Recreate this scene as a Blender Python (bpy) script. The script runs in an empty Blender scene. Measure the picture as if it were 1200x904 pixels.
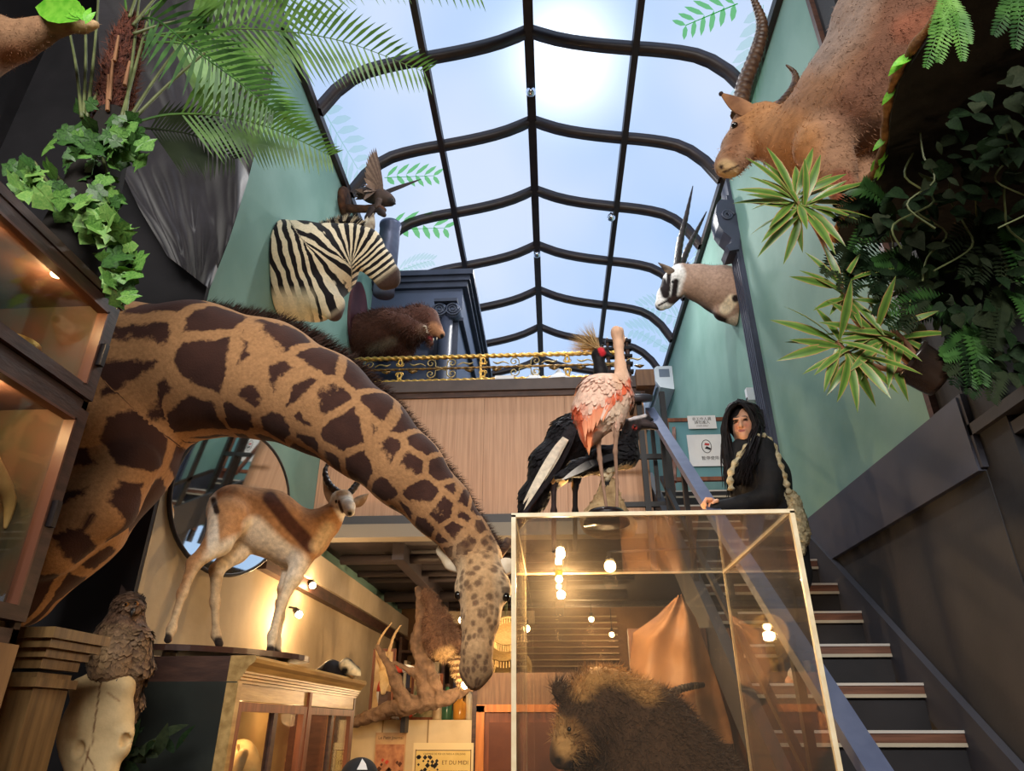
import bpy, bmesh, math, random
import numpy as np
from mathutils import Vector, Matrix

random.seed(7); rng = np.random.default_rng(11)
SC = bpy.context.scene
COL = SC.collection
E = 1.46                                   # eye height
FPX = 800.0                                # focal length in pixels of the 1200x904 frame
TH = math.atan2(398.0, 800.0); YAW = math.radians(3.2)
CT, ST, CY, SY = math.cos(TH), math.sin(TH), math.cos(YAW), math.sin(YAW)

# ---------------------------------------------------------------- camera
cd = bpy.data.cameras.new('camera'); cam = bpy.data.objects.new('camera', cd); COL.objects.link(cam)
cd.sensor_width = 36.0; cd.lens = 24.0; cd.clip_start = 0.05
cam.location = (0, 0, E); cam.rotation_euler = (math.pi/2 + TH, 0, YAW)
SC.camera = cam
vs = SC.view_settings
SC.display_settings.display_device = 'sRGB'
vs.view_transform = 'Standard'; vs.look = 'None'; vs.gamma = 1.0; vs.use_curve_mapping = False
vs.exposure = 0.0
SC.cycles.use_denoising = True
SC.cycles.max_bounces = 10; SC.cycles.transparent_max_bounces = 24
SC.cycles.sample_clamp_indirect = 8.0

def S(r, g, b):
    def f(c):
        c /= 255.0
        return c/12.92 if c <= .04045 else ((c+.055)/1.055)**2.4
    return (f(r), f(g), f(b))

# ---------------------------------------------------------------- sky
W = bpy.data.worlds.new('sky'); SC.world = W; W.use_nodes = True
nt = W.node_tree; nt.nodes.clear()
def wn(t, **k):
    n = nt.nodes.new(t)
    for a, b in k.items(): setattr(n, a, b)
    return n
tc = wn('ShaderNodeTexCoord')
noi = wn('ShaderNodeTexNoise'); noi.inputs['Scale'].default_value = 2.2; noi.inputs['Detail'].default_value = 3
nt.links.new(tc.outputs['Generated'], noi.inputs['Vector'])
rmp = wn('ShaderNodeValToRGB'); rmp.color_ramp.elements[0].position = .36; rmp.color_ramp.elements[1].position = .64
rmp.color_ramp.elements[0].color = (*S(150, 194, 246), 1); rmp.color_ramp.elements[1].color = (*S(226, 234, 250), 1)
nt.links.new(noi.outputs['Fac'], rmp.inputs['Fac'])
sund = Vector((.055, 1.0, 1.28)).normalized()        # hazy sun, above the ridge of the roof
dot = wn('ShaderNodeVectorMath', operation='DOT_PRODUCT'); dot.inputs[1].default_value = sund
nrm = wn('ShaderNodeVectorMath', operation='NORMALIZE')
nt.links.new(tc.outputs['Generated'], nrm.inputs[0]); nt.links.new(nrm.outputs[0], dot.inputs[0])
pw = wn('ShaderNodeMath', operation='POWER'); pw.inputs[1].default_value = 520.0
nt.links.new(dot.outputs['Value'], pw.inputs[0])
glow = wn('ShaderNodeMath', operation='MULTIPLY'); glow.inputs[1].default_value = 1.7
nt.links.new(pw.outputs[0], glow.inputs[0])
add = wn('ShaderNodeMixRGB', blend_type='ADD'); add.inputs[0].default_value = 1.0
nt.links.new(rmp.outputs[0], add.inputs[1])
gc = wn('ShaderNodeMixRGB', blend_type='MULTIPLY'); gc.inputs[0].default_value = 1.0; gc.inputs[1].default_value = (1, .98, .92, 1)
nt.links.new(glow.outputs[0], gc.inputs[2]); nt.links.new(gc.outputs[0], add.inputs[2])
bg = wn('ShaderNodeBackground'); bg.inputs['Strength'].default_value = 1.08
nt.links.new(add.outputs[0], bg.inputs['Color'])
wo = wn('ShaderNodeOutputWorld'); nt.links.new(bg.outputs[0], wo.inputs[0])

def area_light(name, loc, target, sx, sy, power, color=(1, 1, 1)):
    l = bpy.data.lights.new(name, 'AREA'); l.shape = 'RECTANGLE'; l.size = sx; l.size_y = sy; l.energy = power; l.color = color
    o = bpy.data.objects.new(name, l); COL.objects.link(o); o.location = loc
    o.rotation_euler = (Vector(target)-Vector(loc)).to_track_quat('-Z', 'Y').to_euler()
    return o
# added fill light behind the viewer, set at a made-up window
area_light('rear_fill_light', (0, -3.9, 5.1), (0, 3.2, 2.6), 5.6, 1.5, 600, S(255, 250, 242))
def bulb_light(loc, power, color=(1.0, .62, .28), r=.05):
    l = bpy.data.lights.new('bulb_light', 'POINT'); l.energy = power; l.color = color; l.shadow_soft_size = r
    o = bpy.data.objects.new('bulb_light', l); COL.objects.link(o); o.location = loc
    return o

# ---------------------------------------------------------------- pixel rays
def ray(px, py):
    u = px-600.0; v = 452.0-py
    y = FPX*CT - v*ST; z = FPX*ST + v*CT
    return Vector((u*CY - y*SY, u*SY + y*CY, z))
def P(px, py, Y):                              # the point of that pixel's ray at depth Y
    d = ray(px, py); return Vector((0, 0, E)) + d*(Y/d.y)
def PX(px, py, X):
    d = ray(px, py); return Vector((0, 0, E)) + d*(X/d.x)
def PZ(px, py, Z):
    d = ray(px, py); return Vector((0, 0, E)) + d*((Z-E)/d.z)
def PS(px, py, Y):                             # metres per pixel there
    return Y/ray(px, py).y
def project(V):                                # (n,3) -> pixel coordinates
    V = np.asarray(V, float).reshape(-1, 3) - np.array([0, 0, E])
    u = V[:, 0]*CY + V[:, 1]*SY; y = -V[:, 0]*SY + V[:, 1]*CY; z = V[:, 2]
    c = y*CT + z*ST; w = -y*ST + z*CT
    return np.stack([600+FPX*u/c, 452-FPX*w/c], 1)

# ---------------------------------------------------------------- objects
ORG = {}
def tag(o, label=None, cat=None, group=None, kind=None):
    if label: o['label'] = label
    if cat: o['category'] = cat
    if group: o['group'] = group
    if kind: o['kind'] = kind
    return o
def thing(name, loc, label, cat, group=None, kind=None):
    o = bpy.data.objects.new(name, None); o.empty_display_size = .05; COL.objects.link(o)
    o.location = loc; ORG[o.name] = Vector(loc)
    return tag(o, label, cat, group, kind)
def mk(name, verts, faces, mat, parent=None, smooth=False, org=None, cols=None, attrs=None):
    """one mesh object; verts are given in world coordinates"""
    me = bpy.data.meshes.new(name)
    if org is None: org = ORG[parent.name] if parent is not None else None
    V = np.asarray(verts, float).reshape(-1, 3)
    if org is None:
        lo, hi = V.min(0), V.max(0); org = Vector(((lo[0]+hi[0])/2, (lo[1]+hi[1])/2, lo[2]))
    org = Vector(org)
    V = V - np.array(org)
    me.from_pydata(V.tolist(), [], [tuple(int(i) for i in f) for f in faces])
    if smooth: me.polygons.foreach_set('use_smooth', [True]*len(me.polygons))
    if cols is not None:
        a = me.color_attributes.new('Col', 'FLOAT_COLOR', 'POINT')
        c = np.ones((len(V), 4)); c[:, :3] = cols; a.data.foreach_set('color', c.ravel())
    if attrs:
        for k, val in attrs.items():
            a = me.attributes.new(k, 'FLOAT_VECTOR', 'POINT'); a.data.foreach_set('vector', np.asarray(val, float).ravel())
    me.materials.append(mat); me.update()
    o = bpy.data.objects.new(name, me); COL.objects.link(o)
    ORG[o.name] = org
    if parent is not None: o.parent = parent; o.location = org - ORG[parent.name]
    else: o.location = org
    return o
def inst(name, me, mat4, parent=None, mat=None):
    o = bpy.data.objects.new(name, me); COL.objects.link(o)
    if parent is not None:
        o.parent = parent; o.matrix_local = Matrix.Translation(-ORG[parent.name]) @ mat4
    else: o.matrix_world = mat4
    return o

class MB:
    def __init__(s): s.v = []; s.f = []
    def add(s, V, F):
        b = len(s.v); s.v += [tuple(p) for p in V]; s.f += [tuple(i+b for i in f) for f in F]; return s
    def box(s, x0, x1, y0, y1, z0, z1, m=None):
        V = [Vector((x, y, z)) for z in (z0, z1) for y in (y0, y1) for x in (x0, x1)]
        if m is not None: V = [m @ p for p in V]
        return s.add(V, [(0, 2, 3, 1), (4, 5, 7, 6), (0, 1, 5, 4), (2, 6, 7, 3), (0, 4, 6, 2), (1, 3, 7, 5)])
    def bar(s, a, b, w, h, up=(0, 0, 1)):
        a = Vector(a); b = Vector(b); d = (b-a).normalized(); u = Vector(up); r = d.cross(u)
        if r.length < 1e-5: r = d.cross(Vector((0, 1, 0)))
        r.normalize(); u = r.cross(d)
        V = [c + r*(i*w/2) + u*(j*h/2) for c in (a, b) for (i, j) in ((-1, -1), (1, -1), (1, 1), (-1, 1))]
        return s.add(V, [(0, 1, 2, 3), (7, 6, 5, 4), (0, 4, 5, 1), (1, 5, 6, 2), (2, 6, 7, 3), (3, 7, 4, 0)])
    def tube(s, pts, rad, n=8, cap=True, sq=None):
        pts = [Vector(p) for p in pts]
        if not hasattr(rad, '__len__'): rad = [rad]*len(pts)
        V = []; F = []; prev = None
        for i, p in enumerate(pts):
            d = (pts[min(i+1, len(pts)-1)] - pts[max(i-1, 0)])
            d = d.normalized() if d.length > 1e-9 else Vector((0, 0, 1))
            if prev is None:
                a = d.cross(Vector((0, 0, 1)))
                if a.length < 1e-3: a = d.cross(Vector((1, 0, 0)))
            else: a = prev - d*prev.dot(d)
            if a.length < 1e-6: a = d.orthogonal()
            a.normalize(); prev = a; b = d.cross(a)
            for j in range(n):
                t = 2*math.pi*j/n; V.append(p + (a*math.cos(t) + b*math.sin(t))*rad[i])
        for i in range(len(pts)-1):
            for j in range(n):
                F.append((i*n+j, i*n+(j+1) % n, (i+1)*n+(j+1) % n, (i+1)*n+j))
        if cap: F.append(tuple(range(n-1, -1, -1))); F.append(tuple(range((len(pts)-1)*n, len(pts)*n)))
        return s.add(V, F)
    def lathe(s, prof, c=(0, 0, 0), axis=(0, 0, 1), n=20):
        c = Vector(c); d = Vector(axis).normalized(); a = d.orthogonal().normalized(); b = d.cross(a)
        V = []; F = []
        for (r, h) in prof:
            for j in range(n):
                t = 2*math.pi*j/n; V.append(c + d*h + (a*math.cos(t)+b*math.sin(t))*max(r, 1e-4))
        for i in range(len(prof)-1):
            for j in range(n): F.append((i*n+j, i*n+(j+1) % n, (i+1)*n+(j+1) % n, (i+1)*n+j))
        F.append(tuple(range(n-1, -1, -1))); F.append(tuple(range((len(prof)-1)*n, len(prof)*n)))
        return s.add(V, F)
    def prism(s, poly, off):
        """poly: list of world points (planar), extruded by vector off"""
        n = len(poly); off = Vector(off); V = [Vector(p) for p in poly] + [Vector(p)+off for p in poly]
        return s.add(V, [tuple(range(n-1, -1, -1)), tuple(range(n, 2*n))] + [(i, (i+1) % n, n+(i+1) % n, n+i) for i in range(n)])
    def ball(s, c, r, n=8, m=6):
        c = Vector(c); rr = r if hasattr(r, '__len__') else (r, r, r); V = []; F = []
        for i in range(m+1):
            t = math.pi*i/m
            for j in range(n):
                a = 2*math.pi*j/n
                V.append(c + Vector((rr[0]*math.sin(t)*math.cos(a), rr[1]*math.sin(t)*math.sin(a), rr[2]*math.cos(t))))
        for i in range(m):
            for j in range(n): F.append((i*n+j, (i+1)*n+j, (i+1)*n+(j+1) % n, i*n+(j+1) % n))
        return s.add(V, F)
    def go(s, name, mat, parent=None, smooth=False, org=None, **k):
        return mk(name, s.v, s.f, mat, parent, smooth, org, **k)
def single(o, label, cat, group=None, kind=None): return tag(o, label, cat, group, kind)
def struct(o): o['kind'] = 'structure'; return o

# ---------------------------------------------------------------- materials
MATS = {}
def M(name, c1, c2=None, rough=.6, scale=6, bump=0., bscale=40, metal=0., stretch=(1, 1, 1), spec=.4, emit=None, estr=0., detail=4, alpha=1., sheen=0., bdist=.01):
    if name in MATS: return MATS[name]
    m = bpy.data.materials.new(name); m.use_nodes = True; MATS[name] = m
    t = m.node_tree; b = t.nodes['Principled BSDF']
    b.inputs['Roughness'].default_value = rough; b.inputs['Metallic'].default_value = metal
    b.inputs['Specular IOR Level'].default_value = spec
    b.inputs['Base Color'].default_value = (*c1, 1)
    if sheen: b.inputs['Sheen Weight'].default_value = sheen
    if c2 is not None or bump:
        tcn = t.nodes.new('ShaderNodeTexCoord'); mp = t.nodes.new('ShaderNodeMapping'); mp.inputs['Scale'].default_value = stretch
        t.links.new(tcn.outputs['Object'], mp.inputs['Vector'])
    if c2 is not None:
        n = t.nodes.new('ShaderNodeTexNoise'); n.inputs['Scale'].default_value = scale; n.inputs['Detail'].default_value = detail
        t.links.new(mp.outputs[0], n.inputs['Vector'])
        r = t.nodes.new('ShaderNodeValToRGB'); r.color_ramp.elements[0].position = .35; r.color_ramp.elements[1].position = .65
        r.color_ramp.elements[0].color = (*c1, 1); r.color_ramp.elements[1].color = (*c2, 1)
        t.links.new(n.outputs['Fac'], r.inputs['Fac']); t.links.new(r.outputs[0], b.inputs['Base Color'])
    if bump:
        n2 = t.nodes.new('ShaderNodeTexNoise'); n2.inputs['Scale'].default_value = bscale; n2.inputs['Detail'].default_value = 3
        t.links.new(mp.outputs[0], n2.inputs['Vector'])
        bp = t.nodes.new('ShaderNodeBump'); bp.inputs['Strength'].default_value = bump; bp.inputs['Distance'].default_value = bdist
        t.links.new(n2.outputs['Fac'], bp.inputs['Height']); t.links.new(bp.outputs[0], b.inputs['Normal'])
    if emit is not None:
        b.inputs['Emission Color'].default_value = (*emit, 1); b.inputs['Emission Strength'].default_value = estr
    return m
def MCOL(name, rough=.85, var=.3, vscale=60, stretch=(1, 1, 1), bump=.4, bscale=160, spec=.2, sheen=.06):
    """vertex colours with a little grain (hide, feathers, skin)"""
    if name in MATS: return MATS[name]
    m = M(name, (1, 1, 1), None, rough=rough, bump=bump, bscale=bscale, stretch=stretch, spec=spec, sheen=sheen, bdist=.006)
    t = m.node_tree; b = t.nodes['Principled BSDF']
    at = t.nodes.new('ShaderNodeAttribute'); at.attribute_name = 'Col'
    n = t.nodes.new('ShaderNodeTexNoise'); n.inputs['Scale'].default_value = vscale; n.inputs['Detail'].default_value = 4
    t.links.new(next(x for x in t.nodes if x.type == 'MAPPING').outputs[0], n.inputs['Vector'])
    mr = t.nodes.new('ShaderNodeMapRange'); mr.inputs['From Min'].default_value = .3; mr.inputs['From Max'].default_value = .7
    mr.inputs['To Min'].default_value = 1-var; mr.inputs['To Max'].default_value = 1+var
    t.links.new(n.outputs['Fac'], mr.inputs['Value'])
    mx = t.nodes.new('ShaderNodeVectorMath'); mx.operation = 'SCALE'
    t.links.new(at.outputs['Color'], mx.inputs[0]); t.links.new(mr.outputs[0], mx.inputs['Scale'])
    t.links.new(mx.outputs[0], b.inputs['Base Color'])
    return m
def MGLASS(name, tint=(.96, .97, .95), refl=1.0, rough=.02, dust=0.):
    if name in MATS: return MATS[name]
    m = bpy.data.materials.new(name); m.use_nodes = True; MATS[name] = m
    t = m.node_tree; t.nodes.clear()
    o = t.nodes.new('ShaderNodeOutputMaterial'); tr = t.nodes.new('ShaderNodeBsdfTransparent'); tr.inputs[0].default_value = (*tint, 1)
    gl = t.nodes.new('ShaderNodeBsdfGlossy'); gl.inputs['Roughness'].default_value = rough; gl.inputs[0].default_value = (1, 1, 1, 1)
    ge = t.nodes.new('ShaderNodeNewGeometry'); dt = t.nodes.new('ShaderNodeVectorMath'); dt.operation = 'DOT_PRODUCT'
    t.links.new(ge.outputs['Normal'], dt.inputs[0]); t.links.new(ge.outputs['Incoming'], dt.inputs[1])
    def mth(op, a, b):
        n = t.nodes.new('ShaderNodeMath'); n.operation = op; n.use_clamp = op != 'POWER'
        for i, q in enumerate((a, b)):
            if q is None: continue
            if isinstance(q, (int, float)): n.inputs[i].default_value = q
            else: t.links.new(q, n.inputs[i])
        return n.outputs[0]
    ab = mth('ABSOLUTE', dt.outputs['Value'], None); om = mth('SUBTRACT', 1.0, ab); p5 = mth('POWER', om, 5.0)
    fr = mth('MULTIPLY', mth('ADD', mth('MULTIPLY', p5, .9), .045), refl)
    mx = t.nodes.new('ShaderNodeMixShader'); t.links.new(fr, mx.inputs[0]); t.links.new(tr.outputs[0], mx.inputs[1]); t.links.new(gl.outputs[0], mx.inputs[2])
    out = mx
    if dust:
        df = t.nodes.new('ShaderNodeBsdfDiffuse'); df.inputs[0].default_value = (.7, .6, .5, 1)
        mx2 = t.nodes.new('ShaderNodeMixShader'); mx2.inputs[0].default_value = dust
        t.links.new(mx.outputs[0], mx2.inputs[1]); t.links.new(df.outputs[0], mx2.inputs[2]); out = mx2
    t.links.new(out.outputs[0], o.inputs[0])
    return m
def MFROST(name):
    if name in MATS: return MATS[name]
    m = bpy.data.materials.new(name); m.use_nodes = True; MATS[name] = m
    t = m.node_tree; t.nodes.clear()
    o = t.nodes.new('ShaderNodeOutputMaterial'); tr = t.nodes.new('ShaderNodeBsdfTransparent'); tr.inputs[0].default_value = (.93, .96, 1, 1)
    tl = t.nodes.new('ShaderNodeBsdfTranslucent'); tl.inputs[0].default_value = (.85, .92, 1, 1)
    mx = t.nodes.new('ShaderNodeMixShader'); mx.inputs[0].default_value = .32
    t.links.new(tr.outputs[0], mx.inputs[1]); t.links.new(tl.outputs[0], mx.inputs[2]); t.links.new(mx.outputs[0], o.inputs[0])
    return m
GREEN = M('green_plaster', S(108, 145, 134), S(126, 160, 151), rough=.75, scale=1.6, bump=.05, bscale=30, detail=6)
BLACK = M('black_paint', S(22, 21, 25), S(34, 32, 36), rough=.7, scale=3, bump=.1, bscale=25)
CHAR = M('charcoal_paint', S(42, 41, 44), S(53, 50, 52), rough=.7, scale=2.5, bump=.08, bscale=60)
BAND = M('blue_grey_paint', S(66, 68, 82), S(76, 78, 92), rough=.6, scale=2)
CONC = M('warm_concrete', S(158, 140, 112), S(184, 164, 132), rough=.85, scale=2.2, bump=.2, bscale=18, detail=8)
BEAM = M('beige_render', S(176, 160, 134), S(190, 174, 148), rough=.8, scale=4)
DARKSTEEL = M('dark_frame', S(38, 26, 24), S(50, 34, 30), rough=.45, scale=8, spec=.5)
STEELBLUE = M('blue_grey_metal', S(92, 100, 128), S(104, 112, 140), rough=.4, scale=10, metal=.3)
PORTAL = M('portal_paint', S(66, 76, 98), S(74, 84, 108), rough=.5, scale=3)
WHITE = M('white_plastic', S(226, 230, 236), rough=.4)
FROST = MFROST('frosted_pane')
GLASS = MGLASS('clear_glass')
CASEGLASS = MGLASS('case_acrylic', tint=(.95, .94, .91), refl=1.0, dust=.012)
def wood(name, c1, c2, stretch=(14, 14, 1.2), rough=.5, scale=3.0, bump=.1):
    return M(name, c1, c2, rough=rough, scale=scale, stretch=stretch, bump=bump, bscale=10, detail=6)
PANELWOOD = wood('panel_wood', S(172, 130, 102), S(194, 152, 122), stretch=(30, 30, .7), rough=.55)
DARKWOOD = wood('dark_wood', S(58, 38, 32), S(80, 54, 44), stretch=(3, 3, 14))
REDWOOD = wood('red_wood', S(98, 52, 32), S(134, 76, 46), stretch=(10, 10, 1))
TREADWOOD = wood('tread_wood', S(86, 54, 40), S(112, 74, 56), stretch=(1.5, 20, 20))
OAK = wood('gilded_oak', S(92, 70, 44), S(128, 100, 64), stretch=(12, 12, 1.2), rough=.3)
GOLD = M('gilt_metal', S(196, 150, 72), S(226, 184, 104), rough=.35, metal=.8, scale=60, bump=.2, bscale=120)
# ================================================================ STRUCTURE
XL, XR = -2.0, 1.84
ZE = E+4.9                                      # eaves of the skylight
# --- floors and ceilings
o = MB().box(-3.7, 3.7, -4.2, 12.2, -.1, 0).go('floor', M('floor_boards', S(88, 66, 48), S(110, 84, 62), rough=.45, scale=3, stretch=(8, 1, 8))); struct(o)
o = MB().box(-3.7, 3.7, -4.2, 2.1, ZE+.06, ZE+.2).go('ceiling', BLACK); struct(o)
o = MB().box(-3.7, XL-.16, 2.1, 3.5, ZE+.06, ZE+.2).go('ceiling_left', BLACK); struct(o)
o = MB().box(XR+.16, 3.7, 2.1, 3.3, ZE+.06, ZE+.2).go('ceiling_right', BLACK); struct(o)
o = MB().box(-2.1, 2.0, 1.98, 2.1, ZE+.06, ZE+1.3).go('wall_gable', BLACK); struct(o)
# --- the hall's two long walls
o = MB().box(XL-.15, XL, 3.3, 12, 2.72, ZE).go('wall_left', GREEN); struct(o)
o = MB().box(XL-.15, XL, 3.3, 12, 0, 2.5).go('wall_left_lower', CONC); struct(o)
o = MB().box(XL-.15, XL+.1, 4.6, 12, 2.5, 2.72).go('trim_1', BEAM); struct(o)
o = MB().box(XL-.15, XL+.0, 3.3, 4.6, 2.5, 2.72).go('trim_2', CONC); struct(o)
o = MB().box(XL, XL+.07, 4.6, 9.4, 2.41, 2.5).go('trim_3', DARKWOOD); struct(o)
o = MB().box(XR, XR+.15, 3.1, 12, E+1.3, ZE).go('wall_right', GREEN); struct(o)
o = MB().box(XR, XR+.15, 2.84, 12, 0, E+.96).go('wall_right_lower', CHAR); struct(o)
o = MB().box(XR-.03, XR+.15, 2.84, 5.75, E+.96, E+1.3).go('trim_4', BAND); struct(o)
o = MB().box(XR-.02, XR+.16, 2.82, 3.06, E+.97, E+1.31).go('trim_5', M('grey_band_end', S(62, 62, 72), rough=.6)); struct(o)
o = MB().box(XR-.012, XR+.15, 3.06, 3.1, E+1.3, ZE).go('trim_6', DARKWOOD); struct(o)
# --- near room, black
o = MB().box(-3.7, XL-.002, 3.27, 3.298, 0, ZE+.1).go('wall_back_left', BLACK); struct(o)
o = MB().box(XR+.02, 3.7, 2.86, 3.06, 0, ZE+.1).go('wall_back_right', BLACK); struct(o)
o = MB().box(XR+.005, XR+.12, 2.62, 2.86, 0, E+1.32).go('trim_7', BLACK); struct(o)
o = MB().box(-3.85, -3.7, -4.2, 3.46, 0, ZE+.1).go('wall_side_left', BLACK); struct(o)
o = MB().box(3.7, 3.85, -4.2, 3.06, 0, ZE+.1).go('wall_side_right', BLACK); struct(o)
# front wall behind the viewer; its window is added to hold the fill light
mb = MB(); mb.box(-3.7, -2.9, -4.2, -4.05, 0, ZE+.1).box(2.9, 3.7, -4.2, -4.05, 0, ZE+.1).box(-2.9, 2.9, -4.2, -4.05, 0, 4.3).box(-2.9, 2.9, -4.2, -4.05, 5.9, ZE+.1)
struct(mb.go('wall_front', BLACK))
wf = MB().box(-2.9, 2.9, -4.16, -4.1, 4.3, 5.9).go('fill_window', GLASS); struct(wf)
fr = MB()
for x in (-2.88, -1, 1, 2.88): fr.box(x-.03, x+.03, -4.18, -4.06, 4.3, 5.9)
fr.go('fill_window_frame', DARKSTEEL, wf)
# --- far ends
o = MB().box(XL, XR, 12, 12.15, 0, ZE+1.1).go('wall_far', M('pale_wall', S(196, 206, 214), rough=.8)); struct(o)
o = MB().box(XL, XR, 9.4, 9.55, 0, 2.85).go('wall_ground_back', M('back_brown', S(86, 62, 44), S(120, 90, 62), scale=2, rough=.8)); struct(o)

# --- skylight: ribs, glazing bars and single panes
XC, HW = (XL+XR)/2, (XR-XL)/2
PT = [0, .15, .3, .5, .63, .8, .89, .95, 1.0]
PZv = [5.86, 5.715, 5.625, 5.545, 5.50, 5.395, 5.25, 5.09, 4.9]
def _hermite(t):
    t = abs(t); i = max(0, min(len(PT)-2, sum(1 for q in PT[1:-1] if q <= t)))
    def sl(j):
        a, b = max(j-1, 0), min(j+1, len(PT)-1); return (PZv[b]-PZv[a])/(PT[b]-PT[a])
    h = PT[i+1]-PT[i]; u = (t-PT[i])/h
    return ((2*u**3-3*u*u+1)*PZv[i] + (u**3-2*u*u+u)*h*sl(i) + (-2*u**3+3*u*u)*PZv[i+1] + (u**3-u*u)*h*sl(i+1))
def sky_z(x): return E + _hermite((x-XC)/HW)
RIBS = [2.12 + 1.06*i for i in range(10)]
sk = thing('skylight', (XC, 2.12, ZE), 'glazed roof of frosted panes between dark curved ribs', 'skylight', kind='structure')
ts = [i/28*2-1 for i in range(29)]
for j, y in enumerate(RIBS):
    V = []; F = []
    w, h = (.045, .085)
    for i, t in enumerate(ts):
        x = XC+HW*t; z = sky_z(x); dx = .02; g = (sky_z(min(x+dx, XR))-sky_z(max(x-dx, XL)))/(min(x+dx, XR)-max(x-dx, XL))
        n = Vector((-g, 0, 1)).normalized()*h
        p = Vector((x, y, z))
        V += [p+Vector((0, -w, 0)), p+Vector((0, w, 0)), p+Vector((0, w, 0))-n, p+Vector((0, -w, 0))-n]
    for i in range(len(ts)-1):
        for k in range(4): F.append((i*4+k, i*4+(k+1) % 4, i*4+4+(k+1) % 4, i*4+4+k))
    mk('rib', V, F, DARKSTEEL, sk, True)
for t, w in ((-.5, .03), (0, .045), (.5, .03)):
    x = XC+HW*t; z = sky_z(x)
    MB().box(x-w, x+w, RIBS[0], RIBS[-1], z-.105, z-.005).go('glazing_bar', DARKSTEEL, sk)
for x, q in ((XL, 1), (XR, -1)):
    MB().box(min(x, x+q*.05), max(x, x+q*.05), RIBS[0], 11.99, ZE-.05, ZE+.03).go('eaves_beam', DARKSTEEL, sk)
for j in range(len(RIBS)-1):
    for (a, b) in ((-1, -.5), (-.5, 0), (0, .5), (.5, 1)):
        V = []; F = []; n = 10
        for i in range(n+1):
            x = XC+HW*(a+(b-a)*i/n); z = sky_z(x)+.004
            V += [(x, RIBS[j], z), (x, RIBS[j+1], z)]
        for i in range(n): F.append((2*i, 2*i+1, 2*i+3, 2*i+2))
        mk('pane', V, F, FROST, sk, True)

# --- upper floor slab, balcony front
o = MB().box(XL, .86, 5.62, 9.4, 2.93, 3.28).go('floor_upper', BLACK); struct(o)
o = MB().box(XL, XR, 9.4, 12, 2.85, 3.28).go('floor_upper_back', BLACK); struct(o)
o = MB().box(.86, XR, 5.79, 9.4, 2.93, 3.28).go('floor_landing', BLACK); struct(o)
bal = thing('balcony_front', (-.55, 5.6, 2.86), 'wood panelled balcony front with dark capping and grey edge beam', 'balcony', kind='structure')
xs = [XL+.002, -1.28, -.56, .16, .86]
for a, b in zip(xs[:-1], xs[1:]): MB().box(a+.001, b-.001, 5.55, 5.62, 3.02, 4.13).go('panel', PANELWOOD, bal)
MB().box(XL+.002, .9, 5.5, 5.66, 4.16, 4.27).go('capping', M('dark_capping', S(70, 58, 56), S(84, 70, 66), rough=.5, scale=5), bal)
MB().box(XL+.002, .88, 5.53, 5.64, 4.11, 4.16).go('capping_moulding', DARKWOOD, bal)
MB().box(.8, .96, 5.44, 5.72, 4.14, 4.3).go('end_block', wood('end_block_wood', S(108, 78, 58), S(130, 96, 70)), bal)
MB().box(XL+.002, .86, 5.5, 5.62, 2.94, 3.02).go('edge_beam', M('edge_beam_grey', S(78, 76, 78), rough=.6), bal)
MB().box(XL+.002, .86, 5.46, 5.62, 2.83, 2.94).go('edge_beam', M('edge_beam_beige', S(132, 124, 112), rough=.6), bal)
# ceiling below the balcony with its pipes and beams
struct(MB().box(XL, .86, 5.62, 9.4, 2.86, 2.93).go('ceiling_lower', M('dark_soffit', S(40, 34, 36), S(52, 44, 46), rough=.7)))
pipes = thing('ceiling_pipes', (-1, 7, 2.7), 'dark pipes and ducts fixed below the balcony floor', 'pipes')
for y, z, r in ((6.1, 2.79, .045), (6.7, 2.78, .03), (7.1, 2.8, .03), (7.9, 2.76, .06), (8.6, 2.77, .04)):
    MB().tube([(XL+.12, y, z), (.84, y, z)], r, 10).go('pipe', M('pipe_paint', S(54, 48, 52), rough=.5), pipes, True)
for x in (-1.3, .1): MB().box(x-.05, x+.05, 5.8, 9.3, 2.72, 2.86).go('joist', M('pipe_paint', S(74, 66, 68)), pipes)
MB().box(-1.28, -.2, 8.2, 8.3, 2.5, 2.64).go('lintel', BEAM, pipes)

# --- stairs
RIS, TR = .205, .258
def stepy(k): return 3.47 + (k-7)*TR
st = thing('staircase', (1.36, 2.0, 0), 'dark staircase with brown treads and pale nosing strips against the charcoal wall', 'staircase', kind='structure')
NOSE = M('nosing_strip', S(186, 180, 174), rough=.5); NOSE2 = M('nosing_lower', S(168, 158, 140), rough=.6)
SX0, SX1 = .93, XR-.045
for k in range(1, 17):
    y = stepy(k); z = k*RIS
    MB().box(SX0, SX1, y, y+TR+.03, z-.05, z-.008).go('tread', TREADWOOD, st)
    MB().box(SX0, SX1, y-.006, y+.03, z-.008, z+.004).go('nosing', NOSE, st)
    MB().box(SX0, SX1, y-.004, y+.012, z-.062, z-.046).go('nosing', NOSE2, st)
    MB().box(SX0, SX1, y+.02, y+.035, z-RIS+.0, z-.05).go('riser', BLACK, st)
for x0, x1, mt in ((XR-.045, XR-.005, BAND), (.87, .93, STEELBLUE)):
    a0, a1 = stepy(1)-.1, stepy(16)+.1
    def q(yy): return (yy-stepy(1))/TR*RIS
    poly = [(x0, a0, max(0, q(a0)-.02)), (x0, a1, q(a1)-.02), (x0, a1, q(a1)+RIS+.13), (x0, a0, q(a0)+RIS+.13)]
    MB().prism(poly, (x1-x0, 0, 0)).go('stringer', M('stringer_grey', S(58, 58, 66), rough=.6), st)
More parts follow.
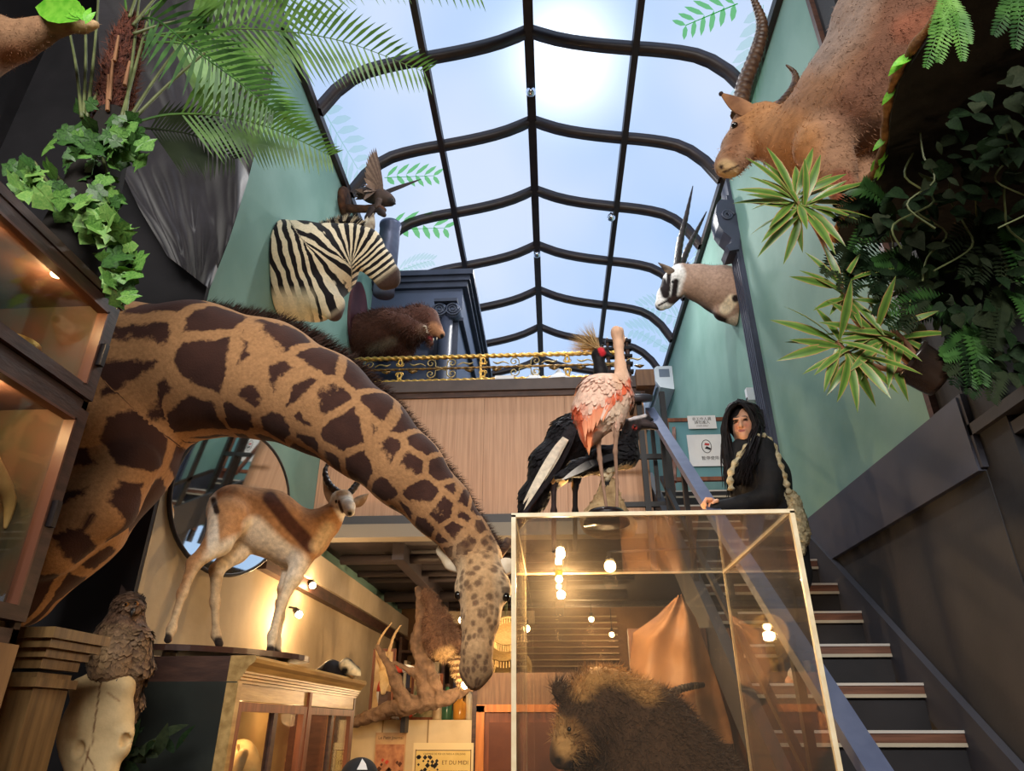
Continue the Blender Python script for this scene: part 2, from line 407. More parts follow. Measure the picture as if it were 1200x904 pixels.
# hand rail with posts, on the open side
rl = thing('stair_railing', (.89, 3.7, 1.0), 'blue-grey flat steel handrail with black posts along the open side of the stairs', 'railing')
def rz(y): return E+1.09+.797*(y-3.75)
MB().bar((.89, 1.9, rz(1.9)), (.89, 5.45, rz(5.45)), .075, .045).go('handrail', STEELBLUE, rl)
MB().bar((.89, 1.9, rz(1.9)-.5), (.89, 5.2, rz(5.2)-.5), .03, .03).go('mid_rail', M('black_steel', S(30, 28, 32), rough=.5), rl)
BSTEEL = MATS['black_steel']
for y in (1.95, 2.75, 3.55, 4.35, 5.0, 5.42):
    zb = q(y)+.1 if False else (y-stepy(1))/TR*RIS+.1
    MB().box(.875, .905, y-.02, y+.02, zb, rz(y)-.02).go('post', BSTEEL, rl)
# landing guard
gd = thing('landing_guard', (.92, 5.7, 3.28), 'black steel guard frame at the head of the stairs beside the birds', 'railing')
for x in (.78, .98): MB().box(x-.022, x+.022, 5.28, 5.32, 2.5, 4.0).go('post', BSTEEL, gd)
for z in (3.02, 3.42): MB().box(.52, 1.0, 5.285, 5.315, z-.02, z+.02).go('bar', BSTEEL, gd)
# ================================================================ BODIES: one continuous surface from blended limbs
class Body:
    def __init__(s, k=.03): s.p = []; s.k = k; s.sub = []; s.clip = []
    def cone(s, a, b, ra, rb, k=None, flat=None): s.p.append(('c', np.array(a, float), np.array(b, float), ra, rb, k, flat)); return s
    def chain(s, pts, k=None, flat=None):
        """pts: (px, py, Y, radius in pixels)"""
        q = [(P(a, b, y), r*PS(a, b, y)) for (a, b, y, r) in pts]
        if len(q) == 1: q = q*2
        for (p0, r0), (p1, r1) in zip(q[:-1], q[1:]): s.cone(p0, p1, r0, r1, k, flat)
        return s
    def ell(s, c, r, R=None, k=None): s.p.append(('e', np.array(c, float), np.array(r, float), np.eye(3) if R is None else np.array(R), k)); return s
    def cut(s, c, r, R=None): s.sub.append(('e', np.array(c, float), np.array(r, float), np.eye(3) if R is None else np.array(R), None)); return s
    def plane(s, p, n): s.clip.append((np.array(p, float), np.array(Vector(n).normalized()))); return s
    @staticmethod
    def dist(pr, Q):
        if pr[0] == 'c':
            _, a, b, ra, rb, _, flat = pr
            ab = b-a; L = max(ab @ ab, 1e-12)
            d = Q-a
            t = np.clip((d @ ab)/L, 0, 1)
            e = d - t[..., None]*ab
            if flat is not None:
                n, f = flat; n = np.array(Vector(n).normalized())
                c = e @ n; e = e + (c*(1/f-1))[..., None]*n
                return (np.sqrt((e*e).sum(-1)) - (ra+(rb-ra)*t))*min(1, f)
            return np.sqrt((e*e).sum(-1)) - (ra+(rb-ra)*t)
        _, c, r, R, _ = pr
        q = (Q-c) @ R.T
        k0 = np.sqrt(((q/r)**2).sum(-1)); k1 = np.sqrt(((q/(r*r))**2).sum(-1))
        return k0*(k0-1)/np.maximum(k1, 1e-9)
    def bounds(s, pr, m):
        if pr[0] == 'c':
            _, a, b, ra, rb, _, flat = pr
            f = max(1, flat[1]) if flat else 1
            r = max(ra, rb)*f+m; return np.minimum(a, b)-r, np.maximum(a, b)+r
        _, c, r, R, _ = pr
        rr = np.abs(R.T) @ r + m
        return c-rr, c+rr
    def mesh(s, h):
        lo = np.min([s.bounds(p, 0)[0] for p in s.p], 0)-3*h; hi = np.max([s.bounds(p, 0)[1] for p in s.p], 0)+3*h
        n = np.ceil((hi-lo)/h).astype(int)+1
        D = np.full(n, 1.0, np.float32)
        def sub(pr, m):
            a, b = s.bounds(pr, m)
            i0 = np.clip(np.floor((a-lo)/h).astype(int), 0, n-1); i1 = np.clip(np.ceil((b-lo)/h).astype(int)+1, 1, n)
            ax = [lo[i]+h*np.arange(i0[i], i1[i]) for i in range(3)]
            Q = np.stack(np.meshgrid(*ax, indexing='ij'), -1)
            return (slice(i0[0], i1[0]), slice(i0[1], i1[1]), slice(i0[2], i1[2])), Q
        for pr in s.p:
            k = (pr[5] if pr[0] == 'c' else pr[4])
            if k is None: k = s.k
            sl, Q = sub(pr, k+3*h)
            d = s.dist(pr, Q); o = D[sl]
            hh = np.maximum(k-np.abs(d-o), 0)/max(k, 1e-9)
            D[sl] = np.minimum(d, o)-hh*hh*k*.25
        for pr in s.sub:
            sl, Q = sub(pr, 3*h); d = -s.dist(pr, Q); D[sl] = np.maximum(D[sl], d)
        if s.clip:
            ax = [lo[i]+h*np.arange(n[i]) for i in range(3)]
            Q = np.stack(np.meshgrid(*ax, indexing='ij'), -1)
            for p, nn in s.clip: D = np.maximum(D, -((Q-p) @ nn))
        return nets(D, lo, h)
def nets(D, lo, h):
    n = np.array(D.shape); sg = D < 0
    c = n-1
    cnt = np.zeros(c, np.int8); acc = np.zeros((*c, 3), np.float32); num = np.zeros(c, np.float32)
    cor = [(i, j, k) for i in (0, 1) for j in (0, 1) for k in (0, 1)]
    def sl(o): return tuple(slice(o[i], o[i]+c[i]) for i in range(3))
    for o in cor: cnt += sg[sl(o)]
    for a in cor:
        for ax in range(3):
            if a[ax] == 0:
                b = list(a); b[ax] = 1; b = tuple(b)
                da, db = D[sl(a)], D[sl(b)]
                m = (da < 0) != (db < 0)
                t = np.where(m, da/np.where(m, da-db, 1), 0)
                for x in range(3): acc[..., x] += np.where(m, a[x]+(t if x == ax else 0), 0)
                num += m
    act = (cnt > 0) & (cnt < 8)
    idx = np.full(c, -1, np.int64); idx[act] = np.arange(act.sum())
    ijk = np.argwhere(act)
    V = lo + h*(ijk + acc[act]/num[act][:, None])
    F = []
    for ax in range(3):
        u, v = [(1, 2), (2, 0), (0, 1)][ax]
        s0 = [slice(None)]*3; s1 = [slice(None)]*3; s0[ax] = slice(0, n[ax]-1); s1[ax] = slice(1, n[ax])
        m = sg[tuple(s0)] != sg[tuple(s1)]
        e = np.argwhere(m); e = e[(e[:, u] > 0) & (e[:, v] > 0) & (e[:, u] < n[u]-1) & (e[:, v] < n[v]-1)]
        def cell(du, dv):
            q = e.copy(); q[:, u] -= du; q[:, v] -= dv; return idx[q[:, 0], q[:, 1], q[:, 2]]
        quad = np.stack([cell(1, 1), cell(0, 1), cell(0, 0), cell(1, 0)], 1)
        fl = sg[e[:, 0], e[:, 1], e[:, 2]]
        quad[~fl] = quad[~fl][:, ::-1]
        F.append(quad)
    F = np.concatenate(F); F = F[(F >= 0).all(1)]
    return V, F
def vnormals(V, F):
    a = V[F[:, 2]]-V[F[:, 0]]; b = V[F[:, 3]]-V[F[:, 1]]; fn = np.cross(a, b)
    N = np.zeros_like(V)
    for i in range(4): np.add.at(N, F[:, i], fn)
    return N/np.maximum(np.linalg.norm(N, axis=1, keepdims=True), 1e-12)
def segd(Q, pts):
    """distance of 2-D/3-D points to a polyline, with the parameter along it"""
    best = np.full(len(Q), 1e9); par = np.zeros(len(Q)); pts = np.asarray(pts, float)
    if len(pts) == 1: return np.linalg.norm(Q-pts[0], axis=1), par
    for i, (a, b) in enumerate(zip(pts[:-1], pts[1:])):
        ab = b-a; t = np.clip(((Q-a) @ ab)/max(ab @ ab, 1e-12), 0, 1)
        d = np.linalg.norm(Q-(a+t[:, None]*ab), axis=1); m = d < best
        best[m] = d[m]; par[m] = i+t[m]
    return best, par
def paint(V, base, ops, N=None):
    """ops: (polyline of pixels, radius px, colour, softness px[, test]) -- marks of the hide, and painted rim light, the same on both flanks"""
    C = np.tile(np.array(base, float), (len(V), 1)); q = project(V)
    for op in ops:
        d, _ = segd(q, op[0]); w = np.clip((op[1]-d)/max(op[3], 1e-6)+.5, 0, 1)
        if len(op) > 4:
            w = w*op[4](V, N)
        C = C*(1-w[:, None]) + np.array(op[2])*w[:, None]
    return C
def fur(name, V, N, C, parent, mat, n, length, width, flow=(0, 0, -1), lift=.5, mask=None, seed=1, jit=.35, cjit=.2):
    """single hairs, one slim triangle each"""
    r = np.random.default_rng(seed)
    ids = np.arange(len(V)) if mask is None else np.nonzero(mask)[0]
    ids = r.choice(ids, n)
    p = V[ids]; nn = N[ids]
    f = np.array(flow, float); f = f if f.ndim == 2 else np.tile(f, (len(V), 1)); f = f[ids]
    d = nn*lift + f*(1-lift) + r.normal(0, jit, p.shape); d /= np.linalg.norm(d, axis=1, keepdims=True)
    s = np.cross(d, r.normal(0, 1, p.shape)); s /= np.linalg.norm(s, axis=1, keepdims=True)
    L = length*r.uniform(.5, 1.2, (n, 1)); p = p - nn*.003 + r.normal(0, width, p.shape)
    VV = np.stack([p-s*width/2, p+s*width/2, p+d*L], 1).reshape(-1, 3)
    FF = np.arange(3*n).reshape(-1, 3)
    cc = np.repeat(C[ids]*r.uniform(1-cjit, 1+cjit, (n, 1)), 3, 0)
    o = mk(name, VV, FF, mat, parent, cols=cc); o['kind'] = 'stuff'
    return o
def plumage(V, N, C, parent, n, length, width, seed=1, mask=None, name='plumage', tip=None, flow=(0, 0, -1), lift=.12, cj=.25):
    """small overlapping feathers lying along the body"""
    r = np.random.default_rng(seed); ids = np.arange(len(V)) if mask is None else np.nonzero(mask)[0]; ids = r.choice(ids, n)
    p = V[ids]+N[ids]*.001; nn = N[ids]; f = np.array(flow, float)+r.normal(0, .12, p.shape)
    d = f-nn*(f*nn).sum(1, keepdims=True); L = np.linalg.norm(d, axis=1, keepdims=True); ok = L[:, 0] > .15; p, nn, d, L, ids = p[ok], nn[ok], d[ok], L[ok], ids[ok]
    d = d/L+nn*lift; d /= np.linalg.norm(d, axis=1, keepdims=True); s = np.cross(d, nn); m = len(p)
    l = length*r.uniform(.7, 1.2, (m, 1)); w = width*r.uniform(.8, 1.2, (m, 1))
    VV = np.stack([p, p+d*l*.5-s*w, p+d*l*.5+s*w+nn*.0, p+d*l*.85-s*w*.7, p+d*l*.85+s*w*.7, p+d*l], 1).reshape(-1, 3)
    b = np.arange(m)[:, None]*6; FF = np.concatenate([b+np.array([[0, 2, 1]]), b+np.array([[1, 2, 4]]), b+np.array([[1, 4, 3]]), b+np.array([[3, 4, 5]])])
    c = C[ids]*r.uniform(1-cj, 1+cj, (m, 1)); t = c*1.0 if tip is None else np.tile(np.array(tip), (m, 1))*r.uniform(.7, 1.2, (m, 1))
    CC = np.stack([c, c, c, t*.6+c*.4, t*.6+c*.4, t], 1).reshape(-1, 3)
    o = mk(name, VV, FF, MCOL('bird_feather', var=.2, vscale=40, bump=.4, bscale=60, rough=.6), parent, cols=CC); o['kind'] = 'stuff'; return o
def eye(parent, px, py, Y, rpx, col=S(20, 12, 8)):
    c = P(px, py, Y); r = rpx*PS(px, py, Y)
    return MB().ball(c, r, 10, 8).go('eye', M('glass_eye', S(16, 10, 8), rough=.08, spec=.8), parent, True)
def horn(name, parent, pts, mat, rings=0, amp=.1, n=10):
    """pts (px,py,Y,rpx); smooth tapered tube, ringed"""
    q = [(P(a, b, y), r*PS(a, b, y)) for (a, b, y, r) in pts]
    C, R = catmull([p for p, _ in q], [r for _, r in q], 10 if not rings else max(6, int(rings*4/(len(q)-1))))
    if rings:
        m = len(C); R = [r*(1+amp*math.sin(2*math.pi*rings*i/m)*(1 if i < m*.85 else .2)) for i, r in enumerate(R)]
    return MB().tube(C, R, n).go(name, mat, parent, True)
def catmull(pts, rad, n):
    pts = [Vector(p) for p in pts]; C = []; R = []
    for i in range(len(pts)-1):
        p0, p1, p2, p3 = pts[max(i-1, 0)], pts[i], pts[i+1], pts[min(i+2, len(pts)-1)]
        for j in range(n):
            t = j/n
            C.append(.5*((2*p1)+(p2-p0)*t+(2*p0-5*p1+4*p2-p3)*t*t+(3*p1-p0-3*p2+p3)*t**3)); R.append(rad[i]+(rad[i+1]-rad[i])*t)
    C.append(pts[-1]); R.append(rad[-1]); return C, R
HIDE = MCOL('hide', var=.22, vscale=40, bump=.35, bscale=140)
HAIR = MCOL('hair_strands', var=.15, bump=0.01, rough=.7)
HORNM = M('dark_horn', S(34, 28, 26), S(60, 50, 44), rough=.4, scale=30)
HORNB = M('brown_horn', S(52, 34, 26), S(92, 66, 46), rough=.45, scale=30)

def ear(parent, base, tip, wpx, mat=None, inner=None, name='ear', back=None, cup=.35):
    """pointed ear: cupped leaf between two pixel points (px,py,Y)"""
    a, b = P(*base), P(*tip); w = wpx*PS(*base); d = (b-a); L = d.length; d.normalize()
    v = Vector((-SY*0, 1, 0)); side = d.cross(v).normalized(); nrm = side.cross(d)
    V = []; F = []; n = 8; m = 6
    for i in range(n+1):
        t = i/n; ww = w*math.sin(math.pi*min(1, .12+.88*t)**.8)*(1 if t < 1 else 0) + .0005
        for j in range(m+1):
            s = j/m*2-1
            V.append(a + d*(L*t) + side*(ww*s) + nrm*(ww*cup*(s*s-.5)*2))
    for i in range(n):
        for j in range(m):
            k = i*(m+1)+j; F.append((k, k+1, k+m+2, k+m+1))
    nv = len(V); V2 = [p - nrm*.006 for p in V]
    F2 = [tuple(reversed([i+nv for i in f])) for f in F]
    return mk(name, V+V2, F+F2, mat, parent, True)
def ribbon(pts, w, normal=None):
    pass

# ---------------------------------------------------------------- giraffe
def giraffe():
    t = thing('giraffe', P(60, 900, 2.75), 'mounted giraffe arching its patched neck down towards the ground floor', 'giraffe')
    Y = 2.78
    sp = [(20, 690, Y, 46), (75, 610, Y, 66), (112, 530, Y, 86), (138, 452, Y, 92), (228, 434, Y, 78), (308, 444, Y, 67), (374, 471, Y, 57), (430, 510, Y, 48.5),
          (476, 552, Y+.02, 41), (517, 595, Y+.05, 32), (546, 631, Y+.08, 25), (560, 656, Y+.1, 23)]
    b = Body(.07)
    b.chain(sp)
    b.chain([(60, 440, Y, 95), (140, 440, Y, 84)])
    b.chain([(150, 545, Y-.12, 34), (118, 590, Y-.14, 40), (60, 640, Y-.14, 34), (20, 665, Y-.14, 26)], k=.03)
    b.chain([(168, 520, Y-.05, 26), (120, 570, Y-.05, 34)], k=.05)
    # head, hanging, brow towards the viewer
    b.chain([(563, 655, Y+.1, 24), (566, 688, Y+.06, 27), (563, 725, Y+.02, 20), (559, 762, Y, 15.5), (557, 784, Y, 16)], k=.05)
    b.chain([(545, 690, Y+.06, 10), (588, 692, Y+.06, 10)], k=.04)
    b.chain([(549, 786, Y-.0, 10), (568, 786, Y, 10)], k=.03)
    b.chain([(556, 798, Y+.01, 11)], k=.03)
    for q in ((546, 776, Y-.075), (566, 776, Y-.075)): b.cut(P(*q), (.012, .02, .02))
    V, F = b.mesh(.0125)
    # pattern coordinates: along the body axis in radii, and around it
    ax = [P(a, c, y) for (a, c, y, r) in sp] + [P(560, 725, Y+.02), P(556, 800, Y)]
    rr = [r*PS(a, c, y) for (a, c, y, r) in sp] + [.085, .07]
    d, par = segd(V, ax)
    cum = [0]
    for i in range(len(ax)-1): cum.append(cum[-1] + (ax[i+1]-ax[i]).length/((rr[i]+rr[i+1])/2))
    s = np.interp(par, range(len(ax)), cum)
    i0 = np.clip(par.astype(int), 0, len(ax)-2); A = np.array([list(p) for p in ax])
    c = A[i0] + (par-i0)[:, None]*(A[i0+1]-A[i0]); e = V-c; e /= np.maximum(np.linalg.norm(e, axis=1, keepdims=True), 1e-9)
    tdir = A[i0+1]-A[i0]; tdir /= np.linalg.norm(tdir, axis=1, keepdims=True)
    side = np.tile(np.array([0, 1., 0]), (len(V), 1)); up = np.cross(side, tdir)
    pc = np.stack([s, (e*side).sum(1), (e*up).sum(1)], 1)
    head = np.clip((par-9.7)/1.6, 0, 1)
    base = np.array(S(168, 124, 84)); hd = np.array(S(188, 150, 108))
    C = base*(1-head[:, None]) + hd*head[:, None]
    N = vnormals(V, F)
    q = project(V)
    pale = np.clip((np.abs(q[:, 0]-562)-14)/14, 0, 1)*head*(np.clip((760-q[:, 1])/40, 0, 1))  # backlit glow painted along the side edges of the head
    C = C*(1-.5*pale[:, None]) + np.array(S(240, 222, 190))*.5*pale[:, None]
    mz = np.clip((q[:, 1]-755)/30, 0, 1)*head; C = C*(1-.35*mz[:, None])
    hf = np.stack([head, head, head], 1)
    o = mk('body', V, F, GIR, t, True, cols=C, attrs={'pc': pc, 'hd': hf})
    # mane of stiff dark hairs along the crest
    r = np.random.default_rng(3); top = [(240, 360), (300, 369), (350, 384), (400, 414), (445, 455), (490, 508), (530, 562), (556, 606), (578, 640)]
    pt = [P(a, c, Y+.02+.08*i/8) for i, (a, c) in enumerate(top)]
    Cc, _ = catmull(pt, [0]*len(pt), 40); VV = []; FF = []; CC = []
    for i in range(5200):
        k = r.integers(0, len(Cc)-1); p = Cc[k]; dd = (Cc[min(k+1, len(Cc)-1)]-Cc[k]).normalized()
        upv = Vector((0, -1, 0)).cross(dd); upv = upv if upv.z > 0 else -upv
        base_p = p + Vector((r.normal(0, .006), r.normal(0, .016), 0)) - upv*.03
        tip = base_p + (upv*.8+dd*r.normal(.35, .2)+Vector((0, r.normal(0, .12), 0)))*(.085*r.uniform(.7, 1.25))
        sd = Vector((r.normal(), r.normal(), r.normal())).normalized()*.0035
        n = len(VV); VV += [base_p-sd, base_p+sd, tip]; FF.append((n, n+1, n+2)); cc = np.array(S(58, 38, 30))*r.uniform(.6, 1.4); CC += [cc]*3
    m = mk('mane', VV, FF, HAIR, t, cols=np.array(CC)); m['kind'] = 'stuff'
    EAR = M('pale_ear', S(222, 208, 186), S(200, 180, 150), rough=.8, scale=20)
    for (aa, bb, w) in (((545, 668, Y+.08), (519, 646, Y+.1), 12), ((582, 666, Y+.06), (603, 662, Y+.06), 9)):
        Body(.01).chain([(*aa, w*.6), ((aa[0]+bb[0])/2, (aa[1]+bb[1])/2, (aa[2]+bb[2])/2, w), (*bb, w*.55)], flat=((0, 1, 0), .45))
        bd = Body(.01).chain([(*aa, w*.6), ((aa[0]+bb[0])/2, (aa[1]+bb[1])/2, (aa[2]+bb[2])/2, w), (*bb, w*.7)], flat=((0, 1, 0), .45))
        Ve, Fe = bd.mesh(.007); mk('ear', Ve, Fe, EAR, t, True)
    for (aa, bb) in (((576, 660, Y+.1), (597, 635, Y+.14)), ((560, 650, Y+.16), (578, 630, Y+.26))):
        p0, p1 = P(*aa), P(*bb)
        MB().tube([p0, p0.lerp(p1, .7), p1, p1+(p1-p0)*.08], [.024, .019, .024, .01], 10).go('ossicone', M('ossicone_fur', S(110, 82, 60), S(60, 42, 34), rough=.9, scale=25), t, True)
    eye(t, 537, 698, Y+.02, 5); eye(t, 593, 700, Y+.02, 5)
def gir_mat():
    m = MCOL('giraffe_hide', var=.18, vscale=70, bump=.35, bscale=120); t = m.node_tree; b = t.nodes['Principled BSDF']
    base = b.inputs['Base Color'].links[0].from_socket
    at = t.nodes.new('ShaderNodeAttribute'); at.attribute_name = 'pc'
    hd = t.nodes.new('ShaderNodeAttribute'); hd.attribute_name = 'hd'
    nz = t.nodes.new('ShaderNodeTexNoise'); nz.inputs['Scale'].default_value = 6.0; nz.inputs['Detail'].default_value = 9; nz.inputs['Roughness'].default_value = .68
    t.links.new(at.outputs['Vector'], nz.inputs['Vector'])
    sc = t.nodes.new('ShaderNodeVectorMath'); sc.operation = 'SCALE'; sc.inputs['Scale'].default_value = .22
    t.links.new(nz.outputs['Color'], sc.inputs[0])
    ad = t.nodes.new('ShaderNodeVectorMath'); ad.operation = 'ADD'; t.links.new(at.outputs['Vector'], ad.inputs[0]); t.links.new(sc.outputs[0], ad.inputs[1])
    vo = t.nodes.new('ShaderNodeTexVoronoi'); vo.feature = 'DISTANCE_TO_EDGE'; vo.inputs['Scale'].default_value = 1.2; vo.inputs['Randomness'].default_value = .8
    t.links.new(ad.outputs[0], vo.inputs['Vector'])
    mr = t.nodes.new('ShaderNodeMapRange'); mr.inputs['From Min'].default_value = .085; mr.inputs['From Max'].default_value = .13
    t.links.new(vo.outputs['Distance'], mr.inputs['Value'])
    # smaller, paler spots on the head
    vo2 = t.nodes.new('ShaderNodeTexVoronoi'); vo2.inputs['Scale'].default_value = 2.6
    t.links.new(ad.outputs[0], vo2.inputs['Vector'])
    mr2 = t.nodes.new('ShaderNodeMapRange'); mr2.inputs['From Min'].default_value = .55; mr2.inputs['From Max'].default_value = .3; mr2.inputs['To Max'].default_value = .7
    t.links.new(vo2.outputs['Distance'], mr2.inputs['Value'])
    f = t.nodes.new('ShaderNodeMix'); f.data_type = 'FLOAT'
    t.links.new(hd.outputs['Fac'], f.inputs[0]); t.links.new(mr.outputs[0], f.inputs[2]); t.links.new(mr2.outputs[0], f.inputs[3])
    dk = t.nodes.new('ShaderNodeTexNoise'); dk.inputs['Scale'].default_value = 3
    t.links.new(at.outputs['Vector'], dk.inputs['Vector'])
    dr = t.nodes.new('ShaderNodeValToRGB'); dr.color_ramp.elements[0].color = (*S(46, 28, 26), 1); dr.color_ramp.elements[1].color = (*S(80, 50, 40), 1)
    t.links.new(dk.outputs['Fac'], dr.inputs['Fac'])
    mx = t.nodes.new('ShaderNodeMixRGB'); t.links.new(f.outputs[0], mx.inputs[0]); t.links.new(base, mx.inputs[1]); t.links.new(dr.outputs[0], mx.inputs[2])
    t.links.new(mx.outputs[0], b.inputs['Base Color'])
    return m
GIR = gir_mat()
giraffe()

# ---------------------------------------------------------------- zebra shoulder mount
def zeb_mat():
    m = MCOL('zebra_hide', var=.1, vscale=60, bump=.2, bscale=150); t = m.node_tree; b = t.nodes['Principled BSDF']
    base = b.inputs['Base Color'].links[0].from_socket
    at = t.nodes.new('ShaderNodeAttribute'); at.attribute_name = 'pc'
    nz = t.nodes.new('ShaderNodeTexNoise'); nz.inputs['Scale'].default_value = 5
    tcn = t.nodes.new('ShaderNodeTexCoord'); t.links.new(tcn.outputs['Object'], nz.inputs['Vector'])
    sx = t.nodes.new('ShaderNodeSeparateXYZ'); t.links.new(at.outputs['Vector'], sx.inputs[0])
    a1 = t.nodes.new('ShaderNodeMath'); a1.operation = 'MULTIPLY_ADD'; a1.inputs[1].default_value = 1.1
    t.links.new(nz.outputs['Fac'], a1.inputs[0]); t.links.new(sx.outputs['X'], a1.inputs[2])
    a2 = t.nodes.new('ShaderNodeMath'); a2.operation = 'MULTIPLY'; a2.inputs[1].default_value = 2*math.pi; t.links.new(a1.outputs[0], a2.inputs[0])
    sn = t.nodes.new('ShaderNodeMath'); sn.operation = 'SINE'; t.links.new(a2.outputs[0], sn.inputs[0])
    mr = t.nodes.new('ShaderNodeMapRange'); mr.inputs['From Min'].default_value = -.12; mr.inputs['From Max'].default_value = .12
    t.links.new(sn.outputs[0], mr.inputs['Value'])
    mm = t.nodes.new('ShaderNodeMath'); mm.operation = 'MULTIPLY'; t.links.new(mr.outputs[0], mm.inputs[0]); t.links.new(sx.outputs['Y'], mm.inputs[1])
    mx = t.nodes.new('ShaderNodeMixRGB'); t.links.new(mm.outputs[0], mx.inputs[0]); t.links.new(base, mx.inputs[1]); mx.inputs[2].default_value = (*S(26, 20, 22), 1)
    t.links.new(mx.outputs[0], b.inputs['Base Color'])
    return m
def zebra():
    Y = 4.25
    t = thing('zebra_mount', PX(345, 370, XL), 'zebra shoulder mount with erect dark mane on the green wall', 'trophy')
    b = Body(.05)
    b.chain([(332, 312, Y, 54), (362, 312, Y, 50), (378, 312, Y, 42)])
    b.chain([(345, 338, Y, 40), (368, 345, Y, 33)])
    b.chain([(372, 345, Y-.1, 22), (388, 358, Y-.12, 15), (392, 368, Y-.12, 9)], k=.04)
    b.chain([(372, 345, Y+.12, 20), (384, 356, Y+.14, 12)], k=.04)
    b.chain([(368, 302, Y, 40), (392, 292, Y, 28), (413, 286, Y, 22)], k=.06)
    b.chain([(412, 284, Y, 21), (428, 288, Y, 20), (446, 307, Y, 14), (456, 322, Y, 12), (458, 328, Y, 11)], k=.035)
    b.chain([(420, 300, Y, 14), (440, 318, Y, 9), (450, 331, Y, 9)], k=.03)
    b.plane((XL+.004, 0, 0), (1, 0, 0))
    V, F = b.mesh(.011); q = project(V)
    axp = [(270, 326), (365, 315), (392, 290), (412, 283), (432, 292), (462, 330)]; cnt = [-5, 3.6, 7.4, 10.2, 13.6, 22]
    ac, _ = catmull([(a, c, 0) for a, c in axp], [0]*6, 12); axp = [(p.x, p.y) for p in ac]; cnt = [float(np.interp(i/12, range(6), cnt)) for i in range(61)]
    d, par = segd(q, axp); s = np.interp(par, range(61), cnt)
    # shoulder stripes lean down and forward
    lean = np.clip((q[:, 1]-300)/70, -1, 1)*np.clip((400-q[:, 0])/40, 0, 1); s = s - lean*.9
    dk = np.clip((463-q[:, 0])/6, 0, 1)*0+1
    muz = np.clip(((q[:, 0]-445)*.6+(q[:, 1]-322)*.8)/8, 0, 1)
    belly = np.clip((q[:, 1]-335)/14, 0, 1)*np.clip((372-q[:, 0])/10, 0, 1)
    C = np.tile(np.array(S(226, 208, 176)), (len(V), 1)); C = C*(1-muz[:, None]) + np.array(S(70, 52, 46))*muz[:, None]
    pc = np.stack([s, (1-muz)*(1-.9*belly), s*0], 1)
    mk('body', V, F, zeb_mat(), t, True, cols=C, attrs={'pc': pc})
    ZE_ = M('zebra_ear', S(214, 200, 176), S(120, 100, 84), rough=.9, scale=14)
    ear(t, (428, 276, Y-.06), (438, 250, Y-.07), 7, ZE_); ear(t, (424, 275, Y+.07), (431, 254, Y+.09), 6, ZE_)
    eye(t, 448, 287, Y-.1, 3.2) if False else eye(t, 436, 289, Y-.085, 3.0)
    r = np.random.default_rng(4); top = [P(a, c, Y) for a, c in ((376, 266), (390, 261), (406, 258), (421, 262), (430, 269))]; Cc, _ = catmull(top, [0]*5, 30)
    VV = []; FF = []; CC = []
    for i in range(2600):
        k = r.integers(0, len(Cc)-1); dd = (Cc[k+1]-Cc[k]).normalized(); upv = Vector((0, -1, 0)).cross(dd); upv = upv if upv.z > 0 else -upv
        p = Cc[k]+Vector((r.normal(0, .006), r.normal(0, .012), 0))-upv*.03; tip = p+(upv+dd*r.normal(.1, .15)+Vector((0, r.normal(0, .08), 0)))*(.075*r.uniform(.7, 1.2))
        sd = Vector((r.normal(), r.normal(), r.normal())).normalized()*.004; n = len(VV); VV += [p-sd, p+sd, tip]; FF.append((n, n+1, n+2))
        cc = np.array(S(200, 180, 150)) if math.sin(k*.35) > .55 else np.array(S(30, 22, 22)); CC += [cc]*3
    m = mk('mane', VV, FF, HAIR, t, cols=np.array(CC)); m['kind'] = 'stuff'
zebra()

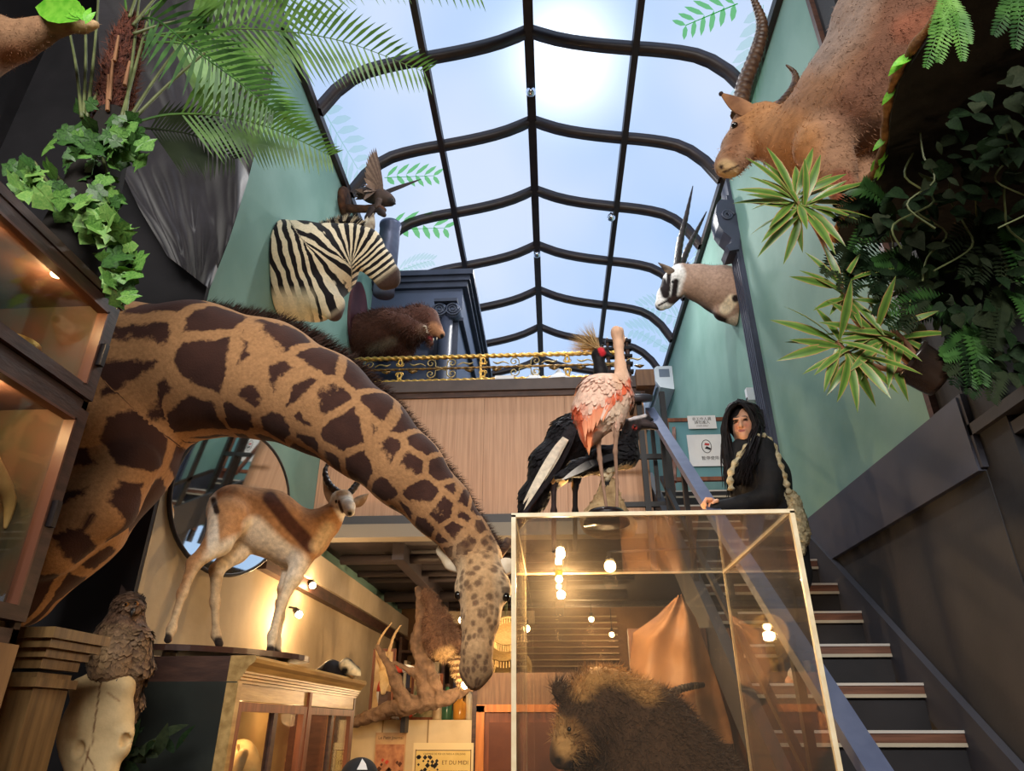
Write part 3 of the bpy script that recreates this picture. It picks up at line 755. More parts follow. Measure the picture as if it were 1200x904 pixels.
# ---------------------------------------------------------------- oryx head on the right wall
def oryx():
    Y = 5.68
    t = thing('oryx_mount', PX(862, 378, XR), 'oryx head mount with black and white face and long straight horns', 'trophy')
    b = Body(.04)
    b.chain([(866, 348, Y, 33), (846, 340, Y, 28), (820, 332, Y, 21), (800, 326, Y, 17)], k=.05)
    b.chain([(848, 365, Y, 12), (866, 368, Y, 15)])
    b.chain([(798, 325, Y, 15), (790, 330, Y, 13), (780, 346, Y, 9.5), (775, 357, Y, 7.5)], k=.03)
    b.chain([(795, 340, Y, 9), (782, 356, Y, 6)], k=.02)
    b.plane((XR-.004, 0, 0), (-1, 0, 0))
    V, F = b.mesh(.011)
    wht, blk = S(230, 226, 222), S(34, 24, 24)
    C = paint(V, S(168, 138, 120), [([(786, 322), (772, 362)], 17, wht, 5), ([(776, 330), (780, 345)], 5, blk, 2), ([(784, 322), (783, 340)], 2.6, blk, 1.2), ([(792, 330), (789, 352)], 3.6, blk, 2),
                                    ([(786, 352), (800, 352), (850, 378)], 5, S(52, 36, 32), 3), ([(770, 364)], 3.2, blk, 2), ([(772, 358), (783, 352)], 1.2, blk, 1),
                                    ([(850, 362), (858, 352)], 7, S(226, 206, 176), 3), ([(862, 350)], 4.5, blk, 2), ([(858, 378), (866, 374)], 6, S(214, 196, 176), 4)])
    mk('body', V, F, HIDE, t, True, cols=C)
    horn('horn', t, [(793, 316, Y-.04, 4.4), (797, 285, Y-.05, 4), (805, 250, Y-.06, 2.6), (812, 218, Y-.06, .5)], HORNM, 14, .07)
    horn('horn', t, [(797, 316, Y+.06, 4), (806, 292, Y+.08, 3.6), (818, 268, Y+.1, 2.2), (828, 248, Y+.12, .5)], HORNM, 14, .07)
    EM = M('oryx_ear', S(150, 128, 110), S(60, 48, 44), rough=.9, scale=12)
    ear(t, (794, 322, Y-.09), (771, 308, Y-.14), 5, EM); ear(t, (802, 318, Y+.1), (795, 312, Y+.15), 4, EM)
    eye(t, 788, 331, Y-.085, 2.3)
    N = vnormals(V, F); q = project(V)
    fur('mane', V, N, np.tile(np.array(S(58, 40, 34)), (len(V), 1)), t, HAIR, 900, .05, .005, (0, 0, 1), .6, mask=(np.abs(V[:, 1]-Y) < .04) & (N[:, 2] > .75) & (q[:, 0] > 796), seed=6, jit=.2)
oryx()
# ================================================================ more mounted animals
CASE_X0, CASE_X1, CASE_Y0, CASE_Y1, CASE_Z = -.123, .815, 2.3, 3.32, E+.646
def springbok():
    def YY(x): return 3.05+(x-197)*.004 if x < 345 else 3.642+(x-345)*.0008
    t = thing('springbok', P(270, 768, YY(270)), 'mounted springbok with dark flank stripe standing on the cabinet', 'antelope')
    b = Body(.035)
    b.chain([(274, 598, YY(274), 30), (312, 612, YY(312)-.02, 36), (346, 630, YY(346)-.06, 33), (364, 628, YY(364)-.08, 24)], k=.05)
    b.chain([(360, 622, YY(360)-.08, 22), (382, 612, YY(382)-.1, 16), (398, 594, YY(398)-.12, 11)], k=.04)
    b.chain([(398, 586, YY(398)-.12, 11), (402, 586, YY(402)-.16, 11), (408, 594, YY(408)-.24, 7.5), (410, 600, YY(410)-.27, 6)], k=.02)
    # hind legs
    b.chain([(268, 608, YY(268)-.07, 24), (256, 636, YY(256)-.08, 15), (228, 660, YY(228)-.06, 7.5), (214, 695, YY(214)-.06, 5), (201, 738, YY(201)-.06, 4.2), (197, 750, YY(197)-.07, 4.6)], k=.03)
    b.chain([(282, 618, YY(282)+.08, 24), (276, 646, YY(276)+.08, 14), (254, 668, YY(254)+.07, 7.5), (252, 705, YY(252)+.07, 4.8), (253, 744, YY(253)+.07, 4.2), (257, 755, YY(257)+.05, 4.8)], k=.03)
    # fore legs
    b.chain([(356, 648, YY(356)-.12, 15), (343, 680, YY(343)-.12, 8), (330, 706, YY(330)-.12, 5.6), (319, 746, YY(319)-.12, 4.4), (317, 764, YY(317)-.13, 5)], k=.03)
    b.chain([(346, 652, YY(346)+.02, 13), (333, 690, YY(333)+.02, 6.5), (328, 724, YY(328)+.02, 4.6), (324, 752, YY(324)+.02, 4.2), (325, 764, YY(325)+.01, 4.8)], k=.03)
    b.chain([(250, 586, YY(250), 5), (249, 608, YY(249), 3)], k=.01)
    V, F = b.mesh(.0085)
    tan, wh, dk = S(176, 128, 86), S(228, 212, 190), S(84, 50, 36)
    C = paint(V, tan, [([(262, 660), (300, 645), (340, 668)], 24, wh, 10), ([(298, 618), (330, 650)], 13, wh, 8), ([(246, 580), (250, 640)], 7, wh, 4), ([(316, 584), (338, 612), (364, 640)], 8.5, dk, 4),
                       ([(240, 668), (196, 756)], 12, S(198, 170, 134), 8), ([(254, 680), (257, 758)], 9, S(192, 164, 128), 6), ([(345, 690), (318, 768)], 14, S(206, 186, 156), 8),
                       ([(250, 586), (254, 600)], 3.5, S(50, 34, 28), 2), ([(372, 640), (384, 620)], 8, S(206, 178, 142), 8), ([(398, 582), (410, 602)], 13, S(236, 226, 210), 4),
                       ([(397, 588), (401, 600)], 1.8, S(70, 44, 34), 1), ([(410, 602)], 3.2, S(40, 30, 28), 2), ([(397, 578), (405, 577)], 4, S(196, 160, 120), 3),
                       ([(196, 748), (197, 756)], 6, S(44, 34, 30), 3), ([(256, 752), (258, 760)], 6, S(44, 34, 30), 3), ([(317, 762), (326, 768)], 6, S(44, 34, 30), 3)])
    mk('body', V, F, HIDE, t, True, cols=C)
    horn('horn', t, [(397, 578, YY(397)-.12, 4.4), (386, 568, YY(386)-.1, 4), (381, 553, YY(382)-.08, 3.2), (387, 539, YY(389)-.06, .8)], HORNM, 9, .1)
    horn('horn', t, [(409, 579, YY(409)-.12, 4.2), (417, 569, YY(417)-.1, 3.8), (424, 557, YY(424)-.08, 2.8), (424, 545, YY(424)-.05, .8)], HORNM, 9, .1)
    EM = M('springbok_ear', S(214, 196, 170), S(150, 120, 92), rough=.9, scale=10)
    ear(t, (391, 590, YY(391)-.1), (379, 557, YY(379)-.06), 7, EM); ear(t, (414, 592, YY(414)-.12), (432, 579, YY(432)-.1), 6.5, EM)
    eye(t, 395, 588, YY(395)-.2, 2.6); eye(t, 412, 588, YY(412)-.2, 2.2)
    bb = P(318, 768, YY(318))
    return t
springbok()

def flamingo():
    Y = 2.44
    base = Vector((P(710, 600, Y).x, Y, CASE_Z))
    t = thing('flamingo', base, 'pink flamingo with orange wing edges standing upright on the glass case', 'flamingo')
    MB().lathe([(.083, .0), (.083, .012), (.07, .02), (.075, .034), (.062, .05), (.02, .052)], base, n=28).go('base', M('ebony_base', S(34, 24, 24), rough=.25), t, True)
    b = Body(.03)
    b.chain([(722, 456, Y, 17), (706, 466, Y, 27), (698, 484, Y, 25), (692, 508, Y, 11), (689, 522, Y, 4)], k=.04)
    b.chain([(728, 468, Y, 12), (716, 486, Y, 13), (705, 496, Y, 8)], k=.04)
    b.chain([(729, 446, Y, 10), (727, 428, Y+.02, 6.2), (725, 405, Y+.02, 5.4), (723, 392, Y+.01, 6), (722, 388, Y, 6)], k=.015)
    b.chain([(726, 388, Y+.04, 5), (729, 398, Y+.06, 3.4), (728, 406, Y+.06, 1.4)], k=.012)
    for pts in ([(724, 488, Y-.03, 5), (722, 510, Y-.03, 3), (721, 529, Y-.03, 2.6), (723, 565, Y, 1.9), (723, 596, Y, 2.2)], [(701, 496, Y+.03, 5), (701, 518, Y+.03, 3), (703, 538, Y+.02, 2.8), (707, 570, Y, 1.9), (711, 597, Y, 2.2)]):
        b.chain(pts, k=.01)
    V, F = b.mesh(.0055)
    pk, orr = S(240, 200, 178), S(232, 112, 76)
    C = paint(V, pk, [([(736, 449), (720, 466), (704, 482)], 5.5, orr, 5), ([(678, 478), (690, 524)], 8, orr, 8), ([(704, 484), (694, 505), (688, 528)], 7, S(238, 128, 84), 6), ([(730, 470), (712, 492)], 8, S(238, 208, 182), 6),
                      ([(723, 500), (721, 529), (723, 600)], 7, S(150, 118, 98), 3), ([(701, 512), (703, 538), (711, 600)], 7, S(150, 118, 98), 3), ([(729, 400), (728, 408)], 3.5, S(60, 44, 40), 2), ([(724, 388), (726, 440)], 9, S(226, 182, 152), 3)])
    mk('body', V, F, MCOL('flamingo_plumage', var=.12, vscale=50, bump=.5, bscale=70, stretch=(1, 1, .35)), t, True, cols=C)
    N = vnormals(V, F); pq = project(V); plumage(V, N, C, t, 700, .04, .009, 41, mask=(pq[:, 1] > 440) & (pq[:, 1] < 496), lift=.02, cj=.07, flow=(-.4, 0, -1))
    # long covert feathers along the folded wing
    FE = MCOL('feather', var=.12, vscale=30, bump=.4, bscale=60, stretch=(1, 1, .2)); r = random.Random(5)
    for i in range(16):
        u = i/15; a = (728-44*u, 456+8*u); e = (712-28*u+r.uniform(-2, 2), 486+30*u+r.uniform(-3, 3)); yy = Y-.094+.03*(2*u-1)**2
        cc = orr if u > .45 or i % 4 == 0 else pk
        feather(t, (a[0], a[1], yy), (e[0], e[1], yy+.035*u), 4.6, cc, S(244, 170, 130) if cc is orr else S(246, 214, 196), FE)
    for i in range(5): feather(t, (692-2*i, 495+2*i, Y-.04+.02*i), (690-1.5*i, 534-3*i, Y-.02+.02*i), 3.4, S(236, 120, 76), S(240, 160, 110), FE)
def feather(parent, a, b, wpx, c0, c1, mat, name='feather', curve=0.0, n=7):
    p0, p1 = P(*a), P(*b); w = wpx*PS(*a); d = (p1-p0); L = d.length; d.normalize()
    side = d.cross(Vector((0, 1, 0))).normalized(); nn = side.cross(d); V = []; C = []; F = []
    for i in range(n+1):
        t = i/n; ww = w*(math.sin(math.pi*(.18+.82*t)**.7)*.9+.08)*(1 if t < .999 else .15)
        c = p0+d*(L*t)+side*(curve*L*math.sin(math.pi*t)); col = np.array(c0)*(1-t)+np.array(c1)*t
        for s in (-1, 0, 1): V.append(c+side*(ww*s)+nn*((.012 if s == 0 else 0)*w*40*.02)); C.append(col)
    for i in range(n):
        for j in range(2): k = 3*i+j; F.append((k, k+1, k+4, k+3))
    m = len(V); V += [p+nn*-.003 for p in V]; C += C; F += [tuple(reversed([q+m for q in f])) for f in F]
    return mk(name, V, F, mat, parent, True, cols=np.array(C))
flamingo()
FEB = MCOL('bird_feather', var=.2, vscale=40, bump=.4, bscale=60, rough=.6)

def crane():
    Y = 2.88
    base = Vector((P(660, 600, Y).x, Y, CASE_Z))
    t = thing('crowned_crane', base, 'black crowned crane with straw crest and white wing behind the flamingo', 'crane')
    b = Body(.03)
    b.chain([(697, 492, Y, 16), (672, 514, Y, 25), (648, 545, Y, 23), (626, 582, Y, 13), (607, 618, Y, 4)], k=.05)
    b.chain([(698, 488, Y, 13), (708, 460, Y, 8), (704, 436, Y, 7), (701, 418, Y, 7)], k=.03)
    b.chain([(701, 416, Y, 7.5), (707, 413, Y-.02, 6), (714, 416, Y-.03, 2.5), (718, 418, Y-.04, 1)], k=.015)
    for (x, dy) in ((649, -.05), (674, .05)): b.chain([(x+4, 540, Y+dy, 8), (x, 570, Y+dy, 3.4), (x, 600, Y+dy, 3), (x, 646, Y+dy, 3)], k=.02)
    V, F = b.mesh(.007)
    C = paint(V, S(24, 21, 25), [([(704, 409), (706, 414)], 3.4, S(206, 44, 54), 1.5), ([(701, 404), (708, 405)], 2.2, S(225, 215, 205), 1.5), ([(649, 570), (649, 660)], 5, S(52, 40, 40), 2), ([(655, 555), (664, 568)], 6, S(226, 194, 140), 4)])
    mk('body', V, F, MCOL('black_plumage', var=.3, vscale=30, bump=.5, bscale=60, rough=.6), t, True, cols=C)
    N = vnormals(V, F); pq = project(V); plumage(V, N, C, t, 2200, .045, .011, 42, mask=(pq[:, 1] > 480) & (pq[:, 1] < 600) & ((pq[:, 1] < 556) | (pq[:, 0] < 645)), flow=(-.5, 0, -1))
    for i in range(9):
        u = i/8; feather(t, (663-9*u, 514+10*u, Y-.16), (628-20*u+(i % 3)*3, 570+28*u-(i % 2)*6, Y-.12), 5, S(232, 220, 200), S(214, 200, 178), FEB)
    for i in range(8):
        u = i/7; feather(t, (672-24*u, 500+30*u, Y-.15), (650-38*u, 560+48*u, Y-.1), 6, S(30, 26, 32), S(44, 38, 44), FEB)
    for i in range(6): feather(t, (640, 560+4*i, Y-.08+.03*i), (604+4*i, 622-3*i, Y-.04+.02*i), 5, S(70, 40, 42), S(28, 24, 28), FEB)
    r = np.random.default_rng(2); c0 = P(699, 408, Y); VV = []; FF = []
    for i in range(420):
        a = math.radians(r.uniform(95, 190)); s = PS(699, 408, Y); L = r.uniform(22, 38)*s
        d = Vector((math.cos(a), r.normal(0, .28), math.sin(a))).normalized(); sd = Vector((r.normal(), r.normal(), r.normal())).normalized()*.0022
        p = c0+Vector((r.normal(0, .006), r.normal(0, .006), r.normal(0, .008))); n = len(VV); VV += [p-sd, p+sd, p+d*L]; FF.append((n, n+1, n+2))
    m = mk('crest', VV, FF, M('straw_crest', S(206, 176, 124), S(170, 136, 92), scale=50, rough=.8), t); m['kind'] = 'stuff'
    eye(t, 706, 405, Y-.05, 1.8)
crane()
def hornbill():
    Y = 2.6
    t = thing('hornbill', Vector((P(712, 600, Y).x, Y, CASE_Z+.13)), 'black hornbill with casqued bill and pale belly perched on the rock', 'hornbill')
    b = Body(.02)
    b.chain([(739, 500, Y, 10), (737, 516, Y, 9), (734, 532, Y, 14), (708, 540, Y, 15), (680, 549, Y, 9), (652, 560, Y, 3)], k=.03)
    b.chain([(746, 498, Y, 7.5), (757, 498, Y, 5), (766, 500, Y, 3), (772, 504, Y, .8)], k=.015)
    b.chain([(744, 492, Y, 4), (756, 489, Y, 3.2), (764, 492, Y, 2)], k=.008)
    for dy in (-.03, .03): b.chain([(716, 548, Y+dy, 6), (712, 562, Y+dy, 3), (711, 574, Y+dy, 2.6)], k=.01)
    V, F = b.mesh(.005)
    C = paint(V, S(24, 22, 26), [([(742, 546), (715, 556), (690, 560)], 6, S(226, 206, 170), 3), ([(744, 501)], 3, S(176, 60, 50), 1), ([(750, 496), (774, 504)], 6, S(58, 48, 48), 3), ([(752, 500), (772, 503)], .9, S(20, 16, 16), .6), ([(738, 491), (756, 487)], 2, S(196, 190, 190), 1.5)])
    mk('body', V, F, MATS['black_plumage'], t, True, cols=C)
    N = vnormals(V, F); pq = project(V); plumage(V, N, C, t, 900, .03, .008, 43, mask=(pq[:, 1] > 505) & (pq[:, 1] < 556) & (pq[:, 0] < 748), flow=(-1, 0, -.5))
    for i in range(7): feather(t, (722-5*i, 534+1.5*i, Y-.085), (664-2*i+i, 556+1.2*i, Y-.06), 4.5, S(26, 24, 30), S(220, 214, 206) if i > 4 else S(36, 34, 40), FEB)
    eye(t, 744, 500, Y-.045, 1.6)
    bb = Body(.03); z0 = CASE_Z
    c = P(712, 600, Y); x = c.x
    bb.cone((x, Y, z0+.05), (x+.01, Y, z0+.2), .085, .035).cone((x-.05, Y-.03, z0+.05), (x-.02, Y, z0+.12), .06, .03).cone((x+.05, Y+.02, z0+.04), (x+.03, Y, z0+.1), .06, .03)
    bb.plane((0, 0, z0+.001), (0, 0, 1)); V, F = bb.mesh(.009)
    V = V + rng.normal(0, .0025, V.shape)*np.clip((V[:, 2:3]-z0-.01)*50, 0, 1)
    single(mk('rock', V, F, M('tan_rock', S(140, 112, 78), S(190, 160, 118), rough=.9, scale=18, bump=.5, bscale=40), None, True), 'rough tan rock under the hornbill on the glass case', 'rock')
hornbill()

def eagle():
    Y = 5.2
    w = PX(412, 238, XL)
    t = thing('eagle', w, 'dark bird of prey with raised wings on a wooden wall bracket', 'bird')
    # bracket: slice of trunk against the wall, branch as perch
    MB().lathe([(.0, 0), (.14, .0), (.15, .03), (.14, .06), (.05, .065)], (XL, Y, P(412, 236, Y).z), (1, 0, 0), 16).go('bracket', M('bark', S(96, 62, 42), S(60, 40, 32), rough=.9, scale=20, bump=.6, bscale=30), t, True)
    a = P(414, 244, Y); MB().tube([(XL+.03, Y, a.z), P(428, 245, Y), P(444, 243, Y-.03), P(450, 247, Y-.05)], [.045, .04, .035, .03], 10).go('perch', MATS['bark'], t, True)
    b = Body(.03)
    b.chain([(424, 226, Y, 6), (434, 228, Y, 9), (446, 232, Y, 10), (454, 234, Y, 7), (458, 236, Y, 5.5)], k=.04); b.chain([(459, 236, Y-.02, 3), (463, 239, Y-.02, 1.2)], k=.01)
    for dy in (-.05, .05): b.chain([(444, 236, Y+dy, 4), (441, 243, Y+dy, 3)], k=.01)
    V, F = b.mesh(.009); C = paint(V, S(70, 54, 46), [([(459, 236)], 5, S(40, 32, 30), 3), ([(462, 239)], 2, S(30, 28, 28), 1)])
    mk('body', V, F, FEB, t, True, cols=C)
    for i in range(13):
        u = i/12; feather(t, (446-8*u, 226-4*u, Y-.08), (438-4*u*(1-u)*4-14*u+2, 173+58*u*u+4*u, Y-.12-.1*u), 4.2, S(96, 74, 60), S(150, 122, 100) if i % 2 else S(112, 88, 72), FEB)
    for i in range(9):
        u = i/8; feather(t, (450-2*u, 226+2*u, Y+.1), (494-26*u, 210+8*u, Y+.16), 3.4, S(46, 38, 36), S(60, 48, 44), FEB)
    for i in range(5): feather(t, (430, 226+i, Y-.05+.025*i), (416, 222+3*i, Y-.08+.04*i), 3.5, S(90, 68, 54), S(120, 96, 78), FEB)
    eye(t, 459, 234, Y-.045, 1)
    # small prey hanging at the end of the perch
    bd = Body(.02).chain([(436, 246, Y-.04, 5), (432, 256, Y-.03, 4.5), (430, 266, Y-.03, 2)]).chain([(446, 248, Y-.04, 5), (450, 252, Y-.06, 3)])
    V, F = bd.mesh(.01); mk('prey', V, F, FEB, t, True, cols=paint(V, S(46, 34, 32), []))
eagle()

def bear_mount():
    Y = 6.1
    t = thing('bear_mount', PX(430, 412, XL), 'brown bear half mount with raised paw and open jaws on a burgundy plaque', 'trophy')
    zc = PX(425, 388, XL).z
    pl = [(XL, Y+.33*math.cos(a), zc+.42*math.sin(a)) for a in [i*math.pi/16 for i in range(32)]]
    MB().prism(pl, (.03, 0, 0)).go('plaque', M('burgundy_board', S(70, 38, 46), S(88, 50, 58), rough=.4), t)
    b = Body(.06)
    b.chain([(424, 395, Y, 26), (448, 392, Y, 27), (470, 388, Y, 24), (486, 378, Y, 18)], k=.08)
    b.chain([(490, 373, Y, 15), (500, 375, Y-.03, 14), (508, 384, Y-.05, 9), (516, 392, Y-.07, 5.5)], k=.05)
    b.chain([(500, 392, Y-.04, 7), (505, 403, Y-.06, 3.4)], k=.02)
    b.chain([(450, 376, Y-.18, 13), (472, 380, Y-.24, 11), (486, 386, Y-.26, 9), (495, 386, Y-.27, 6)], k=.04)
    b.chain([(455, 400, Y+.15, 14), (474, 412, Y+.1, 12)], k=.04)
    for q in ((493, 361, Y-.1), (484, 362, Y+.12)): b.chain([(*q, 4.6)], k=.02)
    b.plane((XL+.02, 0, 0), (1, 0, 0))
    V, F = b.mesh(.012); N = vnormals(V, F)
    C = paint(V, S(84, 52, 42), [([(508, 385), (519, 394)], 7, S(168, 118, 84), 5), ([(518, 394)], 2.6, S(24, 20, 20), 1.5), ([(503, 396), (512, 398)], 2.2, S(120, 40, 40), 1), ([(495, 386)], 7, S(112, 82, 68), 4), ([(436, 410), (460, 400)], 5, S(120, 104, 88), 8)])
    mk('body', V, F, HIDE, t, True, cols=C)
    fl = np.tile(np.array([-.6, 0, -.6]), (len(V), 1)); q = project(V)
    fur('fur', V, N, C, t, HAIR, 9000, .055, .006, fl, .45, mask=q[:, 0] < 506, seed=8)
    CL = M('ivory_claw', S(220, 205, 180), rough=.4)
    for i in range(4):
        p = P(495+.5*i, 383+2.2*i, Y-.31+.02*i); MB().tube([p, p+Vector((.035, -.01, -.005)), p+Vector((.05, -.01, -.02))], [.009, .006, .001], 6).go('claw', CL, t, True)
    for q in ((508, 397, Y-.12), (512, 396, Y-.09)):
        p = P(*q); MB().tube([p, p+Vector((0, 0, -.03))], [.008, .001], 6).go('tooth', CL, t)
    eye(t, 505, 377, Y-.13, 1.6)
bear_mount()

def big_antelope():
    t = thing('sable_antelope', P(1000, 243, 2.72), 'large reddish antelope with ringed curved horns on the leafy ledge', 'antelope')
    b = Body(.06)
    b.chain([(905, 158, 2.88, 30), (936, 163, 2.82, 38), (970, 150, 2.7, 53), (1008, 112, 2.54, 66), (1042, 56, 2.36, 62), (1068, -8, 2.2, 62), (1085, -70, 2.05, 62)], k=.09)
    b.chain([(895, 146, 2.9, 25), (882, 148, 2.92, 22), (866, 172, 2.94, 18), (855, 190, 2.93, 14), (851, 195, 2.93, 12.5)], k=.05)
    b.chain([(878, 172, 2.94, 14), (860, 196, 2.93, 10)], k=.03)
    b.chain([(965, 172, 2.6, 34), (978, 200, 2.6, 22), (992, 228, 2.62, 14), (1000, 243, 2.62, 11.5)], k=.05)
    b.chain([(1004, 160, 2.72, 30), (1010, 190, 2.72, 18), (1014, 220, 2.72, 12)], k=.05)
    b.chain([(1022, 22, 2.3, 44), (1062, 32, 2.22, 26), (1090, 22, 2.18, 15), (1112, 10, 2.14, 12)], k=.06)
    b.chain([(1052, 20, 2.46, 40), (1090, 30, 2.42, 16), (1120, 30, 2.4, 12)], k=.05)
    for q in ((1090, 22, 2.18), (1100, 28, 2.42)):
        p = P(*q); b.cone(p, (p.x+.06, p.y-.03, 3.74), .04, .028, .03)
    p = P(1014, 220, 2.72); b.cone(p, (p.x, p.y, 3.74), .038, .034, .02)
    V, F = b.mesh(.0125)
    C = paint(V, S(152, 114, 88), [([(1005, 120), (1040, 60), (1060, 0)], 30, S(126, 88, 70), 30), ([(960, 60), (990, 30), (1010, -20)], 24, S(146, 124, 112), 24), ([(880, 110), (900, 150), (930, 165)], 32, S(172, 122, 80), 22),
                                   ([(850, 197), (856, 200)], 10, S(198, 168, 126), 6), ([(845, 196)], 3, S(60, 42, 36), 2), ([(848, 202), (866, 194)], 1.2, S(70, 48, 38), 1), ([(867, 150), (856, 178)], 7, S(132, 92, 66), 6),
                                   ([(985, 215), (1002, 250)], 16, S(140, 84, 64), 8), ([(1060, 35), (1110, 12)], 16, S(146, 92, 70), 10)])
    mk('body', V, F, MCOL('antelope_hide', var=.2, vscale=14, bump=.5, bscale=90, stretch=(1, 1, 2.5)), t, True, cols=C)
    N = vnormals(V, F); q = project(V)
    fur('fur', V, N, C, t, HAIR, 14000, .03, .0035, (.5, -.2, -.6), .3, seed=9)
    horn('horn', t, [(866, 136, 2.9, 9.5), (872, 100, 2.9, 9), (887, 60, 2.88, 8), (893, 30, 2.84, 6.5), (885, 4, 2.8, 4), (876, -14, 2.76, 1.2)], HORNB, 30, .09, 14)
    horn('horn', t, [(902, 136, 2.96, 7), (919, 119, 2.98, 6.4), (931, 101, 2.98, 5.2), (931, 86, 2.97, 3.4), (921, 76, 2.95, .8)], HORNB, 16, .09, 12)
    EM = M('antelope_ear', S(168, 122, 86), S(120, 82, 58), rough=.9, scale=10)
    ear(t, (886, 132, 2.82), (843, 109, 2.8), 12, EM); ear(t, (900, 132, 3.04), (912, 118, 3.1), 8, EM)
    eye(t, 861, 147, 2.855, 4)
    MB().ball(P(845, 110, 2.8), .014, 8, 6).go('ear_tip', M('dark_tip', S(50, 34, 30), rough=.9), t, True)
big_antelope()

def leaf_eater():
    Y = 1.66
    t = thing('tan_animal', P(-70, 250, Y), 'tan animal head holding bright green leaves in its mouth above the cabinet', 'animal')
    b = Body(.04)
    b.chain([(-80, 235, Y, 52), (-70, 130, Y, 46), (-34, 58, Y, 30), (-4, 48, Y, 27), (20, 48, Y, 18), (45, 38, Y, 13), (72, 27, Y, 10), (96, 29, Y, 6.5), (112, 29, Y, 4.5)], k=.05)
    V, F = b.mesh(.008); N = vnormals(V, F)
    C = paint(V, S(148, 112, 84), [([(-20, 70), (30, 62)], 14, S(150, 104, 74), 12), ([(92, 32), (118, 28)], 7, S(206, 172, 132), 5)])
    mk('body', V, F, HIDE, t, True, cols=C); fur('fur', V, N, C, t, HAIR, 5000, .018, .002, (.4, 0, -.6), .3, seed=12)
leaf_eater()

def owl():
    Y = 2.6
    t = thing('eagle_owl', P(125, 800, Y), 'brown eagle owl with ear tufts perched on the pale skull', 'owl')
    b = Body(.03)
    b.chain([(150, 712, Y, 18), (147, 726, Y, 16), (143, 742, Y, 24), (138, 764, Y, 29), (134, 788, Y, 23), (133, 800, Y, 14)], k=.03)
    b.chain([(152, 790, Y+.08, 14), (156, 822, Y+.1, 9), (152, 846, Y+.1, 6)], k=.03)
    b.chain([(166, 745, Y-.02, 10), (168, 780, Y+.02, 9), (160, 808, Y+.06, 5)], k=.03)
    b.chain([(147, 712, Y-.045, 9), (159, 711, Y-.04, 8.5)], k=.012)
    V, F = b.mesh(.007); N = vnormals(V, F)
    C = paint(V, S(92, 68, 52), [([(152, 712), (160, 716)], 8, S(120, 92, 70), 4), ([(128, 745), (122, 770)], 7, S(150, 122, 88), 6), ([(136, 800), (146, 740)], 9, S(116, 90, 68), 7)])
    C = C*(.7+.55*(np.sin(V[:, 2]*230+np.sin(V[:, 0]*120)*1.5) > 0)[:, None])
    mk('body', V, F, FEB, t, True, cols=C)
    pq = project(V); plumage(V, N, C, t, 2600, .034, .010, 13, tip=S(150, 120, 88), mask=(pq[:, 1] > 725)); plumage(V, N, C, t, 700, .018, .006, 14, mask=pq[:, 1] < 726, name='head_plumage')
    for a, e in (((142, 704, Y-.03), (143, 685, Y-.04)), ((160, 708, Y-.02), (168, 696, Y-.01))):
        for i in range(3): feather(t, (a[0]+2*i, a[1], a[2]), (e[0]+1.5*i, e[1]+2*i, e[2]), 2.6, S(70, 52, 42), S(40, 30, 28), FEB, 'ear_tuft')
    for q in ((149, 709, Y-.07), (160, 708, Y-.06)):
        p = P(*q); e = MB().ball(p, .0095, 10, 8).go('eye', M('amber_eye', S(140, 88, 40), rough=.1), t, True)
        MB().ball(p+Vector((0, -.005, .0)), .0062, 8, 6).go('pupil', M('glass_eye', S(16, 10, 8), rough=.08, spec=.8), e, True)
    p = P(156, 715, Y-.072); MB().tube([p, p+Vector((.005, -.012, -.012)), p+Vector((.003, -.008, -.028))], [.01, .007, .001], 6).go('beak', M('dark_beak', S(40, 34, 32), rough=.4), t, True)
    for dx in (-8, 8):
        p = P(132+dx, 800, Y-.03); MB().tube([p+Vector((0, 0, .02)), p+Vector((0, -.02, -.0)), p+Vector((0, -.03, -.015))], [.014, .011, .004], 6).go('foot', M('dark_beak', S(40, 34, 32)), t, True)
owl()
def skull():
    Y = 2.58
    t = thing('cow_skull', P(118, 930, Y), 'weathered cow skull without horns on a wooden post', 'skull')
    b = Body(.025)
    fl = ((0, 1, 0), .55)
    b.chain([(120, 812, Y, 30), (114, 848, Y, 36), (110, 872, Y, 30), (110, 905, Y-.02, 21), (112, 960, Y-.04, 17), (114, 1000, Y-.04, 13)], k=.04, flat=fl)
    b.chain([(92, 806, Y, 9), (146, 806, Y, 10)], k=.03); b.chain([(82, 856, Y-.01, 9), (80, 868, Y-.01, 7)], k=.03); b.chain([(146, 862, Y-.01, 8), (144, 878, Y-.01, 7)], k=.03)
    b.cut(P(141, 868, Y-.055), (.014, .06, .026)); b.cut(P(86, 880, Y-.09), (.026, .05, .035)); b.cut(P(134, 836, Y-.12), (.008, .05, .014)); b.cut(P(150, 812, Y-.06), (.006, .05, .01))
    V, F = b.mesh(.006)
    C = paint(V, S(206, 178, 132), [([(118, 800), (112, 840), (108, 870), (96, 904)], .9, S(120, 84, 56), .8), ([(90, 810), (84, 860)], 8, S(176, 142, 98), 8), ([(100, 880), (112, 904)], .8, S(120, 84, 56), .8), ([(126, 812), (140, 822)], 1.0, S(160, 124, 84), 2)])
    mk('bone', V, F, MCOL('old_bone', var=.16, vscale=14, bump=.3, bscale=60, rough=.6), t, True, cols=C)
    p = P(113, 985, Y)
    MB().tube([(p.x, p.y+.02, 0), (p.x, p.y+.02, p.z+.1)], .05, 12).go('post', DARKWOOD, t)
skull()

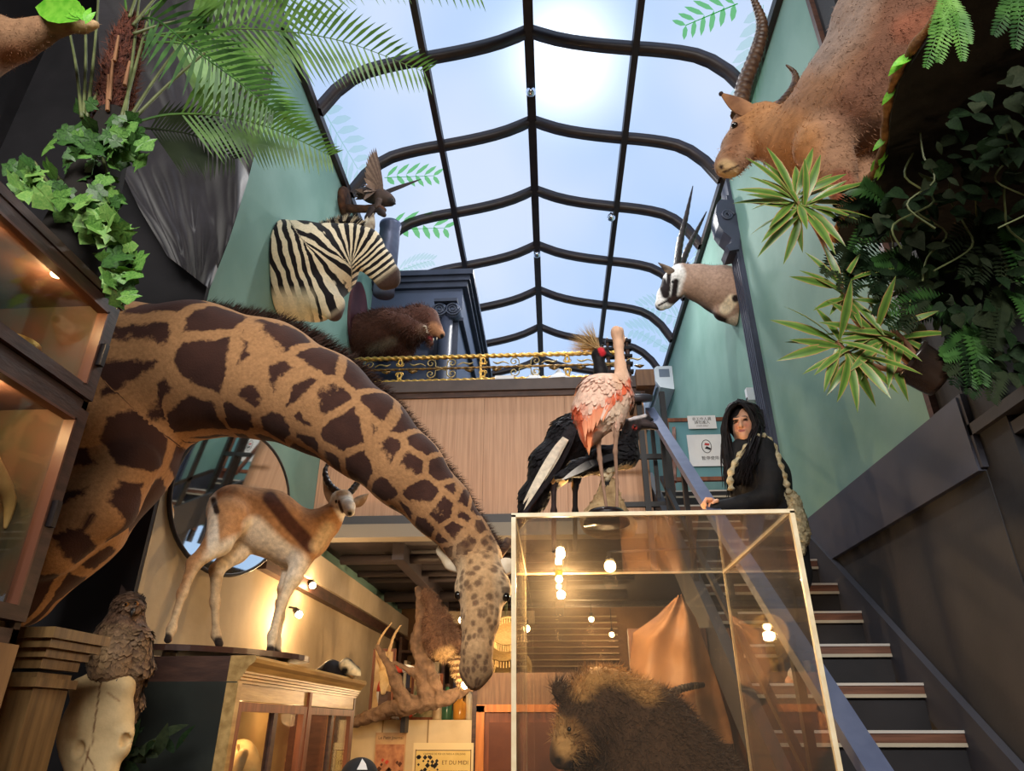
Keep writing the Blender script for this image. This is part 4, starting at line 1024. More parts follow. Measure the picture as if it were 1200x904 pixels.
def case_bear():
    Y = 2.78
    t = thing('brown_bear', (P(740, 904, Y).x, Y, 1.0), 'stuffed brown bear inside the glass case', 'bear')
    b = Body(.06)
    b.chain([(712, 832, Y, 44), (748, 872, Y+.05, 62), (780, 950, Y+.08, 92), (780, 1060, Y+.08, 110)], k=.1)
    b.chain([(698, 828, Y-.04, 38), (690, 838, Y-.08, 34)], k=.06)
    b.chain([(684, 848, Y-.1, 26), (668, 868, Y-.14, 16), (659, 884, Y-.17, 11), (656, 889, Y-.18, 8)], k=.05)
    b.chain([(676, 880, Y-.12, 10), (668, 894, Y-.15, 6)], k=.03)
    b.chain([(655, 812, Y-.12, 8), (654, 806, Y-.11, 8)], k=.025); b.chain([(725, 798, Y+.1, 9)], k=.025)
    for q in ((690, 960, Y-.2), (830, 980, Y-.1)): b.chain([(*q, 40), (q[0]-8, 1080, q[2]-.05, 36)], k=.06)
    b.plane((0, 0, 1.0), (0, 0, 1)); V, F = b.mesh(.0125); N = vnormals(V, F)
    C = paint(V, S(74, 52, 36), [([(680, 808), (700, 790), (730, 790), (760, 812)], 13, S(176, 130, 76), 12), ([(652, 850), (666, 880)], 12, S(176, 134, 84), 10), ([(655, 891)], 5.5, S(28, 22, 20), 2.5), ([(668, 896)], 4, S(40, 30, 28), 2), ([(655, 809)], 7, S(70, 50, 34), 3), ([(670, 850), (690, 880)], 8, S(130, 92, 54), 8)])  # light band over the crown paints the golden rim light
    mk('body', V, F, HIDE, t, True, cols=C)
    q = project(V); fl = np.tile(np.array([.35, .3, -.7]), (len(V), 1)); fl[q[:, 0] < 690] = (.5, .3, .3)
    fur('fur', V, N, C, t, HAIR, 32000, .045, .0032, fl, .42, mask=~((q[:, 0] < 668) & (q[:, 1] > 868)), seed=14)
    eye(t, 667, 855, Y-.22, 2.6)
case_bear()
# ================================================================ FURNITURE AND FITTINGS
CREAM = M('pale_edge', S(226, 204, 164), S(240, 224, 190), rough=.35, scale=20)
def display_case():
    x0, x1, y0, y1, z1 = CASE_X0, CASE_X1, CASE_Y0, CASE_Y1, CASE_Z
    t = thing('display_case', ((x0+x1)/2, (y0+y1)/2, 0), 'tall clear display case with pale edges beside the staircase', 'display case')
    MB().box(x0, x1, y0, y1, 0, .98).go('plinth', REDWOOD, t)
    MB().box(x0, x1, y0, y1, .98, .998).go('deck', DARKWOOD, t)
    g = .006
    for nm, bx in (('front', (x0, x1, y0, y0+g, 1.0, z1)), ('back', (x0, x1, y1-g, y1, 1.0, z1)), ('left', (x0, x0+g, y0+g, y1-g, 1.0, z1)), ('right', (x1-g, x1, y0+g, y1-g, 1.0, z1)), ('top', (x0, x1, y0, y1, z1-g, z1))):
        MB().box(*bx).go('glass_panel', CASEGLASS, t)
    w = .0075
    for x in (x0, x1):
        for y, ww in ((y0, w), (y1, w*.6)): MB().box(x-ww, x+ww, y-ww, y+ww, 1.0, z1).go('edge_strip', CREAM, t)
        MB().box(x-w, x+w, y0, y1, z1-w, z1+.004).go('edge_strip', CREAM, t)
    MB().box(x0-w, x1+w, y0-w, y0+w, z1-w, z1+.006).go('edge_strip', CREAM, t)
    MB().box(x0, x1, y1-w*.6, y1+w*.6, z1-w*.6, z1+.004).go('edge_strip', CREAM, t)
display_case()

def extrude_y(prof, y0, y1):
    n = len(prof); V = [(x, y0, z) for x, z in prof]+[(x, y1, z) for x, z in prof]
    return V, [tuple(range(n)), tuple(range(2*n-1, n-1, -1))]+[(i, n+i, n+(i+1) % n, (i+1) % n) for i in range(n)]
def gazelle_cabinet():
    x0, x1, y0, y1, zt = -1.72, -1.25, 2.98, 4.85, 1.72
    t = thing('glazed_cabinet', ((x0+x1)/2, (y0+y1)/2, 0), 'long low cabinet with gilded cornice and glazed doors under the springbok', 'cabinet')
    GIL = wood('gilded_cornice', S(150, 118, 70), S(190, 156, 100), stretch=(10, 1, 10), rough=.35)
    pr = [(x1-.09, zt), (x1+.012, zt), (x1+.02, zt-.012), (x1+.014, zt-.026), (x1-.005, zt-.04), (x1-.018, zt-.06), (x1-.018, zt-.068), (x1-.026, zt-.07), (x1-.026, zt-.08), (x1-.034, zt-.082), (x1-.034, zt-.092), (x1-.042, zt-.094), (x1-.042, zt-.105), (x1-.09, zt-.105)]
    V, F = extrude_y(pr, y0, y1); mk('cornice', V, F, GIL, t)
    MB().box(x0, x1-.09, y0, y1, zt-.1, zt-.002).go('top', DARKWOOD, t)
    MB().box(x1-.075, x1-.05, y0, y1, zt-.17, zt-.105).go('frieze', GIL, t)
    MB().box(x0, x1-.045, y0-.001, y0+.03, 0, zt-.1).go('side_panel', M('black_green_panel', S(36, 40, 38), S(48, 52, 48), rough=.35, scale=5), t)
    MB().box(x0, x1-.045, y1-.03, y1, 0, zt-.1).go('side_panel', DARKWOOD, t)
    MB().box(x0, x0+.02, y0+.03, y1-.03, 0, zt-.1).go('back_panel', M('cream_back', S(196, 168, 120), S(170, 140, 92), rough=.8, scale=3), t)
    MB().box(x0+.02, x1-.08, y0+.03, y1-.03, .9, .93).go('shelf', DARKWOOD, t)
    MB().box(x0+.02, x1-.06, y0+.03, y1-.03, 0, .2).go('plinth', DARKWOOD, t)
    for i, (a, b) in enumerate(((y0+.03, y0+.93), (y0+.94, y1-.03))):
        fm = GIL if i == 0 else REDWOOD
        d = MB()
        for (c0, c1) in ((a, a+.05), (b-.07, b)): d.box(x1-.07, x1-.04, c0, c1, .25, zt-.175)
        d.box(x1-.07, x1-.04, a+.05, b-.07, zt-.21, zt-.175).box(x1-.07, x1-.04, a+.05, b-.07, .25, .32)
        dd = d.go('door', REDWOOD, t)
        m = (a+b)/2; MB().box(x1-.068, x1-.042, m-.025, m+.025, .32, zt-.21).go('mullion', DARKWOOD, dd)
        MB().box(x1-.058, x1-.052, a+.05, m-.025, .32, zt-.21).go('pane', GLASS, dd); MB().box(x1-.058, x1-.052, m+.025, b-.07, .32, zt-.21).go('pane', GLASS, dd)
    for y in (y0+.012, y0+.935): MB().box(x1-.085, x1-.036, y-.02, y+.02, 0, zt-.105).go('stile', REDWOOD if y > 3.5 else GIL, t)
    # things on the shelves
    bone = M('cream_bone', S(226, 200, 150), S(200, 168, 116), rough=.6, scale=15)
    yy = y0+.1; k = 0
    for (dy, z0, r, h, nm, lb, ct) in ((.12, .93, .08, .36, 'antler_bundle', 'bundle of dark antlers inside the glazed cabinet', 'antlers'), (.42, .93, .11, .3, 'coral', 'pale coral piece inside the glazed cabinet', 'coral'), (.66, .93, .1, .42, 'plaster_bust', 'cream plaster bust inside the glazed cabinet', 'bust')):
        c = Vector(((x0+x1)/2-.02, y0+dy, z0)); r_ = random.Random(k); k += 1; bd = Body(.03)
        if nm == 'antler_bundle':
            for i in range(9):
                a = r_.uniform(0, 6.28); p = c+Vector((0, 0, .03)); q = p+Vector((math.cos(a)*.09, math.sin(a)*.12, r_.uniform(.22, .42))); bd.cone(p, q, .02, .008, .01); bd.cone(p.lerp(q, .6), p.lerp(q, .6)+Vector((math.sin(a)*.08, .06, .14)), .012, .005, .01)
            mt = HORNB
        elif nm == 'coral':
            for i in range(10): a = r_.uniform(0, 6.28); bd.cone(c+Vector((0, 0, .05)), c+Vector((math.cos(a)*.11, math.sin(a)*.12, r_.uniform(.2, .45))), .04, .025)
            mt = bone
        else:
            bd.cone(c+Vector((0, 0, .05)), c+Vector((0, 0, .12)), .1, .08).cone(c+Vector((0, 0, .12)), c+Vector((0, 0, .25)), .05, .045).ell(c+Vector((.0, 0, .36)), (.09, .075, .11)).cone(c+Vector((.08, 0, .36)), c+Vector((.1, 0, .33)), .02, .015); mt = bone
        bd.plane((0, 0, z0+.002), (0, 0, 1)); V, F = bd.mesh(.013); single(mk(nm, V, F, mt, None, True), lb, ct)
    bulb_light((x0+.2, y0+.5, 1.5), 5); bulb_light((x0+.2, y0+1.35, 1.5), 3)
    # oval board carrying the springbok
    c = P(258, 764, 3.3); bt = thing('oval_board', (-1.5, 3.32, zt), 'dark oval display board under the springbok hooves', 'board')
    n = 40; u = Vector((.52, .85, 0)).normalized(); w = Vector((-u.y, u.x, 0)); cc = Vector((-1.5, 3.33, zt+.02))
    pl = [cc+u*(.43*math.cos(2*math.pi*i/n))+w*(.22*math.sin(2*math.pi*i/n)) for i in range(n)]
    MB().prism(pl, (0, 0, .024)).go('board', wood('board_wood', S(50, 32, 28), S(72, 46, 38), stretch=(3, 3, 3), rough=.3), bt)
    for s in (-.3, .3): p = cc+u*s; MB().tube([(p.x, p.y, zt), (p.x, p.y, zt+.02)], .03, 10).go('foot', CREAM, bt)
gazelle_cabinet()

def tall_cabinet():
    x0, x1, y0, y1, zt = -2.1, -1.5, .75, 1.95, 2.8
    t = thing('tall_glass_cabinet', ((x0+x1)/2, (y0+y1)/2, 0), 'tall dark wood cabinet with glass doors and warm lit shelves under the palm', 'cabinet')
    back = M('warm_back', S(104, 62, 40), S(52, 58, 38), rough=.7, scale=9)
    MB().box(x0, x0+.02, y0, y1, 0, zt).go('back_panel', back, t)
    MB().box(x0, x1, y1-.025, y1, 0, zt).go('side_panel', M('umber_side', S(84, 56, 40), S(64, 60, 42), rough=.6, scale=7), t); MB().box(x0, x1, y0, y0+.025, 0, zt).go('side_panel', DARKWOOD, t)
    MB().box(x0, x1+.015, y0-.02, y1+.012, zt-.03, zt).go('top', DARKWOOD, t)
    MB().box(x0, x1, y0, y1, 2.375, 2.405).go('shelf', DARKWOOD, t); MB().box(x0, x1, y0, y1, 1.66, 1.7).go('shelf', DARKWOOD, t)
    MB().box(x0, x1+.01, y0, y1+.004, 0, 1.66).go('base', wood('warm_base', S(128, 90, 54), S(160, 118, 74), stretch=(6, 6, 1)), t)
    for (z0, z1) in ((2.41, 2.765), (1.72, 2.37)):
        d = MB(); w = .05
        d.box(x1-.03, x1+.012, y0, y0+w, z0, z1).box(x1-.03, x1+.012, y1-w, y1, z0, z1).box(x1-.03, x1+.012, y0+w, y1-w, z0, z0+w*.8).box(x1-.03, x1+.012, y0+w, y1-w, z1-w*.8, z1)
        dd = d.go('door', DARKWOOD, t)
        e = MB(); q = .008
        e.box(x1-.02, x1+.016, y1-w-q, y1-w, z0+w*.8, z1-w*.8).box(x1-.02, x1+.016, y0+w, y1-w, z1-w*.8-q, z1-w*.8)
        e.go('inner_bead', M('copper_bead', S(100, 62, 46), rough=.4), dd)
        MB().box(x1-.012, x1-.006, y0+w, y1-w, z0+w*.8, z1-w*.8).go('pane', GLASS, dd)
        MB().box(x1+.012, x1+.03, y1-.04, y1-.02, (z0+z1)/2-.06, (z0+z1)/2+.02).go('handle', M('dark_handle', S(30, 24, 26), rough=.4), dd)
    for y in (1.72, 1.45):
        bulb_light((x1-.1, y, 2.72), 2.4, r=.015); bulb_light((x1-.14, y, 2.33), 3, r=.015)
        MB().lathe([(.018, 0), (.018, .012), (.006, .014)], (x1-.06, y, 2.752), (0, 0, 1), 10).go('spot_lamp', M('lamp_glow', (1, .8, .5), emit=(1, .7, .35), estr=12), t)
    # contents
    g = thing('gilt_dish', (-1.62, 1.72, 2.405), 'gilded shell dish on a foot inside the upper glass cabinet', 'dish')
    MB().lathe([(.035, 0), (.03, .01), (.01, .02), (.012, .05), (.05, .07), (.075, .1), (.07, .1), (.045, .075), (.0, .07)], (-1.62, 1.72, 2.405), n=18).go('bowl', GOLD, g, True)
    g2 = thing('gilt_dish', (-1.66, 1.5, 2.405), 'smaller gilded dish beside the shell dish in the upper glass cabinet', 'dish')
    MB().lathe([(.03, 0), (.025, .008), (.008, .02), (.01, .035), (.045, .05), (.06, .075), (.055, .075), (.035, .055), (.0, .05)], (-1.66, 1.5, 2.405), n=18).go('bowl', GOLD, g2, True)
    tu = thing('ivory_tusk', PX(15, 600, -1.62), 'curved pale tusk on a stand inside the lower glass cabinet', 'tusk')
    C, R = catmull([PX(-14, 540, -1.62), PX(2, 566, -1.62), PX(11, 590, -1.62), PX(6, 620, -1.62)], [.03, .024, .018, .004], 8)
    MB().tube(C, R, 10).go('tusk', M('ivory', S(226, 190, 130), S(200, 160, 100), rough=.35, scale=10), tu, True)
    p = PX(-14, 540, -1.62); MB().tube([(p.x, p.y, 1.7), (p.x, p.y, p.z)], .008, 8).go('stand', BSTEEL, tu); MB().lathe([(.05, 0), (.05, .015), (.02, .02)], (p.x, p.y, 1.7), n=14).go('foot', DARKWOOD, tu)
    # low cabinet with fluted corner and moulded top next to it
    c = thing('corner_pilaster', (-1.65, 2.2, 0), 'gilded wood pilaster with moulded capital between tall cabinet and owl', 'pilaster')
    MB().box(-1.72, -1.52, 2.1, 2.26, 0, 1.6).go('shaft', OAK, c); MB().box(-1.735, -1.505, 2.085, 2.275, 1.56, 1.585).go('necking', OAK, c)
    for i, (w, z) in enumerate(((.0, 1.64), (.015, 1.67), (.035, 1.695), (.05, 1.72))): MB().box(-1.73-w, -1.51+w, 2.09-w, 2.27+w, z-.03, z).go('capital_step', OAK, c)
tall_cabinet()

def railing():
    Y = 5.57; zt, zm, zb = 4.55, 4.43, 4.3
    t = thing('gilt_railing', (-.6, Y, 4.27), 'low gilded rope railing with scrolls along the balcony edge', 'railing')
    def rope(z, r, nm='rope_rail', x0=XL+.02, x1=.72, mat=GOLD):
        n = 240; V = []; F = []; m = 8
        for i in range(n+1):
            x = x0+(x1-x0)*i/n
            for j in range(m):
                a = 2*math.pi*j/m; rr = r*(1+.28*math.cos(2*a-x*95)); V.append((x, Y+rr*math.cos(a), z+rr*math.sin(a)))
        for i in range(n):
            for j in range(m): F.append((i*m+j, i*m+(j+1) % m, (i+1)*m+(j+1) % m, (i+1)*m+j))
        mk(nm, V, F, mat, t, True)
    rope(zt, .02); rope(zb, .02); rope(zm, .011, 'twisted_bar', mat=M('dark_gilt', S(96, 74, 46), S(150, 116, 66), rough=.4, metal=.7, scale=40))
    def spiral(cx, cz, r, a0, turns, sgn):
        return [(cx+r*(1-.8*i/30)*math.cos(a0+sgn*turns*2*math.pi*i/30), Y, cz+r*(1-.8*i/30)*math.sin(a0+sgn*turns*2*math.pi*i/30)) for i in range(31)]
    SCR = M('pale_scroll', S(190, 170, 120), S(150, 126, 80), rough=.4, metal=.5, scale=30)
    per = .78; x = XL+.25
    k = 0
    while x < .6:
        for sx in (-1, 1):
            for sz in (-1, 1):
                cx = x+sx*.1; cz = zm+sz*.055
                pts = [(x, Y, zm+sz*.008)]+[(cx-sx*.045*math.cos(0), Y, zm+sz*.02)]+spiral(cx, cz, .045, math.pi if sx > 0 else 0, 1.25, -1*sx*sz)
                MB().tube(pts, .006, 5).go('scroll', SCR, t, True)
        for sx in (-1, 1):
            pts = [(x+sx*.15, Y, zm+.03), (x+sx*.2, Y, zm+.055), (x+sx*.26, Y, zm+.04), (x+sx*.3, Y, zm+.06)]; C, R = catmull(pts, [.004, .007, .01, .003], 6); MB().tube(C, R, 5).go('tendril', SCR, t, True)
            bd = [(x+sx*.22, Y, zm-.02), (x+sx*.27, Y-.01, zm-.035), (x+sx*.31, Y, zm-.02)]; C, R = catmull(bd, [.004, .018, .003], 5); MB().tube(C, R, 6).go('leaf_ornament', MATS['dark_gilt'], t, True)
        xc = x+per/2
        if xc < .66:
            for sz in (-1, 1):
                for sx in (-1, 1):
                    pts = spiral(xc+sx*.02, zm+sz*.06, .05, math.pi/2 if sz > 0 else -math.pi/2, .8, sx*sz); C = pts; R = [.012-.008*i/30 for i in range(31)]
                    MB().tube(C, R, 6).go('leaf_ornament', GOLD, t, True)
        x += per; k += 1
    for x in (XL+.06, -.6, .7): MB().box(x-.01, x+.01, Y-.01, Y+.01, 4.27, zt).go('post', GOLD, t)
railing()

def portal():
    x1, y0, zt = -.97, 6.5, E+4.74
    t = thing('wall_portal', (-1.5, y0, 3.28), 'dark blue-grey classical portal with stepped cornice beyond the balcony', 'portal', kind='structure')
    MB().box(XL, x1, y0+.12, 9.0, 3.28, zt-.45).go('inner_wall', PORTAL, t)
    MB().box(XL, x1+.03, y0+.06, 9.0, zt-.62, zt-.2).go('entablature', PORTAL, t)
    for w, a, b in ((.16, zt-.07, zt), (.12, zt-.13, zt-.07), (.09, zt-.2, zt-.13), (.05, zt-.64, zt-.6)): MB().box(XL, x1+w, y0+.1-w, 9.0+w, a, b).go('cornice_step', M('portal_dark', S(48, 54, 70), S(56, 62, 80), rough=.45), t)
    MB().box(-1.18, x1, y0+.03, y0+.12, 3.28, zt-.64).go('pier', PORTAL, t)
    for w in (.0, .03, .06): MB().box(-1.24+w, x1-w*.2, y0+.02-w*.3, y0+.04, 3.28, zt-.66-w).go('frame_step', MATS['portal_dark'], t)
    cx = P(523, 366, y0-.08).x; cz = P(523, 366, y0-.08).z
    MB().tube([(cx, y0-.06, 3.28), (cx, y0-.06, cz-.08)], [.085, .075], 18).go('column', MATS['portal_dark'], t, True)
    MB().box(cx-.13, cx+.13, y0-.17, y0+.05, cz+.09, cz+.13).go('abacus', MATS['portal_dark'], t)
    for dx in (-.07, .08):
        pts = [(cx+dx+.085*(1-.85*i/48)*math.cos(-i/48*5*math.pi), y0-.15, cz+.085*(1-.85*i/48)*math.sin(-i/48*5*math.pi)) for i in range(49)]
        MB().lathe([(.0, 0), (.088, .0), (.088, .12), (0, .12)], (cx+dx, y0-.14, cz), (0, 1, 0), 20).go('capital', PORTAL, t, True)
        MB().tube(pts, [.012-.006*i/48 for i in range(49)], 6).go('volute', MATS['portal_dark'], t, True)
    d = thing('blue_drum', (-1.72, 5.9, 4.9), 'blue-grey cylindrical duct beside the zebra ears', 'duct')
    c = P(455, 290, 5.75); MB().lathe([(.0, 0), (.11, 0), (.11, .86), (.118, .87), (.118, .9), (.1, .9), (.1, .86), (0, .86)], (c.x, c.y, P(455, 345, 5.75).z), n=28).go('drum', STEELBLUE, d, True)
    MB().box(XL, c.x-.05, c.y-.03, c.y+.03, c.z-.1, c.z).go('bracket', PORTAL, d)
portal()

def right_wall_fittings():
    y = 5.2
    t = thing('fluted_pilaster', (XR, y+.08, 2.5), 'dark fluted strip with carved corbel on the right green wall', 'pilaster', kind='structure')
    MB().box(XR-.03, XR, y, y+.22, E+1.3, ZE-.1).go('strip', M('slate_paint', S(58, 62, 78), S(66, 70, 88), rough=.5), t)
    for i in range(5): MB().box(XR-.05, XR-.03, y+.01+i*.044, y+.032+i*.044, E+1.3, ZE-.3).go('flute', MATS['slate_paint'], t)
    out = [(839, 250), (840, 239), (844, 234), (864, 234), (868, 273), (866, 292), (855, 294), (851, 288), (858, 284), (857, 279), (848, 271), (842, 263)]
    MB().prism([P(a, b, y-.02) for a, b in out], (0, .22, 0)).go('corbel', MATS['slate_paint'], t)
    c = P(853, 252, y-.03); pts = [(c.x+.06*(1-.8*i/40)*math.cos(i/40*4.5*math.pi), c.y, c.z+.06*(1-.8*i/40)*math.sin(i/40*4.5*math.pi)) for i in range(41)]
    MB().tube(pts, .012, 6).go('scroll_relief', MATS['slate_paint'], t, True)
    # air conditioner further along the same wall
    a = thing('air_conditioner', PX(790, 470, XR), 'white wall mounted air conditioner on the right green wall', 'air conditioner')
    ya, yb = 8.9, 10.5; z1 = PX(803, 428, XR).z; z1 = E+.527*ya; z0 = z1-.38
    MB().prism([(XR-.004, ya, z0), (XR-.2, ya, z0+.04), (XR-.26, ya, z0+.14), (XR-.26, ya, z1-.03), (XR-.22, ya, z1), (XR-.004, ya, z1)], (0, yb-ya, 0)).go('body', WHITE, a)
    MB().bar((XR-.245, ya+.05, z0+.09), (XR-.245, yb-.05, z0+.09), .02, .06).go('louvre', M('grey_louvre', S(120, 130, 146), rough=.4), a)
    MB().box(XR-.2, XR-.05, ya-.004, ya, z0+.2, z1-.05).go('side_grille', MATS['grey_louvre'], a)
    s = thing('wall_speaker', PX(897, 500, XR), 'small black speaker on the right wall behind the person', 'speaker')
    p = PX(900, 492, XR); MB().box(XR-.12, XR, p.y-.06, p.y+.06, p.z-.09, p.z+.07).go('box', BSTEEL, s); MB().lathe([(0, 0), (.04, 0), (.04, .008), (0, .008)], (XR-.121, p.y, p.z-.02), (-1, 0, 0), 14).go('cone', CHAR, s)
    s = thing('wall_sensor', PX(884, 468, XR), 'small white sensor box on the wall above the black speaker', 'sensor')
    p = PX(884, 463, XR); MB().box(XR-.07, XR, p.y-.03, p.y+.03, p.z-.06, p.z+.06).go('box', WHITE, s); MB().box(XR-.075, XR-.07, p.y-.02, p.y+.02, p.z-.05, p.z-.03).go('lens', BSTEEL, s)
right_wall_fittings()

def text(s, size, loc, mat, parent, rot=None, name='lettering', align='CENTER'):
    cu = bpy.data.curves.new('t', 'FONT'); cu.body = s; cu.size = size; cu.align_x = align; cu.align_y = 'CENTER'
    o = bpy.data.objects.new('t', cu); COL.objects.link(o)
    dg = bpy.context.evaluated_depsgraph_get(); me = bpy.data.meshes.new_from_object(o.evaluated_get(dg))
    bpy.data.objects.remove(o); me.name = name; me.materials.clear(); me.materials.append(mat)
    r = Matrix.Rotation(math.pi/2, 4, 'X') if rot is None else rot
    o = inst(name, me, Matrix.Translation(Vector(loc)) @ r, parent); o['kind'] = 'stuff'; return o
INK = M('black_ink', S(40, 36, 40), rough=.8); PAPER = M('white_paper', S(232, 230, 230), S(222, 220, 222), rough=.9, scale=6, bump=.15, bscale=8)
def sign_board():
    Y = 5.85
    a, b = P(788, 585, Y), P(872, 490, Y); x0, x1, z0, z1 = a.x, b.x+.02, 3.285, P(800, 491, Y).z
    t = thing('framed_board', ((x0+x1)/2, Y, z0), 'wood framed glass board with paper notices at the head of the stairs', 'notice board')
    w = .035; f = MB().box(x0, x0+w, Y-.02, Y+.02, z0, z1).box(x1-w, x1, Y-.02, Y+.02, z0, z1).box(x0+w, x1-w, Y-.02, Y+.02, z0+.1, z0+.1+w).box(x0+w, x1-w, Y-.02, Y+.02, z1-w, z1)
    f.go('frame', REDWOOD, t); MB().box(x0+w, x1-w, Y-.006, Y+.002, z0+.1+w, z1-w).go('pane', M('teal_glass', S(104, 150, 160), S(118, 164, 172), rough=.15, scale=2), t)
    MB().bar((x0+.08, Y-.02, z1-.1), (x0-.02, Y-.3, z0), .03, .03).go('prop', REDWOOD, t)
    p0, p1 = P(807, 503, Y-.03), P(838, 487, Y-.03)
    n1 = MB().box(p0.x, p1.x, Y-.032, Y-.03, p0.z, p1.z).go('notice_sheet', PAPER); single(n1, 'small white paper notice taped to the top of the framed board', 'notice')
    cx, cz = (p0.x+p1.x)/2, (p0.z+p1.z)/2; h = p1.z-p0.z
    text('非工作人員', h*.27, (cx, Y-.0335, cz+h*.22), INK, n1); text('請勿進入', h*.27, (cx, Y-.0335, cz-.04*h), INK, n1); text('STAFF ONLY', h*.15, (cx, Y-.0335, cz-h*.3), INK, n1)
    p0, p1 = P(809, 547, Y-.03), P(853, 509, Y-.03)
    n2 = MB().box(p0.x, p1.x, Y-.032, Y-.03, p0.z, p1.z).go('notice_sheet', PAPER); single(n2, 'larger white paper notice with small red and black picture on the framed board', 'notice')
    cx, cz = (p0.x+p1.x)/2-.02, (p0.z+p1.z)/2; h = p1.z-p0.z
    el = [(cx+.042*math.cos(i*math.pi/12), Y-.0335, cz+h*.12+.062*math.sin(i*math.pi/12)) for i in range(24)]
    MB().tube(el+[el[0]], .003, 5, cap=False).go('oval_mark', INK, n2)
    MB().prism([(cx-.02, Y-.034, cz+h*.05), (cx+.03, Y-.034, cz+h*.0), (cx+.034, Y-.034, cz+h*.06), (cx, Y-.034, cz+h*.12)], (0, -.0008, 0)).go('black_mark', INK, n2)
    MB().prism([(cx-.02, Y-.034, cz+h*.16), (cx+.02, Y-.034, cz+h*.14), (cx+.03, Y-.034, cz+h*.2), (cx-.01, Y-.034, cz+h*.23)], (0, -.0008, 0)).go('red_mark', M('red_ink', S(190, 60, 60), rough=.8), n2)
    text('暫停使用', h*.13, (cx+.02, Y-.0335, cz-h*.26), INK, n2)
sign_board()

def mirror():
    c = Vector((-1.85, 3.82, P(248, 588, 3.82).z)); u = Vector((.25, .95, 0)).normalized(); n = Vector((.95, -.25, -.12)).normalized(); v = n.cross(u).normalized()
    if v.z < 0: v = -v
    t = thing('wall_mirror', c-v*.42, 'large oval mirror on the left wall behind the springbok', 'mirror')
    N = 48; ring = [c+u*(.5*math.cos(2*math.pi*i/N))+v*(.42*math.sin(2*math.pi*i/N)) for i in range(N)]
    MB().prism(ring, n*.006).go('mirror_glass', M('mirror_silver', (.82, .86, .84), rough=.03, metal=1.0), t)
    MB().tube(ring+[ring[0], ring[1]], .013, 8, cap=False).go('frame', M('mirror_rim', S(50, 48, 50), rough=.4), t, True)
    MB().bar(c-n*.01, (XL, c.y+.03, c.z), .06, .06).go('bracket', BSTEEL, t)
mirror()

from mathutils import noise as mnoise
def crease(u, v):
    a = u*.8+v*1.1; b = u*1.3-v*.9; q = 0.
    q += .20*abs(mnoise.noise(Vector((a*1.3, b*2.6, 1.)))) + .07*abs(mnoise.noise(Vector((a*2.4, b*5., 4.)))) + .012*mnoise.noise(Vector((u*9., v*9., 7.)))
    return q*(-1.0)+.04
def drape():
    L = [(112, -20), (116, 60), (124, 130), (140, 196), (164, 246), (196, 300)]; R = [(338, -20), (324, 60), (308, 140), (290, 210), (268, 280), (245, 338)]
    n, m = 110, 90; V = []; F = []
    for i in range(n+1):
        s = i/n*5; k = min(int(s), 4); f = s-k
        a = (L[k][0]+(L[k+1][0]-L[k][0])*f, L[k][1]+(L[k+1][1]-L[k][1])*f); b = (R[k][0]+(R[k+1][0]-R[k][0])*f, R[k][1]+(R[k+1][1]-R[k][1])*f)
        for j in range(m+1):
            u = j/m; y = 3.12+crease(u, i/n)
            V.append(P(a[0]+(b[0]-a[0])*u, a[1]+(b[1]-a[1])*u, y))
    for i in range(n):
        for j in range(m): k = i*(m+1)+j; F.append((k, k+1, k+m+2, k+m+1))
    nv = len(V); V += [p+Vector((0, .008, 0)) for p in V[:nv]]; F += [tuple(reversed([q+nv for q in f])) for f in F]
    single(mk('black_drape', V, F, M('black_cloth', S(56, 53, 60), S(40, 37, 42), rough=.45, scale=3, sheen=.5, bump=.2, bscale=12), None, True), 'creased dark cloth hung over the black wall behind the palm', 'drape')
drape()
# ================================================================ PLANTS
LEAFM = {}
def mleaf(name, c1, c2, rough=.45, spec=.4):
    m = M(name, c1, c2, rough=rough, scale=9, spec=spec); return m
IVYM = mleaf('ivy_leaf', S(62, 110, 44), S(112, 158, 74)); IVYD = mleaf('ivy_leaf_dark', S(34, 66, 30), S(70, 112, 52)); IVYL = mleaf('ivy_leaf_light', S(140, 176, 92), S(100, 150, 70))
DKL = mleaf('shade_leaf', S(14, 30, 14), S(30, 50, 25), .7, .15); DKL2 = mleaf('shade_leaf_olive', S(28, 38, 22), S(44, 54, 33), .7, .15); DKL3 = mleaf('shade_leaf_pale', S(54, 60, 42), S(40, 50, 32), .7, .15); BRIGHT = mleaf('bright_leaf', S(92, 176, 40), S(130, 200, 64))  # shade leaf colours darkened to paint in the weak light on the vine wall
PALMM = mleaf('palm_leaf', S(58, 98, 40), S(98, 138, 58), rough=.45); STALK = M('stalk', S(112, 120, 78), S(84, 92, 56), rough=.5, scale=12)
def leafmesh(name, outline, mat, fold=.15, curl=.15, cols=None):
    """outline: half outline (x along, y half width); folded along the midrib; unit length"""
    V = []; F = []; n = len(outline)
    for (x, w) in outline:
        z = -curl*x*x; V += [(x, -w, z+fold*w), (x, 0, z), (x, w, z+fold*w)]
    for i in range(n-1):
        k = 3*i; F += [(k, k+1, k+4, k+3), (k+1, k+2, k+5, k+4)]
    me = bpy.data.meshes.new(name); me.from_pydata(V, [], F); me.materials.append(mat)
    me.polygons.foreach_set('use_smooth', [True]*len(F)); me.update(); return me
def lobed(name, mat):
    pts = [(0, 0), (-.12, .22), (.05, .42), (.28, .34), (.42, .62), (.58, .36), (.72, .3), (1, 0)]
    V = [(0.3, 0, 0)]+[(x, y, -.25*y*y-.1*x*x+.03) for x, y in pts]+[(x, -y, -.25*y*y-.1*x*x+.03) for x, y in reversed(pts[1:-1])]
    n = len(V)-1; F = [(0, i, i % n+1) for i in range(1, n+1)]
    me = bpy.data.meshes.new(name); me.from_pydata(V, [], F); me.materials.append(mat); me.update(); return me
HEART = [(0, .02), (-.06, .2), (.05, .36), (.25, .42), (.5, .32), (.78, .14), (1, .0)]
